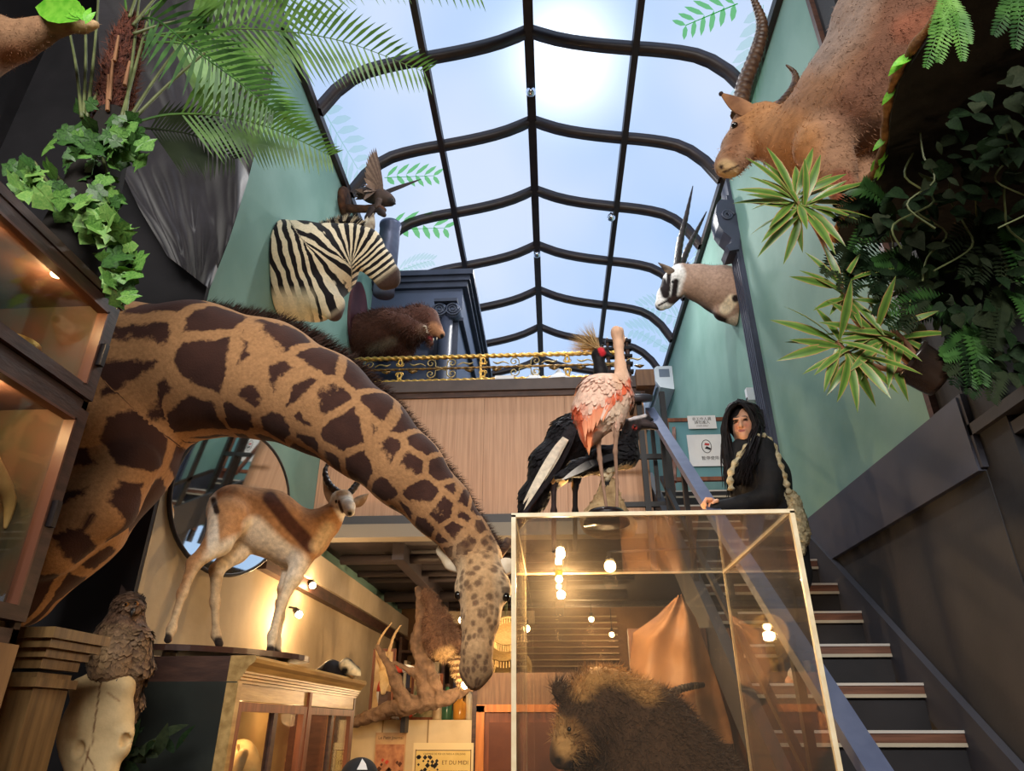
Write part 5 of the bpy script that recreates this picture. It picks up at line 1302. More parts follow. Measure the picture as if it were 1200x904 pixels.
LANCE = [(0, .012), (.12, .05), (.3, .085), (.5, .095), (.7, .075), (.88, .035), (1, 0)]
BROAD = [(0, .02), (.15, .12), (.35, .19), (.55, .19), (.78, .12), (1, 0)]
ivy_me = [lobed('ivy_leaf', IVYM), lobed('ivy_leaf', IVYD), lobed('ivy_leaf', IVYL)]
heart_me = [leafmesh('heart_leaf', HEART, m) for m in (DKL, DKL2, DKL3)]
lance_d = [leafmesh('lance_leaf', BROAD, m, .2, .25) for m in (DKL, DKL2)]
bright_me = leafmesh('bright_leaf', BROAD, BRIGHT, .2, .2)
def place(name, me, p, d, nrm, size, parent):
    d = Vector(d).normalized(); nrm = Vector(nrm); y = nrm.cross(d)
    if y.length < 1e-4: y = d.orthogonal()
    y.normalize(); z = d.cross(y)
    m = Matrix(((d.x, y.x, z.x, 0), (d.y, y.y, z.y, 0), (d.z, y.z, z.z, 0), (0, 0, 0, 1)))
    return inst(name, me, Matrix.Translation(Vector(p)) @ m @ Matrix.Scale(size, 4), parent)
def frond(pts, n, L, w, nrm, parent, mat, name='frond', droop=.35, stalk_r=.006, start=.12, fwd=.5, dens=1.0):
    """pinnate leaf: rachis through (px,py,Y), n leaflet pairs"""
    q = [P(*p) for p in pts]; C, _ = catmull(q, [0]*len(q), 16); nrm = Vector(nrm).normalized(); r = random.Random(len(C)+n+int(pts[-1][0]))
    mb = MB(); m = len(C); mb.tube(C, [stalk_r*(1-.8*i/m) for i in range(m)], 5)
    n = max(8, int(n*dens))
    for i in range(n):
        t = start+(1-start)*i/(n-1); k = min(int(t*(m-1)), m-2); c = C[k].lerp(C[k+1], t*(m-1)-k); d = (C[k+1]-C[k]).normalized()
        sd = d.cross(nrm).normalized(); l = L*(.35+.65*math.sin(math.pi*min(1, .25+t*.72)))*(1-.25*max(0, t-.8)*5*.5)
        for s in (-1, 1):
            dr = (sd*s*(1-fwd*.6)+d*fwd+nrm*.12).normalized(); ll = l*r.uniform(.88, 1.08); ww = w*(.6+.4*math.sin(math.pi*t))
            a = dr.cross(nrm).normalized()
            p1 = c+dr*ll*.5-Vector((0, 0, droop*ll*.18)); p2 = c+dr*ll-Vector((0, 0, droop*ll*.62))
            mb.add([c-a*ww*.35, c+a*ww*.35, p1-a*ww, p1+a*ww*.9, p2], [(0, 1, 3, 2), (2, 3, 4)])
    return mb.go(name, mat, parent)
def palm():
    b = P(135, 142, 1.9)
    t = thing('cycad_palm', (b.x, b.y, 2.8), 'potted cycad palm with long arching fronds and reddish shaggy trunk on the cabinet', 'palm')
    BARK = M('shaggy_bark', S(112, 62, 48), S(70, 40, 34), rough=.95, scale=30, bump=1, bscale=50, bdist=.03)
    bd = Body(.03).chain([(128, 150, 1.9, 16), (136, 110, 1.9, 17), (142, 80, 1.9, 16), (150, 50, 1.9, 15), (156, 25, 1.9, 10)])
    V, F = bd.mesh(.008); V = V+rng.normal(0, .004, V.shape); N = vnormals(V, F); C = np.tile(np.array(S(112, 66, 50)), (len(V), 1))
    mk('trunk', V, F, BARK, t, True); fur('fibres', V, N, C, t, HAIR, 2600, .05, .003, (0, 0, 1), .35, seed=21, cjit=.5)
    for (a, c) in (((134, 72), (139, 42)), ((128, 118), (132, 70)), ((146, 100), (152, 72)), ((126, 130), (127, 88))):
        MB().tube([P(*a, 1.82), P(*c, 1.82)], [.008, .005], 6).go('cut_stalk', M('cut_stalk', S(150, 106, 74), rough=.7), t)
    # stump under the ivy, down to the cabinet top
    MB().tube([(b.x, b.y, 2.8), (b.x+.01, b.y, 3.1), (b.x, b.y, b.z+.02)], [.13, .11, .07], 12).go('stump', M('dark_stump', S(30, 26, 24), rough=.95), t, True)
    Nn = (.4, -.62, -.5)
    for pts, n, L, w, mt in (
        ([(150, 40, 1.9), (190, 42, 1.95), (240, 48, 2.05), (320, 8, 2.2), (400, -28, 2.3)], 46, .36, .012, PALMM),
        ([(152, 46, 1.9), (205, 38, 1.95), (300, 34, 2.1), (400, 48, 2.3), (497, 84, 2.5)], 58, .3, .0105, PALMM),
        ([(152, 50, 1.9), (220, 52, 1.92), (262, 80, 2.0), (310, 125, 2.1), (348, 155, 2.15)], 40, .25, .01, IVYM),
        ([(152, 146, 1.85), (200, 134, 1.88), (270, 137, 1.95), (330, 155, 2.05), (386, 182, 2.15)], 44, .2, .009, PALMM),
        ([(156, 150, 1.9), (190, 152, 1.95), (230, 160, 2.0), (274, 186, 2.05)], 34, .19, .008, DKL2),
        ([(165, 20, 1.9), (240, -30, 2.0), (330, -50, 2.2), (450, -40, 2.4), (560, -8, 2.6)], 54, .28, .0105, PALMM),
        ([(150, 30, 1.9), (180, 22, 1.85), (230, 60, 1.8), (285, 100, 1.85), (320, 130, 1.9)], 36, .22, .009, IVYD),
        ([(150, 30, 1.9), (150, -40, 1.85), (200, -90, 1.9), (300, -110, 2.0)], 26, .3, .008, PALMM)):
        frond(pts, n, L, w, Nn, t, mt, start=.3 if n > 40 else .22, dens=.66)
    for (a, c) in (((142, 140), (176, 12)), ((146, 142), (166, -30)), ((150, 142), (205, 60)), ((150, 146), (240, 62)), ((96, 138), (80, 30)), ((98, 138), (100, 20)), ((102, 140), (116, -10)), ((100, 140), (128, 80)), ((152, 20), (172, -40)), ((156, 30), (200, -20)), ((156, 40), (230, 22))):
        p, q = P(*a, 1.84), P(*c, 1.88); mid = p.lerp(q, .5)+Vector((0, 0, .02)); C, R = catmull([p, mid, q], [.008, .006, .005], 6); MB().tube(C, R, 6).go('stalk', STALK, t, True)
palm()
def scatter(seed, n, path, spread, Y, Yv, size, meshes, parent, face=(0.1, -1, -.25), hang=.6, name='leaf'):
    r = random.Random(seed); q = path
    for i in range(n):
        s = r.random()*(len(q)-1); k = min(int(s), len(q)-2); f = s-k
        x = q[k][0]+(q[k+1][0]-q[k][0])*f+r.gauss(0, spread); y = q[k][1]+(q[k+1][1]-q[k][1])*f+r.gauss(0, spread)
        p = P(x, y, Y+r.uniform(-Yv, Yv)); d = Vector((r.gauss(0, .7), r.gauss(-.1, .4), -hang+r.gauss(0, .5))); nr = Vector(face)+Vector((r.gauss(0, .45), r.gauss(0, .3), r.gauss(0, .45)))
        place(name, r.choice(meshes), p, d, nr, size*r.uniform(.65, 1.25), parent)
def ivy():
    b = P(110, 200, 1.8)
    t = thing('ivy', (b.x, b.y, 2.8), 'trailing ivy spilling over the top of the tall glass cabinet', 'ivy')
    for pth in ([(105, 150), (125, 200), (135, 260), (145, 330)], [(60, 200), (95, 235), (120, 270), (140, 320)], [(40, 190), (70, 230), (110, 250)]):
        C, R = catmull([P(a, c, 1.82) for a, c in pth], [.006]*len(pth), 8); MB().tube(C, R, 5).go('stem', STALK, t, True)
    scatter(1, 80, [(75, 158), (105, 150), (150, 152), (145, 175), (110, 185)], 10, 1.8, .1, .066, [ivy_me[0], ivy_me[1], ivy_me[1]], t)
    scatter(2, 60, [(25, 200), (50, 212), (80, 232), (110, 250), (130, 262)], 8, 1.74, .06, .07, ivy_me, t)
    scatter(3, 85, [(130, 215), (128, 250), (140, 285), (148, 315), (146, 338)], 9, 1.8, .07, .07, ivy_me, t)
    scatter(4, 26, [(100, 175), (85, 200), (110, 225)], 12, 1.86, .06, .06, [ivy_me[1]], t)
ivy()
r_ = random.Random(4); le = thing('leaf_sprig', P(70, 22, 1.6), 'bright green leaves held in the mouth of the tan animal', 'leaves')
for (a, c, L) in (((102, 20), (28, -2), 1), ((100, 22), (62, -6), 1), ((98, 24), (90, 2), 1), ((100, 26), (104, 6), .9), ((100, 28), (110, 12), .8), ((99, 20), (76, 8), .8)):
    p, q = P(*a, 1.57), P(*c, 1.55); place('leaf', bright_me, p, q-p, (.1, -1, -.5), (q-p).length*1.02, le)

# --- leafy ledge on the right with its twisted rim
RIM = [(1140, -30), (1110, 18), (1078, 60), (1054, 98), (1044, 138), (1041, 175), (1029, 207), (1001, 243), (980, 282), (971, 308), (976, 332)]
LZ = E+2.17
def YU(px, py, Y, drop=.1):
    d = ray(px, py); return min(Y, (2.17-drop)/(d.z/d.y))
def ledge():
    t = thing('plant_ledge', (2.3, 2.2, LZ), 'dark overhanging plant ledge with a twisted branch rim under the large antelope', 'ledge')
    rim = [PZ(a, b, LZ) for a, b in RIM]; rim = [Vector((p.x, min(p.y, 2.85), p.z)) for p in rim]
    poly = rim+[Vector((2.3, 2.855, LZ)), Vector((3.4, 2.855, LZ)), Vector((3.4, 1.2, LZ)), Vector((1.75, 1.2, LZ))]
    MB().prism(poly, (0, 0, .06)).go('slab', M('dark_soil', S(20, 20, 22), S(34, 32, 32), rough=.95, scale=10, bump=.6, bscale=20), t)
    C, R = catmull([p+Vector((-.01, 0, .03)) for p in rim], [.022]*len(rim), 8); MB().tube(C, [.017+.004*math.sin(i*.9) for i in range(len(C))], 8).go('rim_branch', M('rope_bark', S(150, 108, 66), S(104, 72, 46), rough=.9, scale=30, bump=.7, bscale=40), t, True)
    r = random.Random(3)
    for (a, b, c, d) in ((1045, 82, 1066, 62), (1036, 118, 1050, 102), (1030, 190, 1042, 168), (1022, 210, 1036, 180), (1026, 172, 1040, 160), (1052, 72, 1070, 66)):
        p, q = PZ(c, d, LZ+.03), PZ(a, b, LZ+.0); place('leaf', bright_me, p, q-p, (-.6, -.7, -.3), (q-p).length*1.25, t)
ledge()
def in_poly(x, y, pl):
    c = False; n = len(pl)
    for i in range(n):
        (x1, y1), (x2, y2) = pl[i], pl[(i+1) % n]
        if (y1 > y) != (y2 > y) and x < (x2-x1)*(y-y1)/(y2-y1)+x1: c = not c
    return c
def foliage():
    area = [(985, 300), (1010, 250), (1045, 215), (1080, 180), (1110, 130), (1160, 100), (1215, 60), (1215, 440), (1160, 450), (1125, 412), (1062, 388), (1010, 350), (990, 330)]
    v = thing('trailing_vine', (2.3, 2.8, 3.0), 'dense dark trailing vine covering the black wall beside the stairs', 'vine')
    r = random.Random(9); k = 0
    while k < 290:
        x, y = r.uniform(975, 1215), r.uniform(60, 470)
        if not in_poly(x, y, area): continue
        Y = YU(x, y, r.uniform(2.4, 2.82), r.uniform(.06, .3))
        p = P(x, y, Y)
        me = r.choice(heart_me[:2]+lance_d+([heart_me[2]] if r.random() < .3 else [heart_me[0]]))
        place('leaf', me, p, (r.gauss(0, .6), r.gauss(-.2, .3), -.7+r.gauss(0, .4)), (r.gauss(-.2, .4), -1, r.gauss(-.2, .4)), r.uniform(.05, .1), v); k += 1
    for i in range(12):
        a = (r.uniform(1010, 1190), r.uniform(120, 330)); y0_ = YU(a[0], a[1], 2.7, .04); pts = [P(a[0]+r.uniform(-8, 8)+j*r.uniform(-9, 12), a[1]+j*28, y0_+.02*j) for j in range(5)]
        C, R = catmull(pts, [.004]*5, 5); MB().tube(C, R, 4).go('stem', STALK, v)
    # backing moss mat so that the wall reads as planted
    for i, (cx, cy, ang, n, L) in enumerate(((1050, 250, 200, 6, 70), (1170, 260, 240, 7, 80), (1130, 370, 230, 6, 90), (1180, 340, 250, 6, 75), (1090, 330, 215, 5, 70), (1010, 300, 240, 5, 50), (1165, 415, 230, 5, 60))):
        f = thing('hanging_fern', P(cx, cy, YU(cx, cy, 2.62)), ['fern with arching fronds just under the antelope ledge', 'fern high on the vine covered wall', 'broad fern low in the vine wall', 'fern at the outer side of the vine wall', 'fern in the middle of the vine wall', 'small fern beside the ledge rim', 'fern above the black plant pot'][i], 'fern')
        for j in range(n):
            a = math.radians(ang+r.uniform(-60, 60)); e = (cx+L*math.cos(a), cy-L*math.sin(a)*.9); m = ((cx+e[0])/2, (cy+e[1])/2-14)
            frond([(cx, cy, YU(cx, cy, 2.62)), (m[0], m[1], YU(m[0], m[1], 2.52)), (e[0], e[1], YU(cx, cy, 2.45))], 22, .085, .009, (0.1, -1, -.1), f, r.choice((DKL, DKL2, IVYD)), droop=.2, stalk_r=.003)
    f = thing('hanging_fern', P(1105, 20, 1.5), 'bright fern sprig hanging over the branch rim of the ledge', 'fern')
    for e in ((1085, 78), (1100, 72), (1128, 70), (1092, 40), (1135, 50)): frond([(1108, -8, 1.46), ((1108+e[0])/2+3, (e[1]-8)/2, 1.45), (e[0], e[1], 1.46)], 20, .038, .0055, (0, -1, -.2), f, IVYM, droop=.2, stalk_r=.003)
    f = thing('hanging_fern', P(1190, 10, 1.5), 'dark fern at the outer corner of the plant ledge', 'fern')
    for e in ((1165, 40), (1190, 55), (1215, 50), (1172, 20)): frond([(1200, -20, 1.42), ((1200+e[0])/2, (e[1]-20)/2, 1.41), (e[0], e[1], 1.42)], 16, .045, .007, (0, -1, -.2), f, IVYD, droop=.2, stalk_r=.003)
foliage()
def dracaena():
    Y = 2.55
    pb = P(1098, 462, Y)
    t = thing('dracaena', pb, 'potted dracaena with red-edged leaf rosettes leaning out from the shelf', 'plant')
    a, b = P(1106, 446, Y), P(1062, 420, Y); ax = (b-a).normalized()
    MB().lathe([(.0, 0), (.075, .0), (.082, .02), (.09, .13), (.096, .135), (.096, .15), (.085, .15), (.08, .13), (0, .125)], a, ax, 24).go('pot', M('black_glaze', S(34, 28, 26), S(60, 44, 34), rough=.25, scale=4, spec=.6), t, True)
    V, F = [], []
    def dl(name):
        me = bpy.data.meshes.new(name); V = []; F = []; C = []; out = [(0, .008), (.1, .02), (.25, .05), (.45, .072), (.65, .066), (.85, .036), (1, .0)]
        g0, g1, rd = S(110, 138, 58), S(66, 104, 40), S(196, 132, 96)
        for x, w in out:
            z = -.22*x*x
            for s in (-1, -.78, 0, .78, 1): V.append((x, w*s, z+.2*abs(w*s))); C.append((*(rd if abs(s) == 1 else (g0 if s else g1)), 1))
        for i in range(len(out)-1):
            for j in range(4): k = 5*i+j; F.append((k, k+1, k+6, k+5))
        me.from_pydata(V, [], F); at = me.color_attributes.new('Col', 'FLOAT_COLOR', 'POINT'); at.data.foreach_set('color', [c for q in C for c in q])
        me.materials.append(MCOL('dracaena_leaf', rough=.35, var=.15, vscale=8, bump=.02, spec=.5, sheen=0)); me.polygons.foreach_set('use_smooth', [True]*len(F)); return me
    me = dl('dracaena_leaf'); r = random.Random(6); ST = M('dracaena_stem', S(150, 104, 72), S(120, 82, 60), rough=.7, scale=20)
    for (path, n, L, nang) in (([(1072, 428), (1030, 398), (1000, 372), (984, 330), (958, 272), (930, 232)], 34, .29, 0), ([(1070, 430), (1040, 402), (1005, 368), (984, 334)], 16, .22, 1), ([(1068, 434), (1035, 432), (1000, 418), (980, 400)], 22, .27, 2), ([(1074, 426), (1050, 402), (1022, 392)], 18, .26, 3), ([(1078, 426), (1060, 400), (1045, 386)], 10, .2, 4)):
        pts = [P(x, y, Y-.02*i) for i, (x, y) in enumerate(path)]; C, R = catmull(pts, [.013-.006*i/len(pts) for i in range(len(pts))], 6); MB().tube(C, R, 7).go('stem', ST, t, True)
        c = pts[-1]; d0 = (pts[-1]-pts[-2]).normalized()
        for i in range(n):
            u = i/n; a = i*2.39996; dv = Vector((math.cos(a), .35*math.sin(a*1.7)-.25, math.sin(a)))
            if nang in (2, 3): dv = dv+Vector((-.3, 0, -.55))
            dv = (dv+d0*.35*(1-u)).normalized()
            place('leaf', me, c-d0*(.09*u), dv, Vector((r.gauss(0, .3), -1, .35+r.gauss(0, .3))), L*r.uniform(.75, 1.1), t)
    # wall shelf that carries it
    sh = thing('wall_shelf', (2.2, 2.6, pb.z-.06), 'dark double edged wall shelf under the dracaena pot', 'shelf')
    z = pb.z-.02; MB().box(XR-.02, 3.2, 2.42, 2.855, z-.05, z).go('board', CHAR, sh); MB().box(XR+.01, 3.2, 2.46, 2.855, z-.13, z-.08).go('board', CHAR, sh); MB().box(XR+.02, 3.18, 2.8, 2.855, z-.13, z).go('back_rail', BLACK, sh)
dracaena()
# low leafy plant by the skull
pl = thing('leafy_plant', P(165, 900, 2.75), 'dark leafy plant behind the cow skull', 'plant'); rr = random.Random(2)
for i in range(34):
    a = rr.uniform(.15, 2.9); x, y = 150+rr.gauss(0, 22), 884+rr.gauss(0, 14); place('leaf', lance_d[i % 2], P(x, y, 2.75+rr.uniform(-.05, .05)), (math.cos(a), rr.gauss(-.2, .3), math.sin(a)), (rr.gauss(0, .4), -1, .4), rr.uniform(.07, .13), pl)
p = P(160, 904, 2.78); MB().lathe([(.09, 0), (.1, .02), (.13, .3), (.14, .31), (.12, .31), (0, .28)], (p.x, p.y, p.z-.32), n=18).go('pot', M('black_glaze', S(34, 28, 26)), pl, True)
MB().box(p.x-.16, p.x+.16, p.y-.14, p.y+.14, 0, p.z-.32).go('stand', DARKWOOD, pl)

# --- leaves printed on the skylight panes
def PSKY(px, py):
    d = ray(px, py); lo, hi = .001, .03
    best = None
    for i in range(400):
        s = .002+i*.00008; p = Vector((0, 0, E))+d*s
        if XL < p.x < XR and p.z > sky_z(p.x)-.03: return p
    return Vector((0, 0, E))+d*.01
def MPRINT(name, c):
    if name in MATS: return MATS[name]
    m = bpy.data.materials.new(name); m.use_nodes = True; MATS[name] = m; t = m.node_tree; t.nodes.clear()
    o = t.nodes.new('ShaderNodeOutputMaterial'); tr = t.nodes.new('ShaderNodeBsdfTransparent'); tr.inputs[0].default_value = (*[min(1, q*1.25+.12) for q in c], 1)
    tl = t.nodes.new('ShaderNodeBsdfTranslucent'); tl.inputs[0].default_value = (*c, 1); mx = t.nodes.new('ShaderNodeMixShader'); mx.inputs[0].default_value = .25
    t.links.new(tr.outputs[0], mx.inputs[1]); t.links.new(tl.outputs[0], mx.inputs[2]); t.links.new(mx.outputs[0], o.inputs[0]); return m
def sky_leaf(i, px, py, ang, L, col, nl, lab):
    c = PSKY(px, py); dx = .03; g = (sky_z(min(c.x+dx, XR))-sky_z(max(c.x-dx, XL)))/(2*dx); n = Vector((g, 0, -1)).normalized()
    u = Vector((0, 1, 0)); v = n.cross(u); a = math.radians(ang); d = (v*math.cos(a)+u*math.sin(a)).normalized(); s = n.cross(d)
    m = MPRINT('leaf_print_green' if col is GL else 'leaf_print_pale', col)
    mb = MB(); mb.bar(c-d*L*.5, c+d*L*.5, .008, .002, n)
    for j in range(nl):
        t = -.45+.95*j/(nl-1); b = c+d*L*t; ll = L*.42*(1-.75*abs(t-.0)**1.2)
        for q in (-1, 1):
            e = (s*q*.8+d*.6).normalized(); w = e.cross(n).normalized()*(L*.05)
            mb.add([b, b+e*ll*.3+w*.9, b+e*ll*.7+w*.8, b+e*ll, b+e*ll*.7-w*.8, b+e*ll*.3-w*.9], [(0, 1, 2, 3, 4, 5)])
    mb.v = [(min(max(x, XL+.03), XR-.03), y, min(z, sky_z(min(max(x, XL+.03), XR-.03))-.012)) for x, y, z in mb.v]
    o = mb.go('painted_leaf', m); single(o, lab, 'leaf')
GL, PG = S(110, 190, 100), S(204, 222, 206)
for i, a in enumerate(((400, 165, 80, .9, PG, 7, 'pale painted leaf at the foot of the roof pane above the zebra'), (480, 203, 20, .55, GL, 6, 'green painted leaf behind the raised wing of the eagle'), (488, 262, 30, .75, GL, 6, 'green painted leaf on the pane beside the blue duct'), (486, 306, 20, .5, PG, 9, 'pale fern print on the pane above the portal'),
                       (884, 70, 80, .9, PG, 9, 'pale fern print beside the long antelope horn'), (832, 12, 140, .5, GL, 6, 'green painted leaf at the tip of the long antelope horn'), (825, 298, 100, .7, PG, 7, 'pale leaf print on the pane behind the oryx horns'), (778, 362, 150, .9, PG, 8, 'pale palm print on the pane below the oryx muzzle'), (770, 392, 160, 1.1, PG, 9, 'pale palm print on the pane above the air conditioner'))): sky_leaf(i, *a)
# ================================================================ PEOPLE, PROPS, LAMPS
def person():
    Y = 3.86; ZT = 8*RIS
    t = thing('person', (P(930, 800, Y).x, Y, ZT), 'person with long black hair in a black coat leaning on the stair handrail', 'person')
    sk = S(214, 160, 128)
    RF = Matrix.Rotation(math.radians(-15), 3, 'Z') @ Matrix.Rotation(math.radians(7), 3, 'X')
    def FO(v): return RF @ (Vector(v)+Vector((.016, 0, 0)))
    b = Body(.025)
    # head: skull, face, jaw
    s = PS(866, 492, Y); hc = P(868, 498, Y)
    b.ell(hc+FO((.008, .02, .015)), (.073, .09, .092)); b.ell(hc+FO((-.008, -.03, -.04)), (.058, .06, .072))
    b.cone(hc+FO((-.014, -.07, -.085)), hc+FO((-.012, -.06, -.09)), .026, .026, .02)
    b.cone(hc+FO((-.018, -.088, .0)), hc+FO((-.02, -.108, -.034)), .009, .0125, .012)
    b.cone(hc+FO((-.036, -.088, -.034)), hc+FO((.0, -.09, -.034)), .008, .008, .012)
    b.cone(hc+FO((-.035, -.086, -.062)), hc+FO((-.002, -.087, -.062)), .009, .009, .008)
    b.cone(hc+FO((-.045, -.084, .018)), hc+FO((.012, -.084, .018)), .012, .012, .02)
    b.chain([(871, 512, Y+.02, 9.5), (877, 527, Y+.03, 10.5)], k=.03)
    # torso, arm on the rail, legs
    b.chain([(880, 530, Y+.03, 18), (892, 560, Y+.03, 22), (904, 600, Y+.02, 20), (908, 640, Y+.02, 23)], k=.05)
    b.chain([(896, 534, Y-.05, 9), (901, 574, Y-.1, 6.5), (866, 592, Y-.14, 5.5), (836, 595, Y-.16, 5)], k=.02)
    b.chain([(870, 534, Y+.1, 10), (868, 575, Y+.1, 8), (874, 606, Y+.05, 6)], k=.03)
    for dx, dy in ((-6, -.02), (10, .06)):
        b.chain([(908+dx*.6, 648, Y+dy, 17), (922+dx, 718, Y+dy, 12.5), (932+dx, 770, Y+dy, 10), (938+dx, 793, Y+dy, 7), (932+dx, 800, Y+dy-.06, 6)], k=.03)
    # hand: palm over the rail, four fingers curled, thumb beside them
    w = P(834, 595, Y-.16); hx = Vector((.905, w.y, rz(w.y)+.03))
    palm = hx+Vector((-.0, 0, .015)); b.cone(w, palm, .024, .028, .02, ((0, 0, 1), .62))
    for i in range(4):
        q = palm+Vector((-.02, -.036+.022*i, .008)); L = (.03, .036, .034, .026)[i]
        k1 = q+Vector((-.026, 0, .002)); k2 = k1+Vector((-.014, 0, -L*.6)); k3 = k2+Vector((.006, 0, -L*.6))
        b.cone(q, k1, .0095, .009, .004).cone(k1, k2, .009, .008, .004).cone(k2, k3, .008, .007, .003)
    b.cone(palm+Vector((.012, -.03, .0)), palm+Vector((.004, -.052, -.006)), .011, .0095, .006).cone(palm+Vector((.004, -.052, -.006)), palm+Vector((-.02, -.056, -.018)), .0095, .0075, .004)
    V, F = b.mesh(.0046)
    def near(p, r, soft): return lambda V_, N_: np.clip((r-np.linalg.norm(V_-np.array(p), axis=1))/soft+.5, 0, 1)
    C = np.tile(np.array(sk), (len(V), 1))
    def dab(p, r, col, soft=.003, sq=(1, 1, 1)):
        nonlocal C
        d = np.linalg.norm((V-np.array(p))*np.array(sq), axis=1); w_ = np.clip((r-d)/soft+.5, 0, 1)[:, None]; C = C*(1-w_)+np.array(col)*w_
    for ex in (-.043, .014):
        dab(hc+FO((ex, -.088, .004)), .0155, S(40, 28, 26), .004, (1, .3, 2.4)); dab(hc+FO((ex, -.088, .024)), .021, S(48, 34, 30), .005, (1, .3, 4.2))
    dab(hc+FO((-.019, -.09, -.062)), .019, S(176, 92, 84), .005, (1, .3, 2.2)); dab(hc+FO((-.018, -.095, -.062)), .017, S(110, 54, 52), .004, (1, .3, 9))
    for dx in (-.045, .015): dab(hc+FO((dx, -.08, -.03)), .022, S(226, 150, 124), .03)
    dab(hc+FO((-.024, -.105, -.041)), .004, S(120, 70, 58), .003); dab(hc+FO((-.012, -.105, -.041)), .004, S(120, 70, 58), .003)
    mk('body', V, F, MCOL('skin', rough=.5, var=.05, vscale=30, bump=.05, spec=.4, sheen=.1), t, True, cols=C)
    for ex in (-.041, .013): MB().ball(hc+FO((ex, -.083, .006)), (.0095, .006, .0045), 10, 8).go('eye', M('dark_iris', S(22, 16, 16), rough=.1), t, True)
    # hair: close cap on the skull and long straight locks from a centre parting
    h = Body(.02); h.ell(hc+Vector((.01, .034, .034)), (.083, .092, .1)); h.chain([(872, 500, Y+.06, 12), (876, 530, Y+.07, 12), (876, 552, Y+.07, 6)], k=.03)
    h.cut(hc+FO((-.018, -.115, -.02)), (.056, .1, .094)); V, F = h.mesh(.0065); mb = MB(); mb.add([Vector(p) for p in V], [tuple(int(q) for q in f) for f in F])
    r = random.Random(17)
    def lock(pts, r0):
        C, R = catmull([P(*p) for p in pts], [r0*.8, r0, r0, r0*.9, r0*.15][:len(pts)], 5); mb.tube(C, R, 4)
    for i in range(150):
        u = r.random(); dy = -.075+.15*u; j = r.gauss
        lock([(866+j(0, 1.2), 470+6*abs(u-.4)+j(0, 1), Y+dy*.9), (854.5+j(0, 1.4)+2*u, 479+j(0, 1.5), Y+dy-.005), (848.5+j(0, 1.3)+3*u, 500+j(0, 2), Y+dy+.005), (852+j(0, 3), 530+j(0, 4), Y-.03+dy*.6), (857+j(0, 4), 566+j(0, 10), Y-.06+dy*.5)], .0062)
    for i in range(210):
        u = r.random(); dy = -.085+.17*u; j = r.gauss
        lock([(867+j(0, 1.2), 470+6*abs(u-.4)+j(0, 1), Y+dy*.9), (881+j(0, 1.6)+3*u, 478+j(0, 1.5), Y+dy-.005), (889+j(0, 2)+2*u, 497+j(0, 2), Y+dy+.005), (884+j(0, 3.5), 520+j(0, 4), Y-.1+dy*.7), (871+j(0, 6.5), 551+j(0, 9), Y-.19+dy*.5)], .0064)
    for i in range(14):
        j = r.gauss; lock([(867+j(0, 1), 471, Y-.07), (875+j(0, 1.2), 477, Y-.092), (881+j(0, 1.2), 488, Y-.092), (884+j(0, 1.5), 503, Y-.08), (882+j(0, 3), 520, Y-.08)], .0055)
    HB = M('black_hair', S(14, 11, 13), S(30, 23, 25), rough=.55, scale=20, spec=.2); mb.go('hair', HB, t, True)
    # coat
    c = Body(.03)
    c.chain([(882, 530, Y+.03, 24), (894, 560, Y+.03, 29), (904, 600, Y+.02, 27), (912, 640, Y+.02, 30), (920, 672, Y+.02, 30)], k=.05)
    c.chain([(893, 526, Y-.05, 15), (903, 560, Y-.1, 14.5), (900, 582, Y-.12, 13), (868, 592, Y-.14, 10), (838, 596, Y-.16, 8.5)], k=.03)
    c.chain([(870, 532, Y+.09, 15), (868, 575, Y+.1, 12), (876, 608, Y+.04, 9)], k=.03); c.chain([(866, 526, Y-.02, 10), (862, 560, Y-.05, 10)], k=.03)
    V, F = c.mesh(.008); mk('coat', V, F, M('black_coat', S(20, 19, 22), S(28, 27, 30), rough=.8, scale=30, bump=.4, bscale=14, bdist=.02), t, True)
    tr = Body(.03)
    for dx, dy in ((-6, -.02), (10, .06)): tr.chain([(908+dx*.6, 650, Y+dy, 20), (922+dx, 718, Y+dy, 16), (934+dx, 786, Y+dy, 13)], k=.03)
    V, F = tr.mesh(.01); mk('trousers', V, F, M('dark_trousers', S(40, 38, 44), rough=.85), t, True)
    for dx, dy in ((-6, -.02), (10, .06)):
        a = P(938+dx, 797, Y+dy); sh = Body(.02).cone((a.x, a.y, ZT+.05), (a.x-.02, a.y-.13, ZT+.04), .042, .036).cone((a.x, a.y, ZT+.05), (a.x, a.y, ZT+.1), .04, .04); sh.plane((0, 0, ZT+.006), (0, 0, 1)); V, F = sh.mesh(.008)
        mk('shoe', V, F, M('white_shoe', S(224, 216, 206), S(200, 190, 180), rough=.6, scale=12), t, True)
    # cream woven shoulder bag
    bg = thing('shoulder_bag', P(932, 640, Y-.1), 'fluffy cream shoulder bag with twisted strap worn by the person on the stairs', 'bag')
    KN = M('cream_knit', S(206, 192, 158), S(168, 152, 116), rough=.95, scale=40, bump=1, bscale=30, bdist=.03)
    q = Body(.02)
    for (x, y, r) in ((926, 582, 8), (931, 600, 10), (935, 618, 11), (938, 632, 10), (930, 590, 9), (941, 624, 8), (934, 608, 11), (936, 645, 8)): q.chain([(x, y, Y-.1, r)])
    V, F = q.mesh(.008); V = V+rng.normal(0, .003, V.shape); mk('pouch', V, F, KN, bg, True)
    pts = [P(a, c_, y) for a, c_, y in ((857, 575, Y-.15), (856, 556, Y-.16), (866, 536, Y-.15), (880, 519, Y-.13), (893, 511, Y-.1), (906, 522, Y-.08), (914, 545, Y-.14), (921, 566, Y-.14), (926, 582, Y-.12))]; C, _ = catmull(pts, [0]*len(pts), 14)
    MB().tube(C, [.017+.005*math.sin(i*.9) for i in range(len(C))], 8).go('strap', KN, bg, True)
person()

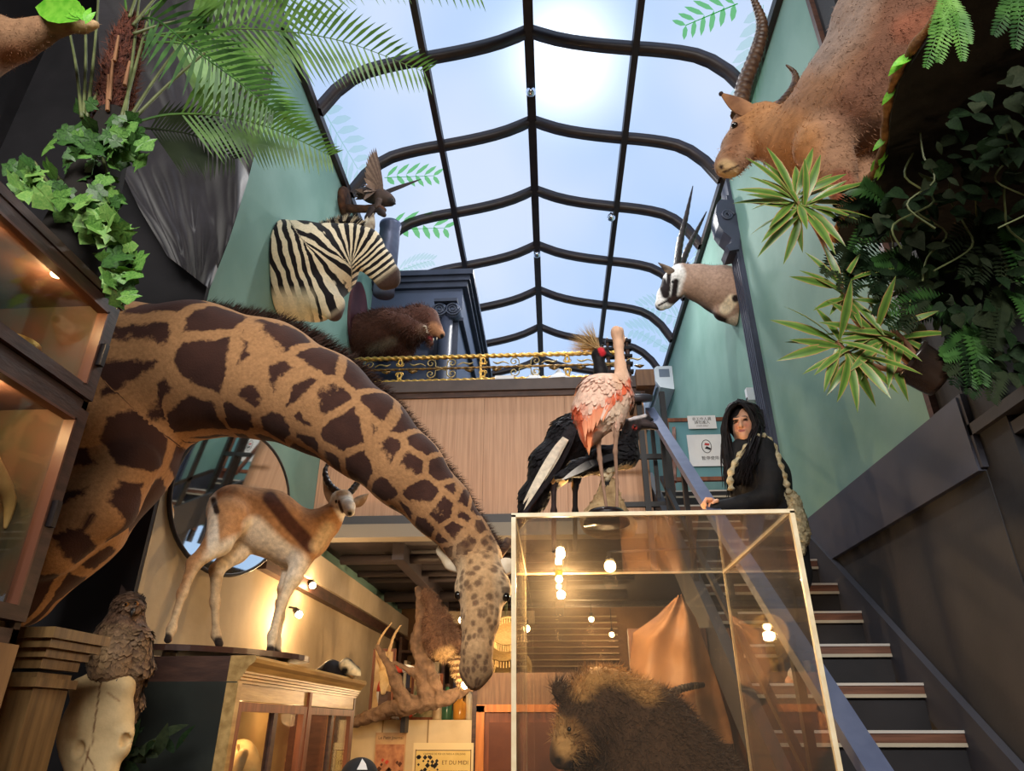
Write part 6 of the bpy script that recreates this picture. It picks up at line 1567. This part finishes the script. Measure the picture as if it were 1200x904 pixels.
def cap_person():
    Y = 3.9; c = P(422, 897, Y)
    t = thing('person', (c.x, Y+.05, 0), 'person in a black cap with white emblem standing below the posters', 'person')
    b = Body(.03); z = c.z-.03
    b.ell((c.x, Y, z-.06), (.075, .09, .11)).cone((c.x, Y+.01, z-.15), (c.x, Y+.02, z-.24), .05, .055)
    b.cone((c.x-.12, Y+.03, z-.3), (c.x+.12, Y+.03, z-.3), .07, .07).cone((c.x, Y+.03, z-.3), (c.x, Y+.03, z-.72), .14, .13)
    for s in (-1, 1): b.cone((c.x+s*.17, Y+.03, z-.31), (c.x+s*.2, Y, z-.55), .05, .04).cone((c.x+s*.2, Y, z-.55), (c.x+s*.17, Y-.08, z-.75), .04, .032).cone((c.x+s*.07, Y+.03, z-.72), (c.x+s*.08, Y+.02, .45), .08, .06).cone((c.x+s*.08, Y+.02, .45), (c.x+s*.08, Y+.03, .06), .055, .045).cone((c.x+s*.08, Y+.03, .05), (c.x+s*.08, Y-.1, .04), .045, .035)
    b.plane((0, 0, .003), (0, 0, 1)); V, F = b.mesh(.014)
    C = np.tile(np.array(S(36, 36, 42)), (len(V), 1)); m = V[:, 2] > z-.22; C[m] = S(210, 160, 130); mk('body', V, F, MCOL('skin', rough=.5), t, True, cols=C)
    h = Body(.02).ell((c.x, Y, z-.02), (.093, .105, .085)); h.plane((0, 0, z-.035), (0, 0, 1)); V, F = h.mesh(.007); cp = mk('cap', V, F, M('black_cap', S(22, 24, 30), rough=.8), t, True)
    br = [(c.x+.085*math.cos(a), Y-.08-.07*math.sin(a), z-.03) for a in [math.pi*i/12 for i in range(13)]]; MB().prism(br, (0, 0, .01)).go('brim', MATS['black_cap'], t)
    e = P(424, 897, Y-.105); MB().prism([e+Vector((-.022, 0, -.02)), e+Vector((.03, 0, -.02)), e+Vector((.02, 0, .005)), e+Vector((0, 0, .028)), e+Vector((-.012, 0, .0))], (0, -.004, 0)).go('emblem', WHITE, cp)
cap_person()

# --- ground floor behind: partition, posters, door, shelves
ORD = 'first second third fourth fifth sixth seventh eighth ninth tenth eleventh twelfth thirteenth fourteenth fifteenth sixteenth seventeenth eighteenth nineteenth twentieth'.split()+['twenty-'+q for q in 'first second third fourth fifth sixth seventh eighth ninth'.split()]
def posters():
    Y = 6.6; a, b = P(405, 845, Y), P(548, 904, Y)
    struct(MB().box(-1.86, -.72, Y, Y+.06, 0, 1.5).go('wall_partition', M('cream_boards', S(214, 194, 156), S(196, 174, 134), rough=.7, scale=3)))
    for x in (-1.5, -1.1): struct(MB().box(x-.006, x+.006, Y-.006, Y, 0, 1.5).go('trim_8', M('board_joint', S(150, 126, 90), rough=.8)))
    PB = M('old_print', S(206, 172, 126), S(176, 136, 98), rough=.85, scale=4); BR = M('brown_ink', S(84, 46, 30), rough=.8)
    x0, x1, zt = P(440, 870, Y).x, P(476, 870, Y).x, P(450, 859, Y-.01).z
    p = MB().box(x0, x1, Y-.012, Y-.004, zt-.5, zt).go('poster', PB); single(p, 'faded illustrated newspaper poster headed Le Petit Journal on the cream partition', 'poster')
    text('Le Petit Journal', (x1-x0)*.13, ((x0+x1)/2, Y-.014, zt-.04), INK, p)
    MB().box(x0+.01, x1-.01, Y-.014, Y-.0125, zt-.48, zt-.09).go('picture', M('print_scene', S(150, 96, 70), S(196, 140, 100), rough=.9, scale=16), p)
    r = random.Random(8)
    for i in range(26):
        px, pz = r.uniform(x0+.03, x1-.03), r.uniform(zt-.46, zt-.2); s = r.uniform(.012, .03); MB().prism([(px-s, Y-.0145, pz), (px, Y-.0145, pz-s), (px+s, Y-.0145, pz+.3*s), (px, Y-.0145, pz+s)], (0, -.0006, 0)).go('figure', BR if i % 3 else M('red_print', S(196, 70, 50), rough=.8), p)
    x0, x1, zt = P(484, 890, Y).x, P(555, 890, Y).x, P(510, 871, Y-.01).z
    q = MB().box(x0, x1, Y-.012, Y-.004, zt-.75, zt).go('poster', M('cream_print', S(226, 206, 160), rough=.85)); single(q, 'cream railway poster with brown lettering and flowers on the partition', 'poster')
    f = MB().box(x0+.02, x1-.02, Y-.014, Y-.0125, zt-.06, zt-.054).box(x0+.02, x1-.02, Y-.014, Y-.0125, zt-.74, zt-.73).box(x0+.02, x0+.026, Y-.014, Y-.0125, zt-.74, zt-.05).box(x1-.026, x1-.02, Y-.014, Y-.0125, zt-.74, zt-.05); f.go('border', BR, q)
    MB().box(x0+.026, x1-.026, Y-.0136, Y-.0125, zt-.73, zt-.06).go('panel', M('yellow_print', S(214, 184, 110), S(226, 200, 130), rough=.9, scale=5), q)
    w = x1-x0; cx = (x0+x1)/2
    text('CHEMINS DE FER DE PARIS A ORLEANS', w*.04, (cx+.01, Y-.0145, zt-.085), BR, q); text('ET DU MIDI', w*.085, (cx+w*.2, Y-.0145, zt-.15), BR, q); text('EXCURSIONS AUX PYRENEES', w*.036, (cx+w*.18, Y-.0145, zt-.215), BR, q); text('SAISON', w*.07, (cx+w*.2, Y-.0145, zt-.28), BR, q)
    for i in range(40):
        px, pz = r.uniform(x0+.04, x0+w*.42), r.uniform(zt-.34, zt-.1); s = r.uniform(.008, .022); MB().prism([(px-s, Y-.0145, pz), (px, Y-.0145, pz-s), (px+s, Y-.0145, pz), (px, Y-.0145, pz+s)], (0, -.0006, 0)).go('flower', INK, q)
    # door with orange wood frame
    d0, d1 = P(566, 870, 6.6).x, P(612, 870, 6.6).x+.35
    dt = thing('door_1', ((d0+d1)/2, 6.62, 0), 'orange framed wooden door behind the display case', 'door', kind='structure'); zt = P(580, 835, 6.6).z
    OR = wood('orange_wood', S(170, 100, 46), S(204, 130, 66), stretch=(8, 8, 1)); MB().box(d0-.06, d0+.01, 6.57, 6.66, 0, zt+.05).go('jamb', OR, dt); MB().box(d0-.06, d1+.06, 6.57, 6.66, zt, zt+.06).go('head', OR, dt); MB().box(d0+.01, d1, 6.6, 6.64, 0, zt).go('leaf', REDWOOD, dt)
    for a_, b_ in ((.0, .42), (.46, .9)): MB().box(d0+.05+(d1-d0)*a_, d0+(d1-d0)*b_, 6.59, 6.602, zt-.5, zt-.08).go('panel', M('dark_red_wood', S(84, 44, 28), S(104, 58, 36), scale=4), dt)
    MB().box(-.72, d0-.06, 6.6, 6.66, 0, zt+.3).go('side_post', DARKWOOD, dt); MB().box(d0-.06, .86, 6.62, 6.66, zt+.06, zt+.32).go('transom', wood('transom_wood', S(96, 70, 50), S(120, 90, 64)), dt)
    # shelf with objects behind the partition
    sh = thing('back_shelf', (-1.4, 9.2, 0), 'tall open shelf against the back wall of the ground floor', 'shelf')
    for x in (-1.9, -1.35, -.8): MB().box(x-.02, x+.02, 9.0, 9.38, 0, 2.45).go('upright', DARKWOOD, sh)
    for z in (.4, .9, 1.4, 1.85, 2.28): MB().box(-1.88, -.82, 9.0, 9.38, z-.015, z+.015).go('board', DARKWOOD, sh)
    cols = [S(210, 180, 120), S(150, 60, 40), S(70, 110, 80), S(230, 214, 180), S(60, 60, 80), S(190, 140, 70), S(120, 80, 50)]
    k = 0; r = random.Random(12)
    for z in (1.415, 1.865):
        x = -1.85; kk = 0
        while x < -.85:
            w = r.uniform(.03, .07); h = r.uniform(.2, .34)
            if abs(x+w/2+1.35) < .07: x += .09; continue
            c = cols[k % len(cols)]; col = ['tan', 'red', 'green', 'cream', 'navy', 'ochre', 'brown'][k % 7]
            o = MB().box(x, x+w, 9.05, 9.3, z, z+h).box(x+.004, x+w-.004, 9.045, 9.05, z+.02, z+h-.05).go('book', M('book_'+col, c, rough=.6)); kk += 1; single(o, '%s book, %s from the concrete wall on the %s back shelf' % (col, ORD[kk-1], 'lower' if z < 1.5 else 'upper'), 'book', 'books on the back shelf'); x += w+.004; k += 1
    slat = thing('slatted_panel', (.2, 9.36, 2.1), 'dark slatted panel high on the back wall of the ground floor', 'panel')
    for i in range(9): MB().box(-.7, .84, 9.34, 9.37, 2.12+i*.075, 2.135+i*.075).go('slat', M('pale_slat', S(150, 128, 96), rough=.6), slat)
posters()

def driftwood():
    Y = 6.35; BK = M('driftwood_bark', S(96, 76, 60), S(132, 106, 84), rough=.9, scale=14, bump=.8, bscale=26, stretch=(1, 1, 1), bdist=.02)
    t = thing('driftwood', (-1.3, Y, 1.5), 'twisted driftwood branch with upright trunk lying on the cream partition', 'driftwood')
    b = Body(.012)
    b.chain([(412, 848, Y+.1, 5), (440, 838, Y+.05, 7), (470, 828, Y, 11), (505, 823, Y, 9), (530, 815, Y, 7), (560, 804, Y, 3)]); b.chain([(500, 820, Y, 11), (495, 790, Y, 8), (491, 752, Y, 10), (496, 720, Y, 7), (489, 690, Y, 3.5)]); b.chain([(496, 722, Y, 9), (504, 695, Y, 4)])
    b.chain([(476, 826, Y-.05, 9), (464, 800, Y-.08, 6.5), (454, 776, Y-.1, 4.5), (442, 758, Y-.1, 3)]); b.chain([(488, 790, Y, 5), (474, 782, Y-.05, 3), (462, 776, Y-.1, 2)]); b.chain([(517, 818, Y, 7), (508, 796, Y-.02, 7), (503, 780, Y, 5)])
    V, F = b.mesh(.011); N = vnormals(V, F); V = V+N*np.array([[.02*mnoise.noise(Vector(p)*9)+.014*mnoise.noise(Vector(p)*26)] for p in V.tolist()]); mk('wood', V, F, BK, t, True)
    MB().box(P(470, 840, Y).x-.02, P(470, 840, Y).x+.02, 6.44, 6.6, 1.4, P(470, 834, Y).z).go('bracket', BSTEEL, t)
    # ring-tailed animal clinging to it
    l = thing('ringtail', P(515, 780, Y-.15), 'shaggy grey-brown ring-tailed animal clinging to the driftwood trunk', 'animal')
    q = Body(.04).chain([(506, 708, Y-.1, 7), (512, 730, Y-.12, 15), (519, 752, Y-.14, 17), (526, 762, Y-.14, 12)]).chain([(503, 700, Y-.12, 7), (498, 694, Y-.18, 4)]).chain([(508, 740, Y-.14, 7), (498, 748, Y-.2, 4)]).chain([(528, 740, Y-.16, 7), (538, 752, Y-.2, 5)])
    V, F = q.mesh(.014); N = vnormals(V, F); C = paint(V, S(118, 88, 68), [([(526, 764), (515, 768)], 7, S(200, 168, 120), 5)]); mk('body', V, F, HIDE, l, True, cols=C); fur('fur', V, N, C, l, HAIR, 5000, .05, .006, (.2, 0, -.8), .5, seed=31)
    pts = [(528, 764, Y-.15, 5), (534, 775, Y-.16, 6), (538, 788, Y-.16, 6), (540, 800, Y-.15, 4)]; qq = Body(.02).chain(pts); V, F = qq.mesh(.01); N = vnormals(V, F); pp = project(V); ring = (np.sin(pp[:, 1]*.9) > 0)[:, None]; C = np.where(ring, np.array(S(206, 178, 130)), np.array(S(110, 80, 56))); mk('tail', V, F, HIDE, l, True, cols=C); fur('tail_fur', V, N, C, l, HAIR, 1800, .035, .005, (.1, 0, -.7), .6, seed=32)
    # pale deer skull with upright antlers
    s = thing('deer_skull', P(450, 800, 6.5), 'pale deer skull with thin upright antlers on the partition', 'skull')
    BO = M('cream_bone', S(226, 200, 150)); bd = Body(.015).chain([(452, 790, 6.5, 7), (450, 802, 6.48, 5), (449, 812, 6.46, 3)]).chain([(446, 788, 6.5, 3), (458, 788, 6.5, 3)]); V, F = bd.mesh(.01); mk('bone', V, F, BO, s, True)
    for p in ([(448, 785), (442, 765), (446, 748), (459, 730)], [(455, 785), (456, 765), (462, 745), (470, 733)]): horn('antler', s, [(a, c, 6.5, 2.6-.6*i) for i, (a, c) in enumerate(p)], M('antler', S(206, 176, 124), S(160, 124, 80), rough=.5, scale=10))
    p = P(450, 815, 6.5); MB().box(p.x-.04, p.x+.04, 6.47, 6.6, 1.5, p.z+.03).go('mount', DARKWOOD, s)
    # black and white bird on the cabinet end
    Yb = 4.5; u = thing('duck_mount', (P(398, 800, Yb).x, Yb, 1.72), 'black and white duck mount resting on the far end of the gilded cabinet', 'bird')
    bb = Body(.02).chain([(372, 792, Yb+.05, 7), (388, 786, Yb, 11), (402, 790, Yb, 11), (410, 797, Yb, 8)]).chain([(406, 780, Yb-.05, 8), (416, 788, Yb-.08, 6), (421, 796, Yb-.1, 3)]); bb.plane((0, 0, 1.722), (0, 0, 1)); V, F = bb.mesh(.009)
    C = paint(V, S(30, 26, 28), [([(405, 780), (418, 792)], 7, S(236, 214, 168), 3), ([(404, 786)], 4, S(20, 18, 20), 2), ([(396, 798), (410, 800)], 5, S(226, 200, 150), 3)]); mk('body', V, F, FEB, u, True, cols=C)
    # fringed straw trays
    ST = M('straw', S(196, 160, 98), S(226, 194, 130), rough=.9, scale=40, stretch=(1, 1, 6))
    for i, (cx, cy, w, lb) in enumerate(((594, 736, 20, 'fringed straw tray highest on the wall behind the giraffe head'), (592, 752, 24, 'fringed straw tray in the middle of the stack behind the giraffe head'), (600, 778, 22, 'woven straw fan lowest behind the giraffe head'))):
        y = 7.0+.35*i; c = P(cx, cy, y); s = PS(cx, cy, y)*w; st_ = thing('straw_tray', c, lb, 'tray')
        MB().lathe([(.0, .0), (s*.9, .01), (s, .05), (s*.92, .06), (s*.8, .03), (0, .02)], c, (.2, -.7, -.7), 22).go('tray', ST, st_, True)
        fr = MB(); a0 = Vector((.2, -.7, -.7)).normalized(); e1 = a0.orthogonal().normalized(); e2 = a0.cross(e1)
        for j in range(44): a = 2*math.pi*j/44; p = c+a0*.05+(e1*math.cos(a)+e2*math.sin(a))*s; fr.bar(p, p+Vector((0, -.01, -.06)), .012, .004)
        fr.go('fringe', ST, st_)
        MB().bar(c, (c.x, c.y, 2.86), .006, .006).go('cord', STALK, st_)
driftwood()

def ledge_clutter():
    z = 1.5; l = thing('display_ledge', (-1.28, 6.85, 1.42), 'narrow wooden ledge behind the cream partition', 'shelf')
    MB().box(-1.86, -.72, 6.665, 7.1, 1.46, z).go('board', OAK, l)
    for x in (-1.8, -.8): MB().box(x-.02, x+.02, 6.67, 7.08, 0, 1.46).go('leg', DARKWOOD, l)
    def frame(x, w, h, c, lab, y=6.95):
        t = thing('framed_picture', (x, y, z), lab, 'picture'); q = .025
        MB().box(x-w, x-w+q, y-.02, y+.01, z, z+h).box(x+w-q, x+w, y-.02, y+.01, z, z+h).box(x-w+q, x+w-q, y-.02, y+.01, z, z+q).box(x-w+q, x+w-q, y-.02, y+.01, z+h-q, z+h).go('frame', REDWOOD, t); MB().box(x-w+q, x+w-q, y-.005, y+.005, z+q, z+h-q).go('print', c, t)
    frame(-1.62, .11, .62, M('print_cream', S(226, 200, 150), S(196, 160, 104), scale=9), 'tall red framed cream picture on the ledge by the deer skull', 6.98)
    frame(-1.2, .15, .4, M('print_green', S(90, 120, 96), S(206, 190, 150), scale=12), 'wide framed green picture on the ledge behind the driftwood', 7.02)
    t = thing('striped_wheel', (-1.42, 6.9, z), 'round red and white striped wheel standing on the ledge', 'wheel'); c = Vector((-1.42, 6.92, z+.24)); RED = M('red_print', S(196, 70, 50), rough=.8)
    for i in range(12):
        a0, a1 = 2*math.pi*i/12, 2*math.pi*(i+1)/12; pts = [c+Vector((.2*math.cos(a0+(a1-a0)*j/4), 0, .2*math.sin(a0+(a1-a0)*j/4))) for j in range(5)]; MB().tube(pts, .038, 8).go('segment', RED if i % 2 else WHITE, t, True)
    for (x, h, r, c1, lab, nm) in ((-.98, .3, .05, S(60, 110, 84), 'tall green bottle on the ledge', 'bottle'), (-.86, .22, .06, S(214, 150, 60), 'amber jar next to the tall green bottle', 'jar'), (-1.06, .18, .05, S(230, 214, 180), 'cream jar in front of the green picture', 'jar'), (-.77, .34, .035, S(240, 226, 190), 'slim cream bottle at the door end of the ledge', 'bottle')):
        t = thing(nm, (x, 6.85, z), lab, nm); MB().lathe([(r*.9, 0), (r, .02), (r, h*.6), (r*.4, h*.75), (r*.4, h*.92)], (x, 6.85, z), n=16).go('body', M('glaze_'+lab.split()[0]+nm, c1, rough=.2, spec=.6), t, True); MB().lathe([(r*.45, 0), (r*.45, h*.08)], (x, 6.85, z+h*.92), n=12).go('cap', DARKWOOD, t)
ledge_clutter()
def stair_hide():
    Y = 4.1
    # stretched tan hide behind the case, with dark base
    L = [(792, 700), (770, 722), (742, 742), (738, 780), (752, 812), (790, 838)]; R = [(800, 698), (815, 722), (832, 770), (845, 812), (856, 850), (862, 884)]
    t = thing('stretched_hide', P(800, 890, Y), 'stretched tan leather hide on a dark frame behind the display case', 'hide')
    n, m = 40, 26; V = []; F = []
    def lp(Q, s): s *= 5; k = min(int(s), 4); f = s-k; return (Q[k][0]+(Q[k+1][0]-Q[k][0])*f, Q[k][1]+(Q[k+1][1]-Q[k][1])*f)
    for i in range(n+1):
        a, b = lp(L, i/n), lp(R, i/n)
        for j in range(m+1):
            u = j/m; V.append(P(a[0]+(b[0]-a[0])*u, a[1]+(b[1]-a[1])*u+2*math.sin(u*14), Y-.1*math.sin(math.pi*u)+.025*math.sin(u*13+i*.1)+.015*math.sin(i*.4)))
    for i in range(n):
        for j in range(m): k = i*(m+1)+j; F.append((k, k+1, k+m+2, k+m+1))
    nv = len(V); V += [p+Vector((0, .012, 0)) for p in V]; F += [tuple(reversed([q+nv for q in f])) for f in F]
    mk('hide', V, F, M('tan_leather', S(148, 106, 74), S(170, 126, 90), rough=.5, scale=5, bump=.4, bscale=16), t, True)
    a, b = P(735, 738, Y+.08), P(872, 880, Y+.08); MB().box(a.x, b.x, Y+.04, Y+.1, 0, a.z).go('frame_board', wood('frame_brown', S(96, 60, 38), S(120, 78, 50)), t)
    MB().prism([P(742, 745, Y+.03), P(800, 700, Y+.03), P(862, 885, Y+.03), P(740, 885, Y+.03)], (0, .02, 0)).go('backing', MATS['frame_brown'], t)
    fr = MB()
    for i in range(22): p = P(808+2.5*i, 872, Y-.06); fr.box(p.x-.004, p.x+.004, p.y-.004, p.y+.004, p.z-.14, p.z)
    fr.go('fringe', M('dark_fringe', S(48, 34, 28), rough=.9), t)
    h = thing('twisted_horn', P(800, 812, Y-.2), 'black twisted horn fixed to the tan hide behind the bear', 'horn')
    horn('horn', h, [(772, 822, Y-.16, 5), (790, 811, Y-.2, 4.6), (808, 805, Y-.2, 4), (824, 803, Y-.12, 3)], HORNM, 16, .14)
stair_hide()

# --- small things on the balcony edge
rk = thing('spindle_rack', (P(726, 440, 5.6).x, 5.62, 4.3), 'black turned spindle rack at the stair end of the balcony', 'rack'); xr = P(726, 440, 5.6).x
for dx in (-.09, .09): MB().lathe([(.022, 0), (.022, .06), (.014, .08), (.024, .14), (.014, .2), (.024, .27), (.014, .33), (.02, .4), (.005, .43)], (xr+dx, 5.6, 4.3), n=12).go('spindle', DARKWOOD, rk, True)
for z in (.06, .14, .22, .3, .38): MB().box(xr-.11, xr+.13, 5.57, 5.63, 4.3+z-.012, 4.3+z+.012).go('crossbar', M('black_lacquer', S(24, 20, 24), rough=.3), rk)
for i, (px, w) in enumerate(((626, 17), (655, 20))):
    c = P(px, 440, 5.64); s = PS(px, 440, 5.64)*w; o = MB().lathe([(s, 0), (s*.95, .02), (s*.6, .06), (s*.25, .11), (.01, .16)], (c.x, 5.64, 4.27), n=9).go('folded_napkin', M('white_linen', S(232, 232, 236), rough=.9), None, False); single(o, ['folded white napkin behind the gilt railing', 'larger folded white napkin next to the crane crest'][i], 'napkin')
cd_ = MB().box(P(580, 444, 5.5).x, P(602, 444, 5.5).x, 5.51, 5.514, 4.271, 4.31).go('name_card', PAPER); single(cd_, 'small white card leaning at the foot of the gilt railing', 'card')
tb = thing('wall_disc', (P(748, 472, 5.3).x, 5.25, 3.7), 'dark round disc seat fixed under the balcony end block', 'disc'); c = P(748, 470, 5.3)
MB().lathe([(.0, 0), (.12, 0), (.13, .02), (.13, .05), (.1, .06), (0, .06)], (c.x, 5.32, c.z), (0, -.35, .94), 26).go('disc', M('grey_lacquer', S(56, 54, 64), rough=.4), tb, True); MB().box(c.x-.05, c.x-.02, 5.3, 5.56, c.z-.02, c.z+.02).go('arm', BSTEEL, tb)

# --- lamps
GLOW = M('bulb_glow', (1, .8, .5), emit=(1, .72, .36), estr=40)
def lamp(px, py, Y, power, label, up=None, r=.03, col=(1.0, .66, .35), arm=None):
    c = P(px, py, Y); t = thing('hanging_bulb', c, label, 'lamp')
    MB().ball(c, r, 12, 8).go('bulb', GLOW, t, True); MB().tube([c+Vector((0, 0, r*.8)), c+Vector((0, 0, r*.8+.05))], .016, 10).go('socket', BSTEEL, t)
    zt = up if up else 2.86
    MB().tube([c+Vector((0, 0, r*.8+.05)), arm if arm else (c.x, c.y, zt)], .004 if not arm else .007, 5).go('arm' if arm else 'cord', BSTEEL, t)
    bulb_light(c-Vector((0, 0, r+.045)), power, col, .04)
lamp(545, 803, 5.9, 15, 'bare warm bulb hanging just beside the giraffe muzzle')
lamp(541, 727, 6.9, 20, 'bare warm bulb hanging by the ringtail animal')
lamp(617, 737, 6.3, 26, 'bare warm bulb hanging behind the left edge of the glass case')
lamp(715, 664, 3.62, 22, 'bare warm bulb on an added long arm, placed to rim-light the bear', arm=(.875, 3.62, P(715, 664, 3.62).z+.09))  # bulb brought near and arm added to rim-light the bear
lamp(693, 726, 8.4, 14, 'small warm bulb in front of the slatted panel')
lamp(717, 744, 8.9, 12, 'smaller far bulb low on the slatted panel')
def wall_spot(px, py, X, power, label):
    c = PX(px, py, X); t = thing('wall_spot', c, label, 'lamp'); d = Vector((.55, -.3, -.5)).normalized()
    MB().tube([Vector((XL+.06, c.y, c.z+.05)), c+Vector((-.02, 0, .04)), c], .008, 6).go('arm', BSTEEL, t)
    MB().lathe([(.02, -.06), (.028, -.02), (.035, .0), (.03, .0), (0, -.02)], c, d, 14).go('shade', BSTEEL, t, True); MB().ball(c+d*.005, .026, 10, 8).go('bulb', GLOW, t, True)
    bulb_light(c+d*.08, power, (1, .64, .32), .04)
wall_spot(350, 720, -1.86, 30, 'glaring warm spot on the concrete wall below the springbok')
wall_spot(366, 686, -1.9, 10, 'small warm spot on the dark strip under the beige beam')
# spot added in the rear top corner of the case to light the bear
cs = Vector((CASE_X0+.16, CASE_Y1-.1, CASE_Z-.04)); tt = thing('case_fill_spot', cs, 'small added brass spot lighting the bear under the case top', 'lamp')
MB().tube([cs+Vector((0, 0, .034)), cs+Vector((0, 0, .01))], .018, 10).go('base', GOLD, tt); MB().ball(cs-Vector((0, 0, .004)), .016, 10, 8).go('bulb', GLOW, tt, True)
bulb_light(cs-Vector((-.01, .01, .04)), 38, (1, .66, .32), .02)
# chrome globes under the roof; spots and extra globes added to brighten the hall
CH = M('chrome', (.8, .82, .86), rough=.08, metal=1.0)
def roof_fill(x, y, z, label, power):
    t = thing('roof_fill', (x, y, z), label, 'lamp'); MB().tube([(x, y, z+.02), (x, y, sky_z(x)-.09)], .012, 8).go('stem', CH, t)
    MB().ball((x, y, z), .05, 14, 10).go('globe', CH, t, True)
    l = bpy.data.lights.new('roof_fill_light', 'SPOT'); l.energy = power; l.spot_size = math.radians(165); l.spot_blend = .6; l.shadow_soft_size = .08; l.color = (1, .97, .92)
    o = bpy.data.objects.new('roof_fill_light', l); COL.objects.link(o); o.location = (x, y, z-.08)
for (x, y, lb) in ((XC, 2.65, 'added chrome globe with fill light on the ridge bay nearest the palm'), (XC, 4.83, 'added chrome globe with fill light under the roof ridge above the zebra'), (XC+.9, 6.42, 'chrome globe with added fill light under the side glazing bar'), (XC, 7.48, 'chrome globe with added fill light under the ridge beyond the portal')):
    roof_fill(x, y, sky_z(x)-.16, lb, 70 if y < 3 else 140)
